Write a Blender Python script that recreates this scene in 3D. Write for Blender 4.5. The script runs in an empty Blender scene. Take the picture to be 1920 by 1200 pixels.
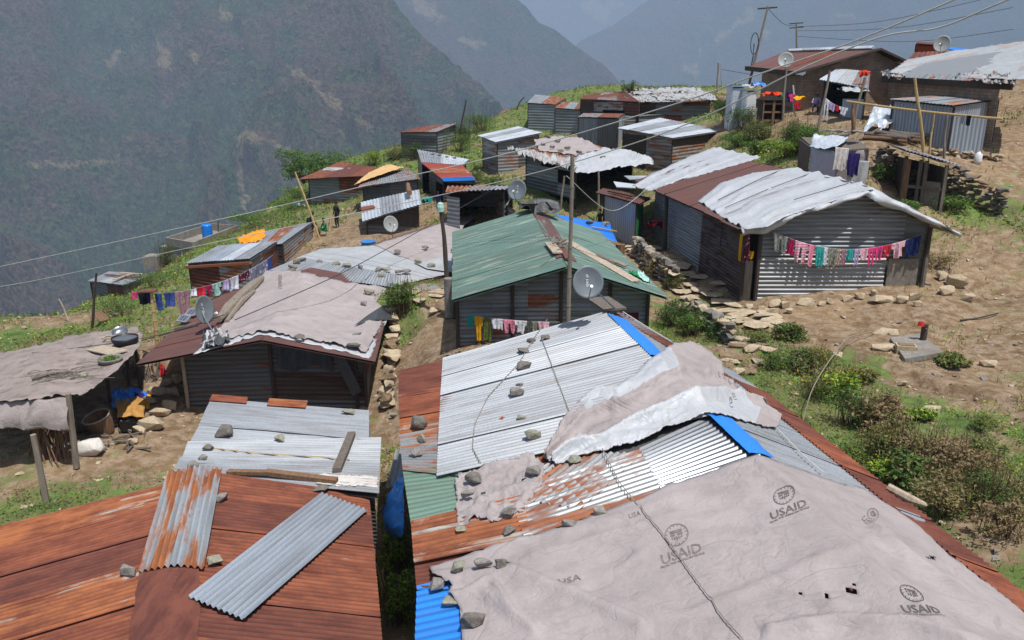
import bpy, bmesh, math, random
import numpy as np
from mathutils import Vector, Matrix, geometry

# ---------------------------------------------------------------- camera, light
S = bpy.context.scene
COL = S.collection
FPX, PITCH = 1460.0, math.radians(16.5)
CP, SP = math.cos(PITCH), math.sin(PITCH)
cd = bpy.data.cameras.new('camera'); cam = bpy.data.objects.new('camera', cd); COL.objects.link(cam)
cam.location = (0, 0, 0); cam.rotation_euler = (math.radians(90) - PITCH, 0, 0)
cd.sensor_width = 36; cd.lens = 36 * FPX / 1920; cd.clip_start = 0.1; cd.clip_end = 40000
S.camera = cam
SUNV = Vector((0.22, -0.30, 0.93)).normalized()
w = bpy.data.worlds.new('World'); S.world = w; w.use_nodes = True
nt = w.node_tree; nt.nodes.clear()
sky = nt.nodes.new('ShaderNodeTexSky'); sky.sky_type = 'NISHITA'; sky.sun_disc = False
sky.sun_elevation = math.asin(SUNV.z); sky.sun_rotation = math.atan2(SUNV.x, SUNV.y)
sky.dust_density = 2.0
bg = nt.nodes.new('ShaderNodeBackground'); bg.inputs[1].default_value = 0.1
wo = nt.nodes.new('ShaderNodeOutputWorld')
nt.links.new(sky.outputs[0], bg.inputs[0]); nt.links.new(bg.outputs[0], wo.inputs[0])
sd = bpy.data.lights.new('sun', 'SUN'); sd.energy = 4.7; sd.angle = math.radians(0.5); sd.color = (1, .985, .97)
so = bpy.data.objects.new('sun', sd); COL.objects.link(so)
so.rotation_euler = SUNV.to_track_quat('Z', 'Y').to_euler()
S.view_settings.view_transform = 'Standard'; S.view_settings.look = 'None'
S.view_settings.exposure = 0.36; S.view_settings.gamma = 1

# ---------------------------------------------------------------- picture <-> world
def ray(u, v):
    a = (u - 960) / FPX; b = (600 - v) / FPX
    return Vector((a, CP + b * SP, -SP + b * CP))
def P(u, v, t): return ray(u, v) * t
def PZ(u, v, z): d = ray(u, v); return d * (z / d.z)
def px(p):
    f = p[1] * CP - p[2] * SP; h = p[1] * SP + p[2] * CP
    return 960 + p[0] / f * FPX, 600 - h / f * FPX
class Plane:
    def __init__(s, a, b, c):
        s.n = (b - a).cross(c - a).normalized(); s.a = a
        if s.n.z < 0: s.n = -s.n
    def t(s, u, v): d = ray(u, v); return s.n.dot(s.a) / s.n.dot(d)
    def z(s, x, y): return s.a.z - (s.n.x * (x - s.a.x) + s.n.y * (y - s.a.y)) / s.n.z
class Roof:                                   # one or two planes, the lower one is the surface
    def __init__(s, *pl): s.pl = pl
    def hit(s, u, v, lift=0):
        p = ray(u, v) * max(q.t(u, v) for q in s.pl if q.n.dot(q.a) < 0 and q.n.dot(ray(u, v)) < 0)
        return Vector((p.x, p.y, p.z + lift))
    def z(s, x, y): return min(q.z(x, y) for q in s.pl)

# ---------------------------------------------------------------- value noise
def _h(ix, iy, seed):
    n = (ix.astype(np.int64) * 374761393 + iy.astype(np.int64) * 668265263 + seed * 974711) & 0x7fffffff
    n = ((n ^ (n >> 13)) * 1274126177) & 0x7fffffff
    return ((n ^ (n >> 16)) & 0xffff) / 65535.0
def vnoise(x, y, seed=0):
    x = np.asarray(x, float); y = np.asarray(y, float)
    ix = np.floor(x); iy = np.floor(y); fx = x - ix; fy = y - iy
    fx = fx * fx * (3 - 2 * fx); fy = fy * fy * (3 - 2 * fy)
    a = _h(ix, iy, seed); b = _h(ix + 1, iy, seed); c = _h(ix, iy + 1, seed); d = _h(ix + 1, iy + 1, seed)
    return (a * (1 - fx) + b * fx) * (1 - fy) + (c * (1 - fx) + d * fx) * fy * 1.0
def fbm(x, y, oct=4, seed=0, gain=.5):
    s = 0; a = 1; t = 0
    for i in range(oct):
        s = s + a * vnoise(np.asarray(x) * 2 ** i, np.asarray(y) * 2 ** i, seed + i * 17); t += a; a *= gain
    return s / t
def ridged(x, y, oct=5, seed=0):
    s = 0; a = 1; t = 0
    for i in range(oct):
        n = 1 - np.abs(2 * vnoise(np.asarray(x) * 2 ** i, np.asarray(y) * 2 ** i, seed + i * 31) - 1)
        s = s + a * n * n; t += a; a *= .5
    return s / t

# ---------------------------------------------------------------- objects
def tag(o, label=None, cat=None, group=None, kind=None):
    if label: o['label'] = label
    if cat: o['category'] = cat
    if group: o['group'] = group
    if kind: o['kind'] = kind
    return o
def empty(name, loc, label, cat, group=None):
    o = bpy.data.objects.new(name, None); COL.objects.link(o); o.location = loc; o.empty_display_size = .1
    return tag(o, label, cat, group)
def wloc(o):
    l = Vector((0, 0, 0))
    while o is not None: l = l + o.location; o = o.parent
    return l
def mk(name, verts, faces, mats, parent=None, smooth=False, uvs=None, fm=None, label=None, cat=None, group=None, kind=None, attr=None, base=False):
    """link ONE mesh object from world-space verts"""
    me = bpy.data.meshes.new(name)
    verts = [Vector(v) for v in verts]
    org = Vector((0, 0, 0))
    if parent is not None: org = wloc(parent)
    elif base and verts:
        xs = [v.x for v in verts]; ys = [v.y for v in verts]
        org = Vector(((min(xs) + max(xs)) / 2, (min(ys) + max(ys)) / 2, min(v.z for v in verts)))
    me.from_pydata([v - org for v in verts], [], faces)
    if not isinstance(mats, (list, tuple)): mats = [mats]
    for m in mats: me.materials.append(m)
    if fm is not None: me.polygons.foreach_set('material_index', fm)
    if smooth: me.polygons.foreach_set('use_smooth', [True] * len(me.polygons))
    if uvs is not None:
        ul = me.uv_layers.new(name='UVMap')
        li = np.zeros(len(me.loops), dtype=np.int32); me.loops.foreach_get('vertex_index', li)
        ua = np.asarray(uvs, dtype=np.float32)[li]; ul.data.foreach_set('uv', ua.ravel())
    if attr:
        for k, vals in attr.items():
            at = me.attributes.new(k, 'FLOAT', 'POINT'); at.data.foreach_set('value', np.asarray(vals, dtype=np.float32))
    me.update()
    o = bpy.data.objects.new(name, me); COL.objects.link(o)
    if parent is not None: o.parent = parent
    elif base: o.location = org
    return tag(o, label, cat, group, kind)
class MB:
    """collects shapes for one mesh; material index per face"""
    def __init__(s): s.v = []; s.f = []; s.m = []
    def add(s, vs, fs, m=0):
        b = len(s.v); s.v += [Vector(v) for v in vs]; s.f += [tuple(b + i for i in f) for f in fs]; s.m += [m] * len(fs); return s
    def box(s, c, sx, sy, sz, rz=0, m=0, R=None):
        c = Vector(c); R = R or Matrix.Rotation(rz, 3, 'Z')
        vs = [c + R @ Vector((x * sx / 2, y * sy / 2, z * sz / 2)) for x in (-1, 1) for y in (-1, 1) for z in (-1, 1)]
        return s.add(vs, [(0, 1, 3, 2), (4, 6, 7, 5), (0, 4, 5, 1), (2, 3, 7, 6), (0, 2, 6, 4), (1, 5, 7, 3)], m)
    def tube(s, pts, r, n=8, m=0, cap=True):
        pts = [Vector(p) for p in pts]; rs = r if isinstance(r, (list, tuple)) else [r] * len(pts)
        vs = []; fs = []
        for i, p in enumerate(pts):
            d = (pts[min(i + 1, len(pts) - 1)] - pts[max(i - 1, 0)])
            if d.length < 1e-9: d = Vector((0, 0, 1))
            d.normalize(); a = d.cross(Vector((0, 0, 1)))
            if a.length < .05: a = d.cross(Vector((1, 0, 0)))
            a.normalize(); b = d.cross(a)
            for k in range(n):
                q = 2 * math.pi * k / n; vs.append(p + (a * math.cos(q) + b * math.sin(q)) * rs[i])
        for i in range(len(pts) - 1):
            for k in range(n):
                fs.append((i * n + k, i * n + (k + 1) % n, (i + 1) * n + (k + 1) % n, (i + 1) * n + k))
        if cap: fs.append(tuple(range(n))[::-1]); fs.append(tuple((len(pts) - 1) * n + k for k in range(n)))
        return s.add(vs, fs, m)
    def slab(s, pts, th, m=0, d=Vector((0, 0, 1))):
        """polygon (world pts) given thickness along -d"""
        n = len(pts); pts = [Vector(p) for p in pts]
        vs = pts + [p - d * th for p in pts]
        fs = [tuple(range(n)), tuple(range(2 * n - 1, n - 1, -1))] + [(i, n + i, n + (i + 1) % n, (i + 1) % n) for i in range(n)]
        return s.add(vs, fs, m)
    def plank(s, a, b, wd, th, m=0, up=Vector((0, 0, 1))):
        a = Vector(a); b = Vector(b); d = (b - a).normalized(); q = d.cross(up)
        if q.length < .05: q = d.cross(Vector((1, 0, 0)))
        q.normalize(); n = q.cross(d).normalized()
        vs = [p + q * (x * wd / 2) + n * (z * th / 2) for p in (a, b) for x in (-1, 1) for z in (-1, 1)]
        return s.add(vs, [(0, 1, 3, 2), (4, 6, 7, 5), (0, 4, 5, 1), (2, 3, 7, 6), (0, 2, 6, 4), (1, 5, 7, 3)], m)
    def build(s, name, mats, parent=None, **k):
        return mk(name, s.v, s.f, mats, parent, fm=s.m, base=(parent is None), **k)

RND = random.Random(11)
def lerp(a, b, t): return a + (b - a) * t
def bil(a, b, c, d, s, w): return lerp(lerp(a, b, s), lerp(d, c, s), w)
def poly(pts, n):
    """resample polyline of tuples/vectors to n points"""
    pts = [np.array(p, float) for p in pts]
    L = [0]
    for i in range(1, len(pts)): L.append(L[-1] + max(1e-6, np.linalg.norm(pts[i][:2] - pts[i - 1][:2])))
    out = []
    for k in range(n):
        x = L[-1] * k / (n - 1); i = 1
        while i < len(L) - 1 and L[i] < x: i += 1
        f = (x - L[i - 1]) / (L[i] - L[i - 1]); out.append(pts[i - 1] * (1 - f) + pts[i] * f)
    return out
def coons(top, bot, left, right, n, m):
    T = poly(top, n); B = poly(bot, n); Lf = poly(left, m); R = poly(right, m)
    G = []
    for j in range(m):
        w = j / (m - 1); row = []
        for i in range(n):
            s = i / (n - 1)
            q = (1 - w) * T[i] + w * B[i] + (1 - s) * Lf[j] + s * R[j] - ((1 - s) * (1 - w) * T[0] + s * (1 - w) * T[-1] + (1 - s) * w * B[0] + s * w * B[-1])
            row.append(q)
        G.append(row)
    return G

# ---------------------------------------------------------------- materials
def srgb(h):
    h = h.lstrip('#'); c = [int(h[i:i + 2], 16) / 255 for i in (0, 2, 4)]
    return tuple((x / 12.92 if x <= .04045 else ((x + .055) / 1.055) ** 2.4) for x in c) + (1,)
MATS = {}
class NT:
    def __init__(s, name):
        s.m = bpy.data.materials.new(name); s.m.use_nodes = True; s.t = s.m.node_tree; s.t.nodes.clear()
        s.o = s.t.nodes.new('ShaderNodeOutputMaterial'); s.b = s.t.nodes.new('ShaderNodeBsdfPrincipled')
        s.t.links.new(s.b.outputs[0], s.o.inputs[0]); MATS[name] = s.m
        s.b.inputs['Specular IOR Level'].default_value = .25
    def n(s, typ, **kw):
        x = s.t.nodes.new(typ)
        for k, v in kw.items(): setattr(x, k, v)
        return x
    def L(s, a, b): s.t.links.new(a, b); return b
    def tex(s, which='Object'): return s.n('ShaderNodeTexCoord').outputs[which]
    def geo(s): return s.n('ShaderNodeNewGeometry').outputs['Position']
    def map(s, v, sc=(1, 1, 1), rot=(0, 0, 0)):
        x = s.n('ShaderNodeMapping'); x.inputs['Scale'].default_value = sc; x.inputs['Rotation'].default_value = rot; s.L(v, x.inputs[0]); return x.outputs[0]
    def noise(s, v, sc, det=4, ro=.55, dist=0):
        x = s.n('ShaderNodeTexNoise'); x.inputs['Scale'].default_value = sc; x.inputs['Detail'].default_value = det
        x.inputs['Roughness'].default_value = ro; x.inputs['Distortion'].default_value = dist; s.L(v, x.inputs['Vector']); return x.outputs[0]
    def vor(s, v, sc, out='Distance', rnd=1):
        x = s.n('ShaderNodeTexVoronoi'); x.inputs['Scale'].default_value = sc; x.inputs['Randomness'].default_value = rnd; s.L(v, x.inputs['Vector']); return x.outputs[out]
    def ramp(s, f, stops, interp='LINEAR'):
        x = s.n('ShaderNodeValToRGB'); cr = x.color_ramp; cr.interpolation = interp
        while len(cr.elements) < len(stops): cr.elements.new(.5)
        for e, (p, c) in zip(cr.elements, stops):
            e.position = p; e.color = c if isinstance(c, tuple) else (c, c, c, 1)
        s.L(f, x.inputs[0]); return x.outputs[0]
    def mix(s, f, a, b, mode='MIX'):
        x = s.n('ShaderNodeMix', data_type='RGBA', blend_type=mode)
        for sock, v in ((x.inputs[0], f), (x.inputs[6], a), (x.inputs[7], b)):
            if isinstance(v, (int, float)): sock.default_value = v if sock is x.inputs[0] else (v, v, v, 1)
            elif isinstance(v, tuple): sock.default_value = v
            else: s.L(v, sock)
        return x.outputs[2]
    def math(s, op, a, b=0):
        x = s.n('ShaderNodeMath', operation=op)
        for sock, v in ((x.inputs[0], a), (x.inputs[1], b)):
            if isinstance(v, (int, float)): sock.default_value = v
            else: s.L(v, sock)
        return x.outputs[0]
    def bump(s, h, st=.5, d=.02):
        x = s.n('ShaderNodeBump'); x.inputs['Strength'].default_value = st; x.inputs['Distance'].default_value = d
        s.L(h, x.inputs['Height']); s.L(x.outputs[0], s.b.inputs['Normal'])
    def fin(s, col, rough=.7, metal=0.0, spec=None):
        for k, v in (('Base Color', col), ('Roughness', rough), ('Metallic', metal)):
            if isinstance(v, (int, float, tuple)): s.b.inputs[k].default_value = v
            else: s.L(v, s.b.inputs[k])
        if spec is not None: s.b.inputs['Specular IOR Level'].default_value = spec
        return s.m
def sc(c, k): return tuple(x * k for x in c[:3]) + (1,)

def metal(name, base, rust=.3, tint='#8a4a26', dark='#54271b', metallic=.45, rough=.42, dirt=.25, wave=.38):
    """corrugated sheet metal, UV in metres (u across the waves, v along them)"""
    n = NT(name); uv = n.tex('UV'); b = srgb(base)
    low = n.noise(n.map(uv, (.5, .25, 1)), 1.0, 3)
    str_ = n.noise(n.map(uv, (9, .55, 1)), 1.0, 5, .6, .3)
    fine = n.noise(uv, 26, 4)
    c = n.mix(n.ramp(low, [(.3, 0.), (.7, 1.)]), sc(b, .82), sc(b, 1.12))
    c = n.mix(n.ramp(fine, [(.3, dirt * 1.2), (.6, 0.)]), c, sc(b, .5))
    c = n.mix(n.ramp(str_, [(.35, dirt * 1.4), (.55, 0.)]), c, sc(srgb('#6b5b4a'), .8))
    pat = n.noise(n.map(uv, (2.6, .55, 1)), 1.0, 6, .62, .5)
    pat = n.math('ADD', n.math('MULTIPLY', pat, .7), n.math('MULTIPLY', str_, .3))
    e = .72 - rust * .5
    mask = n.ramp(pat, [(max(0, e - .035), 0.), (min(1, e + .035), 1.)])
    rc = n.mix(n.ramp(n.noise(n.map(uv, (3.2, 1.1, 1)), 1., 8, .7), [(.4, 0.), (.6, 1.)]), srgb(dark), srgb(tint)); rc = n.mix(n.ramp(n.noise(n.map(uv, (14, .7, 1)), 1., 3), [(.45, 0.), (.7, .35)]), rc, sc(srgb(tint), 1.25))
    c = n.mix(mask, c, rc)
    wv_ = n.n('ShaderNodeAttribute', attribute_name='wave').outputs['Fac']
    c = n.mix(n.math('MULTIPLY', n.ramp(n.math('MULTIPLY', wv_, -1), [(.05, 0.), (.9, 1.)]), wave if rust < .5 else .62), c, srgb('#2e2723'))  # wave valleys darkened in the colour: painted corrugation shading together with valley dirt
    met = n.math('MULTIPLY', n.math('SUBTRACT', 1, mask), metallic)
    ro = n.math('ADD', n.math('MULTIPLY', mask, .4), n.math('ADD', rough - .08, n.math('MULTIPLY', fine, .2)))
    n.bump(n.math('ADD', n.math('MULTIPLY', low, 1.5), n.math('MULTIPLY', fine, .12)), .5, .02)
    return n.fin(c, ro, met, .4)
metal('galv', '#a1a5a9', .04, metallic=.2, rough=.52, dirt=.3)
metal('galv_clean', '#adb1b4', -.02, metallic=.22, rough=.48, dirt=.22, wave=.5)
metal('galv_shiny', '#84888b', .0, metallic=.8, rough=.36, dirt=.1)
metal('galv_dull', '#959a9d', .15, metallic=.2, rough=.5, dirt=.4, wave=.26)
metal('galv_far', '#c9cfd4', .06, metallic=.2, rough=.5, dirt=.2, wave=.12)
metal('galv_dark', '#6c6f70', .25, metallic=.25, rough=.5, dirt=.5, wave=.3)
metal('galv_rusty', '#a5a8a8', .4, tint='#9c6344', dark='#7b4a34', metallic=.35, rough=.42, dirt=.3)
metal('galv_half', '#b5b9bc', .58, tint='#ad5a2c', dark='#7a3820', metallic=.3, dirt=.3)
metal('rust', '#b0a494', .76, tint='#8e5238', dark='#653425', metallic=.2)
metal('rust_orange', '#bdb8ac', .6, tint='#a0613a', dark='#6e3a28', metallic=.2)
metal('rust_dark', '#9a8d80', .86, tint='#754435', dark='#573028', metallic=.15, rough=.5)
metal('shaded_brown_sheet', '#4a3833', .4, tint='#54352d', dark='#3a2825', metallic=.1, rough=.5, dirt=.4)  # darker copy of the brown sheet, wall shade put into its colour
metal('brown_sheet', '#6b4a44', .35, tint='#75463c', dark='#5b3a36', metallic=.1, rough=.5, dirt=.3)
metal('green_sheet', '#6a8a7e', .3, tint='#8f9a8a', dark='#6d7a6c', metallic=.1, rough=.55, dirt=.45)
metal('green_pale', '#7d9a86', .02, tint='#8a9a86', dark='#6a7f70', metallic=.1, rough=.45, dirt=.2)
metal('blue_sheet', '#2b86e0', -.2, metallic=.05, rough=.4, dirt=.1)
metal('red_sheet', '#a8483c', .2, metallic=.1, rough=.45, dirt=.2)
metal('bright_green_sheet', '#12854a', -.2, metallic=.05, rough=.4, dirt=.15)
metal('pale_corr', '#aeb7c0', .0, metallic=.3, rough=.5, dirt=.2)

def cloth(name, base, var=.12, rough=.85, stain=.0, stcol='#8a8078', sc_=1.2, spec=.15, crease=.3, trans=0):
    n = NT(name); p = n.tex('Object'); b = srgb(base)
    a = n.noise(p, sc_, 5, .6); f = n.noise(p, 40, 3)
    c = n.mix(n.ramp(a, [(.3, 0.), (.7, 1.)]), sc(b, 1 - var), sc(b, 1 + var * .6))
    c = n.mix(n.ramp(n.noise(p, sc_ * 2.3, 6, .65), [(.5, 0.), (.68, stain)]), c, srgb(stcol))
    c = n.mix(n.ramp(f, [(.4, .12), (.6, 0.)]), c, sc(b, .7))
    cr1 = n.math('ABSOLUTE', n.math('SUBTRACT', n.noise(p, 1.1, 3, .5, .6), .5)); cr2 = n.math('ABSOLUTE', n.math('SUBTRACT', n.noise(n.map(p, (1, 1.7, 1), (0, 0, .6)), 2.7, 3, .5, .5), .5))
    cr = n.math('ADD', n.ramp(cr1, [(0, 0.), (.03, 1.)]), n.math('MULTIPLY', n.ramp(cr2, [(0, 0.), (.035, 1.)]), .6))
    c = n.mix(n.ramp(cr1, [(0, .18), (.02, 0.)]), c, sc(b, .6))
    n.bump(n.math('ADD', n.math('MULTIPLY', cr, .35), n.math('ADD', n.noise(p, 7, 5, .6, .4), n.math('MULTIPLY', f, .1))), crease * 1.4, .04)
    return n.fin(c, rough, 0, spec)
cloth('tarp_grey', '#a49a97', .16, stain=.6, stcol='#8f8580')
cloth('tarp_brown', '#988b84', .2, stain=.8, stcol='#6f645b')
cloth('tarp_grey_dirty', '#9f948f', .2, stain=.7, stcol='#6f665f')
cloth('tarp_white', '#b6b8ba', .1, rough=.45, stain=.35, stcol='#a9a59c', spec=.4)
cloth('tarp_white_far', '#a9abab', .16, rough=.5, stain=.5, stcol='#9c9a94', spec=.35)
cloth('tarp_silver', '#bcc3ca', .12, rough=.3, stain=.3, stcol='#7f8890', spec=.6)
cloth('tarp_blue', '#3a86cc', .2, rough=.4, stain=.3, stcol='#2560a0', spec=.4)
cloth('tarp_blue_bright', '#2d7de0', .08, rough=.4, stain=.2, stcol='#1c5db0', spec=.4)
cloth('tarp_orange', '#f0961e', .15, rough=.5, stain=.4, stcol='#c86a12')
cloth('tarp_yellow', '#d9b078', .12, rough=.6, stain=.3, stcol='#b98f58')
cloth('tarp_dark', '#4a4c4e', .3, rough=.5, stain=.6, stcol='#2b2c2e', spec=.4)
cloth('tarp_blackblue', '#39414c', .35, rough=.5, stain=.6, stcol='#1d2127', sc_=3, spec=.4)
cloth('sack_white', '#d5cfc6', .12, stain=.4, stcol='#a58f84')
cloth('cardboard', '#b88a4c', .15, stain=.4, stcol='#8f6636')
for nm, c in dict(c_pink='#e08aa0', c_hotpink='#e24a86', c_magenta='#a81c50', c_red='#c22a3a', c_white='#d8d8de', c_black='#1c1d24', c_navy='#1f2a58', c_blue='#3c4f8c',
                  c_mauve='#a8808c', c_teal='#2a8f8a', c_turq='#3aa39c', c_mint='#a8d0c4', c_yellow='#dba012', c_olive='#5b6630', c_lav='#b9a8cc', c_palepink='#e2b3bd',
                  c_maroon='#5c1e30', c_greyfloral='#8a8c86', c_sand='#b59a88', c_purple='#2f2760', c_grey='#8b8d90', c_dark='#2a2b2e', c_green='#1f7a4a', c_orangered='#e0482c').items():
    cloth(nm, c, .12, sc_=4, crease=.5)
def stripes(name, a, b, k, axis=2):
    n = NT(name); p = n.tex('Object'); x = n.n('ShaderNodeSeparateXYZ'); n.L(p, x.inputs[0])
    s = n.math('SINE', n.math('MULTIPLY', x.outputs[axis], k))
    return n.fin(n.mix(n.ramp(s, [(.49, 0.), (.51, 1.)]), srgb(a), srgb(b)), .85)
stripes('c_stripe', '#d9869a', '#dcd4dc', 70)
def dots(name, a, b, k):
    n = NT(name); p = n.tex('Object'); d = n.vor(p, k)
    return n.fin(n.mix(n.ramp(d, [(.3, 1.), (.34, 0.)]), srgb(a), srgb(b)), .85)
dots('c_dots', '#d98a9c', '#5a4450', 9); dots('c_reddots', '#c2283c', '#e8c8c8', 9); dots('c_floral', '#7f7f92', '#c8c6d0', 5); dots('c_camo', '#77796c', '#b3b0a2', 14); dots('c_maroondots', '#4c1a2c', '#c08a98', 12)

def wood(name, base, var=.3, rough=.85):
    n = NT(name); p = n.tex('Object'); b = srgb(base)
    a = n.noise(n.map(p, (14, 14, 2.2)), 1, 5, .6); c = n.mix(n.ramp(a, [(.3, 0.), (.7, 1.)]), sc(b, 1 - var), sc(b, 1 + var))
    n.bump(a, .5, .01); return n.fin(c, rough, 0, .2)
wood('wood_grey', '#857a6c'); wood('wood_dark', '#4a4038'); wood('wood_brown', '#7c604a'); wood('bamboo', '#b59a6c', .18, .6); wood('wood_pale', '#a99a86'); wood('wood_weathered', '#6b6259'); wood('bark', '#5f5146', .4)
wood('plank_red', '#6d4840')
def stone(name, a, b, c3=None, s_=3.0, rough=.9):
    n = NT(name); p = n.tex('Object')
    c = n.mix(n.ramp(n.noise(p, s_, 6, .6), [(.35, 0.), (.65, 1.)]), srgb(a), srgb(b))
    c = n.mix(n.ramp(n.noise(p, s_ * 9, 5, .7), [(.45, .45), (.6, 0.)]), c, sc(srgb(a), .45))
    if c3: c = n.mix(n.ramp(n.noise(p, s_ * .6, 4), [(.52, 0.), (.66, .7)]), c, srgb(c3))
    n.bump(n.noise(p, s_ * 6, 8, .65), .7, .02); return n.fin(c, rough, 0, .25)
stone('stone_grey', '#858079', '#a19b92', '#6f6a62'); stone('stone_tan', '#b09e82', '#d0bea0', '#84755f'); stone('stone_dark', '#6d6760', '#8d867c', '#55504a')
stone('stone_brown', '#7a6550', '#9c8669', '#5a4a3a'); stone('stone_lichen', '#8f8b78', '#a8a494', '#5f6a44')
stone('concrete', '#87827a', '#9f988c', '#6f675c', 1.2); stone('stucco', '#7f776b', '#928a7c', '#635c52', .8)
def plain(name, c, rough=.5, metal_=0., spec=.4, var=.08, s_=6):
    n = NT(name); b = srgb(c)
    col = n.mix(n.ramp(n.noise(n.tex('Object'), s_, 5), [(.3, 0.), (.7, 1.)]), sc(b, 1 - var), sc(b, 1 + var)); return n.fin(col, rough, metal_, spec)
plain('dish_grey', '#6c7276', .45, .0, var=.12); plain('dish_pale', '#969995', .5, .0, var=.1); plain('steel', '#8d9093', .4, .7, var=.15); plain('black_plastic', '#232426', .5); plain('white_plastic', '#d6d6d4', .4)
plain('tank_blue', '#1f78d0', .35, var=.1); plain('red_paint', '#c02a26', .5); plain('ink', '#7d7370', .9, 0, .1, var=.35, s_=14); plain('ink_dark', '#686260', .8, 0, .1, var=.35, s_=14); plain('ink_pale', '#9aa0a8', .6, 0, .1)
plain('ink_white', '#c8cbcc', .6); plain('cable_pale', '#c4c1b8', .6); plain('cable_dark', '#3b3b3c', .6); plain('skin', '#8a5f48', .6); plain('hair', '#16120f', .7); plain('solar', '#5b6676', .2, .2); plain('aluminium', '#c8cacc', .35, .6)
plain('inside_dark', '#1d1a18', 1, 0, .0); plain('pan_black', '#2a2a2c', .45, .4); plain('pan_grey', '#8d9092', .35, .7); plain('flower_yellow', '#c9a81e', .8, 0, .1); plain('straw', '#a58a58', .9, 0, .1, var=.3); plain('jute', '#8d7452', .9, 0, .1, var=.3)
plain('rope', '#8a8274', .9, 0, .1, var=.2); plain('brick_red', '#93472f', .9, 0, .1, var=.2)
def brick(name, a, b):
    n = NT(name); x = n.n('ShaderNodeTexBrick'); x.inputs['Scale'].default_value = 1; x.inputs['Brick Width'].default_value = .24; x.inputs['Row Height'].default_value = .09; x.inputs['Mortar Size'].default_value = .012
    x.inputs['Color1'].default_value = srgb(a); x.inputs['Color2'].default_value = sc(srgb(a), .7); x.inputs['Mortar'].default_value = srgb(b); n.L(n.tex('UV'), x.inputs[0])
    c = n.mix(n.ramp(n.noise(n.tex('UV'), 1.5, 5), [(.4, .0), (.7, .5)]), x.outputs[0], srgb('#5a4a40')); return n.fin(c, .9, 0, .2)
brick('brickwork', '#b59c86', '#8c7c6c')
def leafmat(name, a, b, spec=.2):
    n = NT(name); oi = n.n('ShaderNodeNewGeometry').outputs['Random Per Island']
    c = n.mix(oi, srgb(a), srgb(b)); m = n.fin(c, .6, 0, spec)
    tr = n.n('ShaderNodeBsdfTranslucent'); n.L(c, tr.inputs[0]); mx = n.n('ShaderNodeMixShader'); mx.inputs[0].default_value = .3
    n.L(n.b.outputs[0], mx.inputs[1]); n.L(tr.outputs[0], mx.inputs[2]); n.L(mx.outputs[0], n.o.inputs[0]); return m
leafmat('leaf_green', '#4c6d2c', '#7b9447'); leafmat('leaf_dark', '#3a5a2a', '#5d7a3c'); leafmat('leaf_olive', '#6b6a3c', '#8d8a52'); leafmat('leaf_dry', '#7d6a4c', '#a08c66'); leafmat('leaf_lime', '#7c9a2c', '#a8b84a'); leafmat('twig', '#5f4c3c', '#7d6650')
m = MATS
def seg_d(pu, pv, a, b):
    ax, ay = a; bx, by = b; dx, dy = bx - ax, by - ay; L = dx * dx + dy * dy
    s = np.clip(((pu - ax) * dx + (pv - ay) * dy) / L, 0, 1); return np.hypot(pu - ax - s * dx, pv - ay - s * dy)
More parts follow.
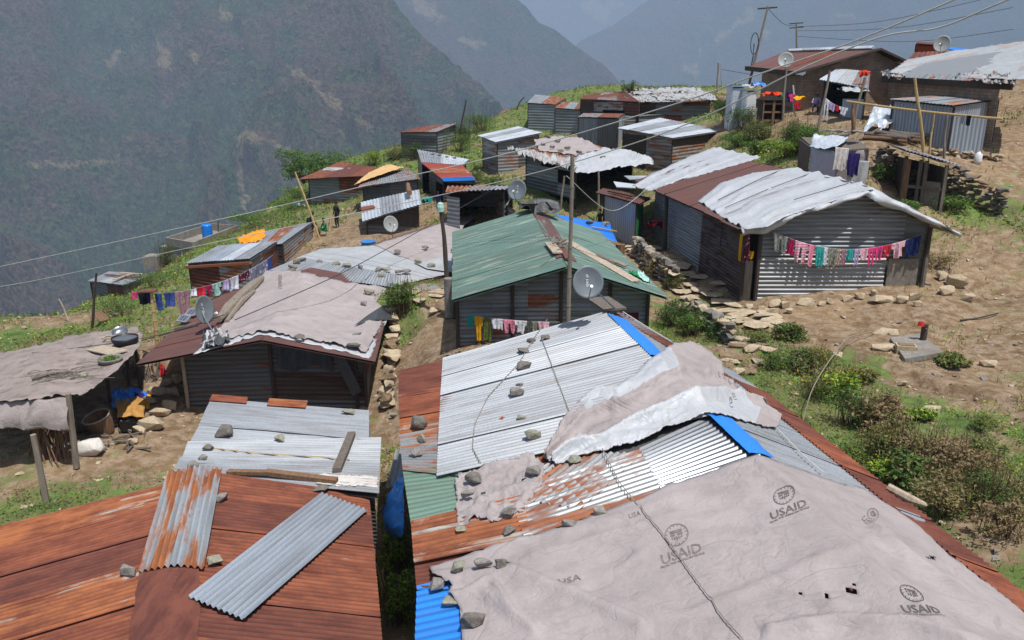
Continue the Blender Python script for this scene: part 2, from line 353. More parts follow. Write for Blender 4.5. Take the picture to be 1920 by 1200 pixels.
# ---------------------------------------------------------------- the hillside
CTRL = [  # picture position, distance, greenness: ground points read from the photo
 (735,790,21,.1),(735,700,23.6,.15),(700,1000,15.5,.3),(740,1100,14.4,.8),(725,1190,12.5,.6),(345,800,21.5,.15),(862,660,21.9,.2),(800,690,22.3,.15),(800,600,24.6,.1),(800,545,26.5,.2),(745,600,25.8,.9),(745,560,26,.9),(740,660,24.2,.35),
 (1430,577,26,.1),(1560,565,26,.15),(1400,650,21,.4),(1500,800,17.5,1.3),(1560,900,15.2,1.3),(1700,650,22,.05),(1600,620,24,.05),(1500,610,24,.05),(1800,850,15.8,.25),(1860,760,18,.15),(1860,1000,12,.4),(1650,900,15,1.3),(1600,760,18.6,1.2),(1560,700,20,.9),(1480,690,20.3,1.2),(1700,780,17.8,.8),(1740,860,15.8,1.1),(1800,930,13.8,.6),
 (1640,760,18.4,.4),(1750,720,19.6,.1),(1860,650,22,.1),(1420,720,18.8,1.2),(1700,1000,12.6,1.1),(1860,1130,10.2,.5),
 (1262,462,36.5,.1),(1320,510,31,.1),(1180,455,37,.3),(1215,480,34.5,.2),(1280,560,28,.5),(1300,600,26.3,.7),(1240,540,29.5,.5),(1340,640,23.2,.6),(1250,620,24.5,.8),(1200,600,25,.6),
 (250,560,35,.9),(100,640,27,.95),(300,720,23.5,.15),(200,900,17.8,.6),(80,950,16.4,.8),(120,620,30,.9),(140,870,18.4,.3),(250,870,18.6,.35),(280,820,20,.2),(60,700,24,.8),(300,800,21,.1),(330,640,24.5,.25),(270,650,25,.3),
 (220,640,27.5,.6),(350,600,28.5,.5),(80,600,33,.1),(160,600,32,.3),(350,520,40,.9),(450,548,33,.4),(560,490,39,.1),(520,400,60,.95),(640,377,62,.6),(632,425,48,.35),(600,450,44,.1),(700,440,42,.05),(640,470,40,.1),(735,440,42,.1),
 (800,400,45,.15),(815,360,52,.5),(770,300,68,.8),(930,315,55,.5),(800,285,70,.5),(870,310,62,.8),(1050,245,73,.6),(960,240,78,.7),(1200,240,64,.3),(1120,275,56,.5),(1280,312,50,.3),(1180,330,46,.5),(1090,374,44,.5),(930,360,46,.85),(1127,415,41,.5),(1000,380,42,.7),(940,400,40,.5),(880,385,43,.4),
 (1400,250,47,.9),(1450,300,38,.9),(1490,270,42,.9),(1360,210,56,.8),(1500,215,45,.0),(1560,215,43,.0),(1640,240,38,.0),(1600,262,37,.05),(1700,265,36.5,.05),(1800,288,35.2,.05),(1860,296,34.5,.1),(1580,340,32,.4),(1530,300,35.5,.6),
 (1740,378,31,.3),(1750,400,32,.9),(1700,400,31.5,.7),(1850,400,31,.8),(1800,480,28.5,.35),(1860,560,26,.3),(1750,560,25.6,.2),(1840,320,33.2,.2),(1850,350,32.2,.3),(1800,345,31.8,.4),(1660,300,34.4,.3),(1640,350,32.2,.4),
 (1420,200,52,.1),(1700,230,44,.1),(1400,195,60,.3),(1700,200,52,.2),(1850,240,44,.2),(1500,190,56,.1),
 (445,520,37,.5),(480,440,50,.9),(580,395,58,.5),
]
CREST = [(-60,590,32),(60,598,34),(130,592,36),(175,560,41),(230,545,43),(300,503,49),(345,478,53),(440,428,62),(500,392,67),(560,352,74),(640,325,80),(700,313,84),(760,288,82),(870,250,88),(930,225,91),(1000,207,97),(1100,195,100),(1250,190,95),(1400,190,85),(1600,185,80),(1860,180,75),(2100,178,70)]
cp = []
for u, v, t, g in CTRL:
    q = P(u, v, t); cp.append((q.x, q.y, q.z, g))
cl = None
for i, (u, v, t) in enumerate(CREST):
    q = P(u, v, t); cp.append((q.x, q.y, q.z, .9))
    h = Vector((q.x, q.y, 0)).normalized()
    if u < 200: h = (h + Vector((-.8, 0, 0))).normalized()
    for d, dz, gg in ((9, 6.5, .8), (30, 27, .7), (90, 80, .6)):
        w_ = q + h * d; cp.append((w_.x, w_.y, q.z - dz, gg))
for x, y, z in ((-3, 2, -9.6), (-8, 3, -9.8), (4, 2, -7.6), (8, 4, -6.8), (-14, 6, -9.6), (0, 8, -8.6), (-6, 10, -9.2), (4, 12, -8.0), (2, 17, -7.5), (-1.2, 12, -8.7), (4.8, 14.5, -7.4), (6.5, 10, -7.2), (-22, 18, -10.5), (-30, 24, -20), (-60, 30, -55), (-45, 5, -30), (12, 3, -6), (18, 14, -6.0), (24, 26, -4.5), (40, 30, -.5), (45, 50, 3), (60, 20, 2), (5, 25, -7), (0, 28, -7.1), (-6, 22, -8.9), (-3.3, 20, -8.7), (-3.4, 24, -8.3), (-4, 32, -7.6)):
    cp.append((x, y, z, .4))
cp = np.array(cp)
def _rk(d): return d
A = _rk(np.hypot(cp[:, None, 0] - cp[None, :, 0], cp[:, None, 1] - cp[None, :, 1]))
nC = len(cp); KK = np.zeros((nC + 3, nC + 3)); KK[:nC, :nC] = A + np.eye(nC) * -.12; KK[:nC, nC] = 1; KK[:nC, nC + 1:] = cp[:, :2]; KK[nC, :nC] = 1; KK[nC + 1:, :nC] = cp[:, :2].T
WZ = np.linalg.solve(KK, np.concatenate([cp[:, 2], [0, 0, 0]]))
def gz(x, y):
    x = np.atleast_1d(np.asarray(x, float)); y = np.atleast_1d(np.asarray(y, float)); o = np.zeros(x.shape)
    for a in range(0, len(x), 20000):
        D = np.hypot(x[a:a + 20000, None] - cp[None, :, 0], y[a:a + 20000, None] - cp[None, :, 1])
        o[a:a + 20000] = D @ WZ[:nC] + WZ[nC] + WZ[nC + 1] * x[a:a + 20000] + WZ[nC + 2] * y[a:a + 20000]
    return o
def gg(x, y):
    x = np.atleast_1d(np.asarray(x, float)); y = np.atleast_1d(np.asarray(y, float)); o = np.zeros(x.shape)
    for a in range(0, len(x), 20000):
        D = np.hypot(x[a:a + 20000, None] - cp[None, :, 0], y[a:a + 20000, None] - cp[None, :, 1]) + .2
        W = D ** -3.0; o[a:a + 20000] = (W @ cp[:, 3]) / W.sum(1)
    return o
CHAN = [P(*q) for q in ((1540,628,22.2),(1600,665,21.2),(1680,705,20.2),(1760,738,19.2),(1880,785,17.8))]
def micro(x, y):
    x = np.asarray(x, float); y = np.asarray(y, float); d = np.full(np.broadcast(x, y).shape, 99.)
    for a, b in zip(CHAN[:-1], CHAN[1:]): d = np.minimum(d, seg_d(x, y, (a.x, a.y), (b.x, b.y)))
    d = d + (fbm(x * 1.5, y * 1.5, 2, 61) - .5) * .3
    return (fbm(x * 1.3, y * 1.3, 4, 5) - .5) * .2 + (fbm(x * .45, y * .45, 3, 15) - .5) * .3 - .2 * np.exp(-(d / .2) ** 2) + .06 * np.exp(-((d - .5) / .25) ** 2)
def G(x, y): return float(gz(x, y)[0] + micro(x, y).ravel()[0] if np.ndim(micro(x, y)) else gz(x, y)[0] + micro(x, y))
def GH(u, v, t0=6, t1=120):
    """where the line of sight meets the ground"""
    d = ray(u, v); ts = np.linspace(t0, t1, 900); z = gz(d.x * ts, d.y * ts) + micro(d.x * ts, d.y * ts)
    k = np.where(ts * d.z < z)[0]; k = k[0] if len(k) else len(ts) - 1
    t = ts[k]; return Vector((d.x * t, d.y * t, float(z[k])))

# soil
n = NT('soil'); p = n.geo()
base = n.mix(n.ramp(n.noise(p, .5, 5), [(.35, 0.), (.65, 1.)]), srgb('#67533d'), srgb('#8a7356'))
base = n.mix(n.ramp(n.noise(p, 3.2, 6, .65), [(.4, 0.), (.62, .8)]), base, srgb('#a5917a'))
base = n.mix(n.ramp(n.noise(p, 9, 5, .7), [(.52, 0.), (.66, .6)]), base, srgb('#6b5138'))
base = n.mix(n.ramp(n.vor(p, 11), [(.0, .55), (.14, 0.)]), base, srgb('#c9bca4'))
grass = n.mix(n.ramp(n.noise(p, 2.2, 6, .65), [(.35, 0.), (.65, 1.)]), srgb('#46582c'), srgb('#6c8245'))
grass = n.mix(n.ramp(n.noise(p, .9, 5), [(.45, 0.), (.65, .7)]), grass, srgb('#827554'))
at = n.n('ShaderNodeAttribute', attribute_name='green').outputs['Fac']
msk = n.math('ADD', at, n.math('MULTIPLY', n.math('SUBTRACT', n.noise(p, 1.1, 7, .68), .5), 1.6))
c = n.mix(n.ramp(msk, [(.42, 0.), (.6, 1.)]), base, grass)
n.bump(n.math('ADD', n.noise(p, 2.5, 8, .65), n.math('MULTIPLY', n.noise(p, 16, 6, .7), .35)), .8, .12); n.fin(c, .95, 0, .1)
n = NT('far_soil'); p = n.geo(); n.fin(n.mix(n.noise(p, .1, 6), srgb('#46543a'), srgb('#6a6a50')), .95)
def axis(lo, hi, dens, wide):
    out = [lo]
    while out[-1] < hi: out.append(out[-1] + dens(out[-1]))
    return np.array(out)
gx = axis(-110, 110, lambda x: .22 + max(0, abs(x - 2) - 16) * .035, 0)
gy = axis(.5, 190, lambda y: .2 + max(0, y - 26) * .014, 0)
X, Y = np.meshgrid(gx, gy); Zt = gz(X.ravel(), Y.ravel()) + micro(X.ravel(), Y.ravel())
gr = gg(X.ravel(), Y.ravel())
# a terrace step under the stone walls and the dug channel on the right
nx, ny = len(gx), len(gy)
fs = [(j * nx + i, j * nx + i + 1, (j + 1) * nx + i + 1, (j + 1) * nx + i) for j in range(ny - 1) for i in range(nx - 1)]
mk('ground', np.column_stack([X.ravel(), Y.ravel(), Zt]).tolist(), fs, m['soil'], smooth=True, attr={'green': gr}, kind='structure')

# ---------------------------------------------------------------- mountains across the valley
def mountmat(name, greens, browns, rock, s1, scar=.5):
    n = NT(name); p = n.geo()
    big = n.noise(p, .0032 * s1, 6, .62); mid = n.noise(p, .014 * s1, 8, .7); fine = n.noise(p, .075 * s1, 6, .75); vf = n.noise(p, .22 * s1, 3, .7)
    spu = n.n('ShaderNodeAttribute', attribute_name='spur').outputs['Fac']; patch = n.math('ADD', n.math('ADD', n.math('MULTIPLY', big, .4), n.math('MULTIPLY', mid, .4)), n.math('MULTIPLY', spu, .22))
    g = n.mix(n.ramp(fine, [(.4, 0.), (.6, 1.)]), srgb(greens[0]), srgb(greens[1]))
    b = n.mix(n.ramp(fine, [(.4, 0.), (.6, 1.)]), srgb(browns[0]), srgb(browns[1]))
    c = n.mix(n.ramp(patch, [(.47, 0.), (.53, 1.)]), g, b)
    c = n.mix(n.ramp(n.noise(p, .03 * s1, 8, .75), [(.6, 0.), (.68, scar)]), c, srgb(rock))
    tr = n.vor(p, .13 * s1); tr2 = n.vor(p, .055 * s1)
    cl = n.ramp(mid, [(.4, 1.), (.62, .25)])
    c = n.mix(n.math('MULTIPLY', n.ramp(tr, [(.2, 1.), (.42, 0.)]), cl), c, srgb('#17251a'))
    c = n.mix(n.math('MULTIPLY', n.ramp(tr2, [(.14, .9), (.34, 0.)]), cl), c, srgb('#15221a'))
    at = n.n('ShaderNodeAttribute', attribute_name='scar').outputs['Fac']
    sm = n.math('ADD', at, n.math('MULTIPLY', n.math('SUBTRACT', fine, .5), 1.6))
    c = n.mix(n.ramp(sm, [(.4, 0.), (.9, .8)]), c, srgb('#a08d6c'))
    n.bump(n.math('ADD', n.math('MULTIPLY', mid, 3), n.math('ADD', n.math('MULTIPLY', fine, 1.2), n.math('ADD', n.math('MULTIPLY', tr, -.8), n.math('MULTIPLY', vf, .3)))), 1.0, 16 / s1); return n.fin(c, .95, 0, .05)
mountmat('hill_near', ('#2c3c22', '#566838'), ('#4b3f36', '#75634f'), '#77684e', 1.0, .5)
mountmat('hill_mid', ('#2c3a24', '#48562f'), ('#4b3d34', '#6a5747'), '#8a7858', .6, .6)
mountmat('hill_far', ('#34402c', '#4c5938'), ('#4f443c', '#6a5c4e'), '#93805f', .4, .6)
def mountain(name, crest, foot, nu, nv, mat, amp, freq, seed, back=900, scars=(), dip=(0, 0)):
    C = poly([tuple(P(*c)) for c in crest], nu); F = poly([tuple(P(*c)) for c in foot], nu)
    C = np.array(C); F = np.array(F); v = []; gu = []
    ws = np.linspace(-.35, 1, nv)
    s = np.linspace(0, 1, nu)
    for w_ in ws:
        if w_ < 0: q = C + np.array([0, back, -back * .8]) * (-w_ / .35)
        else: q = C * (1 - w_) + F * w_ + np.array([0, 0, -1.]) * (math.sin(w_ * math.pi) * np.linalg.norm(F - C, axis=1) * .05)[:, None]
        x, y = q[:, 0] * freq, q[:, 1] * freq
        # spurs and gullies run down the slope
        sp = ridged(s * 11 + fbm(s * 3, np.full(nu, w_ * 3), 3, seed) * 1.3, np.full(nu, w_ * 1.6), 5, seed)
        rg = ridged(x + 50, y + 50, 6, seed + 3)
        fall = .25 + .75 * min(1, abs(w_) * 5)
        dz = ((sp - .45) * 1.3 + (rg - .45) * .9) * amp * fall
        q = q + np.column_stack([dz * .15, -dz * .55, dz * .75])
        v.append(q); gu.append(sp * .6 + rg * .4)
    V = np.concatenate(v); f = V[:, 1] * CP - V[:, 2] * SP; h = V[:, 1] * SP + V[:, 2] * CP
    pu = 960 + V[:, 0] / f * FPX; pv = 600 - h / f * FPX
    sca = np.zeros(len(V)); pu = pu + (fbm(pu * .06, pv * .06, 4, seed) - .5) * 34; pv = pv + (fbm(pu * .06 + 9, pv * .06, 4, seed + 4) - .5) * 34
    for pts, wd in scars:
        for a, b in zip(pts[:-1], pts[1:]): sca = np.maximum(sca, np.clip(1.15 - seg_d(pu, pv, a, b) / wd * .45, 0, .85))
    fs = [(j * nu + i, (j + 1) * nu + i, (j + 1) * nu + i + 1, j * nu + i + 1) for j in range(nv - 1) for i in range(nu - 1)]
    return mk(name, V.tolist(), fs, mat, smooth=True, attr={'scar': sca, 'spur': np.concatenate(gu)}, kind='structure')
mountain('mountain', [(-700,-260,2600),(-300,-230,2500),(100,-200,2400),(400,-150,2250),(620,-90,2150),(735,-12,2050),(800,55,2000),(870,125,1900),(930,180,1800),(985,232,1700),(1080,330,1600),(1250,480,1500)],
         [(-900,700,900),(-300,820,800),(200,860,750),(600,840,760),(900,800,800),(1000,780,850),(1100,770,900),(1200,760,950),(1250,750,980),(1300,740,1000),(1350,735,1050),(1400,730,1100)],
         520, 380, m['hill_near'], 210, .003, 3,
         scars=[([(460,240), (452,270), (449,300), (447,330), (455,360), (463,400)], 5), ([(462, 243), (474, 262)], 8), ([(545,125),(575,150),(608,176)], 4), ([(610,180),(650,210),(700,245)], 5), ([(60,305),(140,308),(205,303),(228,292)], 4), ([(296,75),(312,130)], 5), ([(360,100),(375,115)], 5), ([(210,120),(225,100)], 5), ([(420, 20), (432, 40)], 4), ([(440,255),(500,262),(540,275)], 4)])
mountain('mountain', [(300,-160,4600),(700,-120,4200),(900,-75,3900),(975,-5,3700),(1010,35,3600),(1060,66,3500),(1110,108,3400),(1150,142,3300),(1182,185,3200),(1230,260,3100),(1330,380,3000)],
         [(400,500,1900),(700,520,1900),(900,520,1950),(1000,520,2000),(1080,520,2000),(1150,520,2050),(1220,520,2100),(1300,520,2200),(1350,520,2300),(1400,520,2400),(1450,520,2400)],
         300, 200, m['hill_mid'], 130, .0014, 9, scars=[([(775,0),(800,18),(815,30)], 10), ([(870,70),(900,85)], 7)])
mountain('mountain', [(900,330,5200),(1010,180,5400),(1085,78,5700),(1150,48,5800),(1210,5,6000),(1300,-60,6200),(1500,-110,6300),(1800,-130,6200),(2300,-140,6000)],
         [(900,620,3000),(1050,600,3000),(1150,590,2800),(1250,580,2700),(1400,560,2600),(1550,540,2400),(1700,520,2300),(1900,500,2200),(2300,480,2000)],
         320, 200, m['hill_far'], 160, .001, 21, scars=[([(1345,75),(1375,55),(1410,28)], 7), ([(1313,85),(1316,108)], 2.5), ([(1285,135),(1305,128)], 5), ([(1430,72),(1445,60)], 6), ([(1565,35),(1595,30)], 4)])
mountain('mountain', [(500,-70,9000),(800,-60,9000),(1000,-80,9000),(1200,-80,9000),(1400,-80,9000),(1700,-80,9000)],
         [(500,500,6200),(800,500,6200),(1000,500,6200),(1200,500,6200),(1400,500,6200),(1700,500,6200)],
         200, 120, m['hill_far'], 300, .0007, 33, back=1500, scars=[([(1105,8),(1130,30)], 14), ([(1150,5),(1140,25)], 9)])
# valley floor, hidden but closing the ground under the mountains
mk('valley_floor', [(-9000, -300, -900), (9000, -300, -900), (9000, 12000, -1400), (-9000, 12000, -1400)], [(0, 1, 2, 3)], m['far_soil'], kind='structure')
# haze
hz = bpy.data.materials.new('haze'); hz.use_nodes = True; t = hz.node_tree; t.nodes.clear()
ho = t.nodes.new('ShaderNodeOutputMaterial'); hv = t.nodes.new('ShaderNodeVolumePrincipled'); t.links.new(hv.outputs[0], ho.inputs['Volume'])
hv.inputs['Color'].default_value = (.58, .75, .98, 1); hv.inputs['Density'].default_value = HAZE = .0002; hv.inputs['Anisotropy'].default_value = -.25
b = MB(); b.box((0, 5400, 50), 22000, 12400, 3000); b.build('haze', [hz], kind='stuff')
# ---------------------------------------------------------------- builders
def sheet(name, quad, mat, parent=None, pitch=.1, amp=.02, lift=0, n2=6, axis='ab', wob=.012, sub=6, curl=0, seed=None, ragged=0, surf=None, **k):
    """corrugated sheet through four world points a,b,c,d; the waves run across a-b and the ridges along a-d.
    surf(x,y)->z drapes it over a roof."""
    a, b, c, d = [Vector(q) for q in quad]
    if axis == 'ad': a, b, c, d = d, a, b, c
    W = ((b - a).length + (c - d).length) / 2; Lh = ((d - a).length + (c - b).length) / 2
    nw = max(1, round(W / pitch)); nu = nw * sub + 1; nv = max(2, n2)
    nrm = (b - a).cross(d - a).normalized()
    if abs(nrm.z) > .2:
        if nrm.z < 0: nrm = -nrm
    elif nrm.y > 0: nrm = -nrm
    sd_ = RND.random() * 100 if seed is None else seed
    v = []; uv = []; wa_ = []
    for j in range(nv):
        w_ = j / (nv - 1)
        for i in range(nu):
            s = i / (nu - 1); wj = w_
            p = bil(a, b, c, d, s, wj)
            if surf: p.z = surf(p.x, p.y)
            z = math.cos(2 * math.pi * s * nw) * amp + lift
            z += wob * (float(vnoise(s * W * .9 + sd_, w_ * Lh * .6 + sd_)) - .5) * 2
            if curl and j in (0, nv - 1): z += curl * (float(vnoise(s * W * 1.5 + sd_, w_ * 9)))
            if ragged and j == nv - 1: p = p + (d - a).normalized() * ragged * (float(vnoise(s * W * 1.2 + sd_, 3.3)) - .5)
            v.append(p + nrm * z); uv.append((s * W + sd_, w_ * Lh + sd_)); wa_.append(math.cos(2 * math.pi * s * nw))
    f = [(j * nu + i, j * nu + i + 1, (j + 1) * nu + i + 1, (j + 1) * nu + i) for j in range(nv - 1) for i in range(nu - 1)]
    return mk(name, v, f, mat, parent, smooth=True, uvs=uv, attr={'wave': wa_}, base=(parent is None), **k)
def wavewall(name, p0, p1, zb, zt, mats, parent=None, pitch=.085, amp=.013, horiz=True, seg=None, seed=0, **k):
    """sheet wall from p0 to p1 (x,y); zb/zt bottom and top heights as functions of s; panels of different sheets"""
    p0 = Vector((p0[0], p0[1], 0)); p1 = Vector((p1[0], p1[1], 0)); L = (p1 - p0).length; d = (p1 - p0) / L
    nrm = Vector((d.y, -d.x, 0));
    if nrm.y > 0.02 or (abs(nrm.y) <= .02 and nrm.x * 1 < 0): pass
    fb = zb if callable(zb) else (lambda s: zb); ft = zt if callable(zt) else (lambda s: zt)
    if not isinstance(mats, (list, tuple)): mats = [mats]
    seg = seg or max(1, round(L / 2.2)); r = random.Random(seed + int(L * 100))
    v = []; f = []; uv = []; fm = []; wa_ = []
    zlo = min(fb(i / 8) for i in range(9)); zhi = max(ft(i / 8) for i in range(9))
    for q in range(seg):
        rows = [(zlo, zhi)] if not horiz else []
        if horiz:
            z = zlo
            while z < zhi - .05: rows.append((z, min(zhi, z + .78))); z += .74
        for (r0, r1) in rows:
            mi = r.randrange(len(mats)) if seg * len(rows) > 1 else 0
            s0, s1 = q / seg, (q + 1) / seg
            off = r.uniform(0, .014); ph = r.random() * 20
            if horiz: ns, nz = max(2, int((s1 - s0) * L / .5)), max(2, int(round((r1 - r0) / pitch * 6)))
            else: ns, nz = max(2, int(round((s1 - s0) * L / pitch * 6))), 5
            b0 = len(v)
            for j in range(nz + 1):
                zz = r0 + (r1 - r0) * j / nz
                for i in range(ns + 1):
                    s = s0 + (s1 - s0) * i / ns; z = min(max(zz, fb(s)), ft(s))
                    if not horiz: z = fb(s) + (ft(s) - fb(s)) * j / nz
                    wv = math.cos(2 * math.pi * ((zz if horiz else s * L) / pitch)) * amp + off
                    q_ = p0 + d * (s * L) + nrm * wv; v.append(Vector((q_.x, q_.y, z)))
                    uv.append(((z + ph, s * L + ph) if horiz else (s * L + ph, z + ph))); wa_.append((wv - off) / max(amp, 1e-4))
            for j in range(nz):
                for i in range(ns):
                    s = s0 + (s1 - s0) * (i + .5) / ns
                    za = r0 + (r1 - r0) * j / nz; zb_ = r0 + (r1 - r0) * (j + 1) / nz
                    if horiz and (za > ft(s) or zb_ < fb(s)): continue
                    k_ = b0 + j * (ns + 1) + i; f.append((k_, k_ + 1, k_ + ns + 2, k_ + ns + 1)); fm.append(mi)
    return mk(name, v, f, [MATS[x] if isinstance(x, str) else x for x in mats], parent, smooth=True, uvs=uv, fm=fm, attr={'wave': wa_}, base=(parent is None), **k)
def surfmesh(name, grid, mats, parent=None, thick=.012, fmf=None, holes=None, **k):
    """grid of world points -> cloth with thickness"""
    ny_, nx_ = len(grid), len(grid[0]); v = [p for r in grid for p in r]; nV = len(v)
    f = []; fm = []
    for j in range(ny_ - 1):
        for i in range(nx_ - 1):
            if holes and holes(i / (nx_ - 1), j / (ny_ - 1)): continue
            a = j * nx_ + i; f.append((a, a + 1, a + nx_ + 1, a + nx_)); fm.append(fmf(i / (nx_ - 1), j / (ny_ - 1)) if fmf else 0)
    # rim and underside
    nrm = (v[1] - v[0]).cross(v[nx_] - v[0]); dn = Vector((0, 0, -thick)) if abs(nrm.normalized().z) > .3 else Vector((0, thick, 0))
    edges = {}
    for q in f:
        for a, b in zip(q, q[1:] + q[:1]): edges[(a, b)] = 1
    v2 = v + [p + dn for p in v]; f2 = list(f) + [tuple(x + nV for x in q[::-1]) for q in f]; fm2 = fm + fm
    for (a, b) in list(edges):
        if (b, a) not in edges: f2.append((b, a, a + nV, b + nV)); fm2.append(0)
    return mk(name, v2, f2, mats, parent, smooth=True, fm=fm2, base=(parent is None), **k)
def wr(x, y, amp=.03, fr=1.2, seed=0, stretch=(1, 1)):
    a = float(ridged(x * fr * stretch[0], y * fr * stretch[1], 3, seed)) - .5
    b = float(fbm(x * fr * .5, y * fr * .5, 3, seed + 5)) - .5
    return amp * (a * 1.1 + b * .9)
def drape(name, hit, top, bot, left, right, mats, parent=None, n=60, m_=40, lift=.04, amp=.03, fr=1.2, seed=0, fold=None, fmf=None, holes=None, edge=.0, stretch=(1, 1), thick=.012, **k):
    Gd = coons(top, bot, left, right, n, m_); out = []
    for j, row in enumerate(Gd):
        r = []
        for i, q in enumerate(row):
            jt = 0
            if edge:
                e = edge if (i in (0, n - 1) or j in (0, m_ - 1)) else edge * .25
                q = q + np.array([float(vnoise(i * .7, j * .7, seed)) - .5, float(vnoise(i * .7 + 9, j * .7 + 4, seed)) - .5]) * 2 * e
            p = hit(q[0], q[1]); z = lift + abs(wr(p.x, p.y, amp, fr, seed, stretch)) + wr(p.x, p.y, amp * .5, fr * 2.2, seed + 2)
            if fold: z += fold(i / (n - 1), j / (m_ - 1), p)
            r.append(Vector((p.x, p.y, p.z + max(z, .008))))
        out.append(r)
    return surfmesh(name, out, mats, parent, thick=thick, fmf=fmf, holes=holes, **k)
def pathit(pts3):
    """smooth surface through (u,v,t) points: inverse distance in the picture, for small sagging tarps"""
    A_ = np.array(pts3, float); K_ = np.hypot(A_[:, None, 0] - A_[None, :, 0], A_[:, None, 1] - A_[None, :, 1]); nn = len(A_)
    M_ = np.zeros((nn + 3, nn + 3)); M_[:nn, :nn] = K_; M_[:nn, nn] = 1; M_[:nn, nn + 1:] = A_[:, :2]; M_[nn, :nn] = 1; M_[nn + 1:, :nn] = A_[:, :2].T
    w_ = np.linalg.lstsq(M_, np.concatenate([1 / A_[:, 2], [0, 0, 0]]), rcond=None)[0]
    def h(u, v, lift=0):
        it = np.hypot(A_[:, 0] - u, A_[:, 1] - v) @ w_[:nn] + w_[nn] + w_[nn + 1] * u + w_[nn + 2] * v
        return P(u, v, 1 / it) + Vector((0, 0, lift))
    return h
STONES = ['stone_grey', 'stone_dark', 'stone_lichen']
def hull(pts):
    bm = bmesh.new()
    for p in pts: bm.verts.new(p)
    r = bmesh.ops.convex_hull(bm, input=bm.verts); bmesh.ops.delete(bm, geom=[x for x in r['geom_interior'] if isinstance(x, bmesh.types.BMVert)], context='VERTS')
    bmesh.ops.bevel(bm, geom=list(bm.edges), offset=.012, segments=1, affect='EDGES', clamp_overlap=True)
    bm.verts.index_update(); v = [x.co.copy() for x in bm.verts]; f = [tuple(q.index for q in x.verts) for x in bm.faces]; bm.free(); return v, f
def rockv(rx, ry, rz, seed, n=15):
    r = random.Random(seed); pts = []
    for _ in range(n):
        z = r.uniform(-1, 1); a = r.uniform(0, 6.283); q = math.sqrt(1 - z * z); k_ = r.uniform(.72, 1.12)
        pts.append(Vector((math.copysign(abs(q * math.cos(a)) ** .75, math.cos(a)) * rx * k_, math.copysign(abs(q * math.sin(a)) ** .75, math.sin(a)) * ry * k_, math.copysign(abs(z) ** .6, z) * rz * k_)))
    return hull(pts)
def rock(hit, u, v, w_, h, label, group=None, mat=None, cat='stone', name='stone', sink=.1, flat=.5):
    """stone w x h pixels resting on the surface under its middle"""
    p = hit(u, v + h * .25); t = p.y * CP - p.z * SP; k_ = t / FPX
    seed = int(u * 7 + v * 13); r = random.Random(seed)
    rx = w_ * k_ / 2; ry = max(rx * r.uniform(.5, .8), .03); rz = max(min(h * k_ * .42, rx * .7), .025)
    vs, fs = rockv(rx, ry, rz, seed); R = Matrix.Rotation(r.uniform(-.35, .35), 3, 'Z')
    q = p + Vector((0, 0, rz * (.75)))
    return mk(name, [q + R @ x for x in vs], fs, m[mat or STONES[seed % 3]], base=True, label=label, cat=cat, group=group)
def cable(pts, r, mat, label, cat='cable', name='cable', sag=None, group=None, steps=10):
    """smooth curve through (u,v,t)"""
    W_ = [P(*q) if len(q) == 3 and not isinstance(q, Vector) else q for q in pts]; out = []
    for i in range(len(W_) - 1):
        p0 = W_[max(i - 1, 0)]; p1 = W_[i]; p2 = W_[i + 1]; p3 = W_[min(i + 2, len(W_) - 1)]
        for k_ in range(steps):
            t = k_ / steps; out.append(.5 * ((2 * p1) + (p2 - p0) * t + (2 * p0 - 5 * p1 + 4 * p2 - p3) * t * t + (-p0 + 3 * p1 - 3 * p2 + p3) * t ** 3))
    out.append(W_[-1]); b = MB(); b.tube(out, r, 6)
    return b.build(name, [m[mat]], label=label, cat=cat, group=group, smooth=True)
def post(a, b_, r, mat, label, cat='post', name='post', group=None, bend=.02, joints=False):
    a = Vector(a); b_ = Vector(b_); pts = []; rs = []; rr = random.Random(int(a.x * 31 + a.y * 17))
    ph = rr.random() * 6
    for i in range(9):
        t = i / 8; p = lerp(a, b_, t) + Vector((math.sin(ph + t * 5), math.cos(ph + t * 4), 0)) * bend * math.sin(t * math.pi); pts.append(p); rs.append(r * (1.1 - .3 * t) * rr.uniform(.92, 1.08))
    bb = MB(); bb.tube(pts, rs, 8)
    if joints:
        for i in range(1, 8): bb.tube([pts[i] - (b_ - a).normalized() * .015, pts[i] + (b_ - a).normalized() * .015], rs[i] * 1.2, 8)
    return bb.build(name, [m[mat]], label=label, cat=cat, group=group, smooth=False)
def postpx(u0, v0, u1, v1, t, r, mat, label, **k):
    """post from its foot (u0,v0) on the ground or surface at t to its top"""
    a = P(u0, v0, t); d = ray(u1, v1); b_ = d * (a.y / d.y)
    return post(a, b_, r, mat, label, **k)
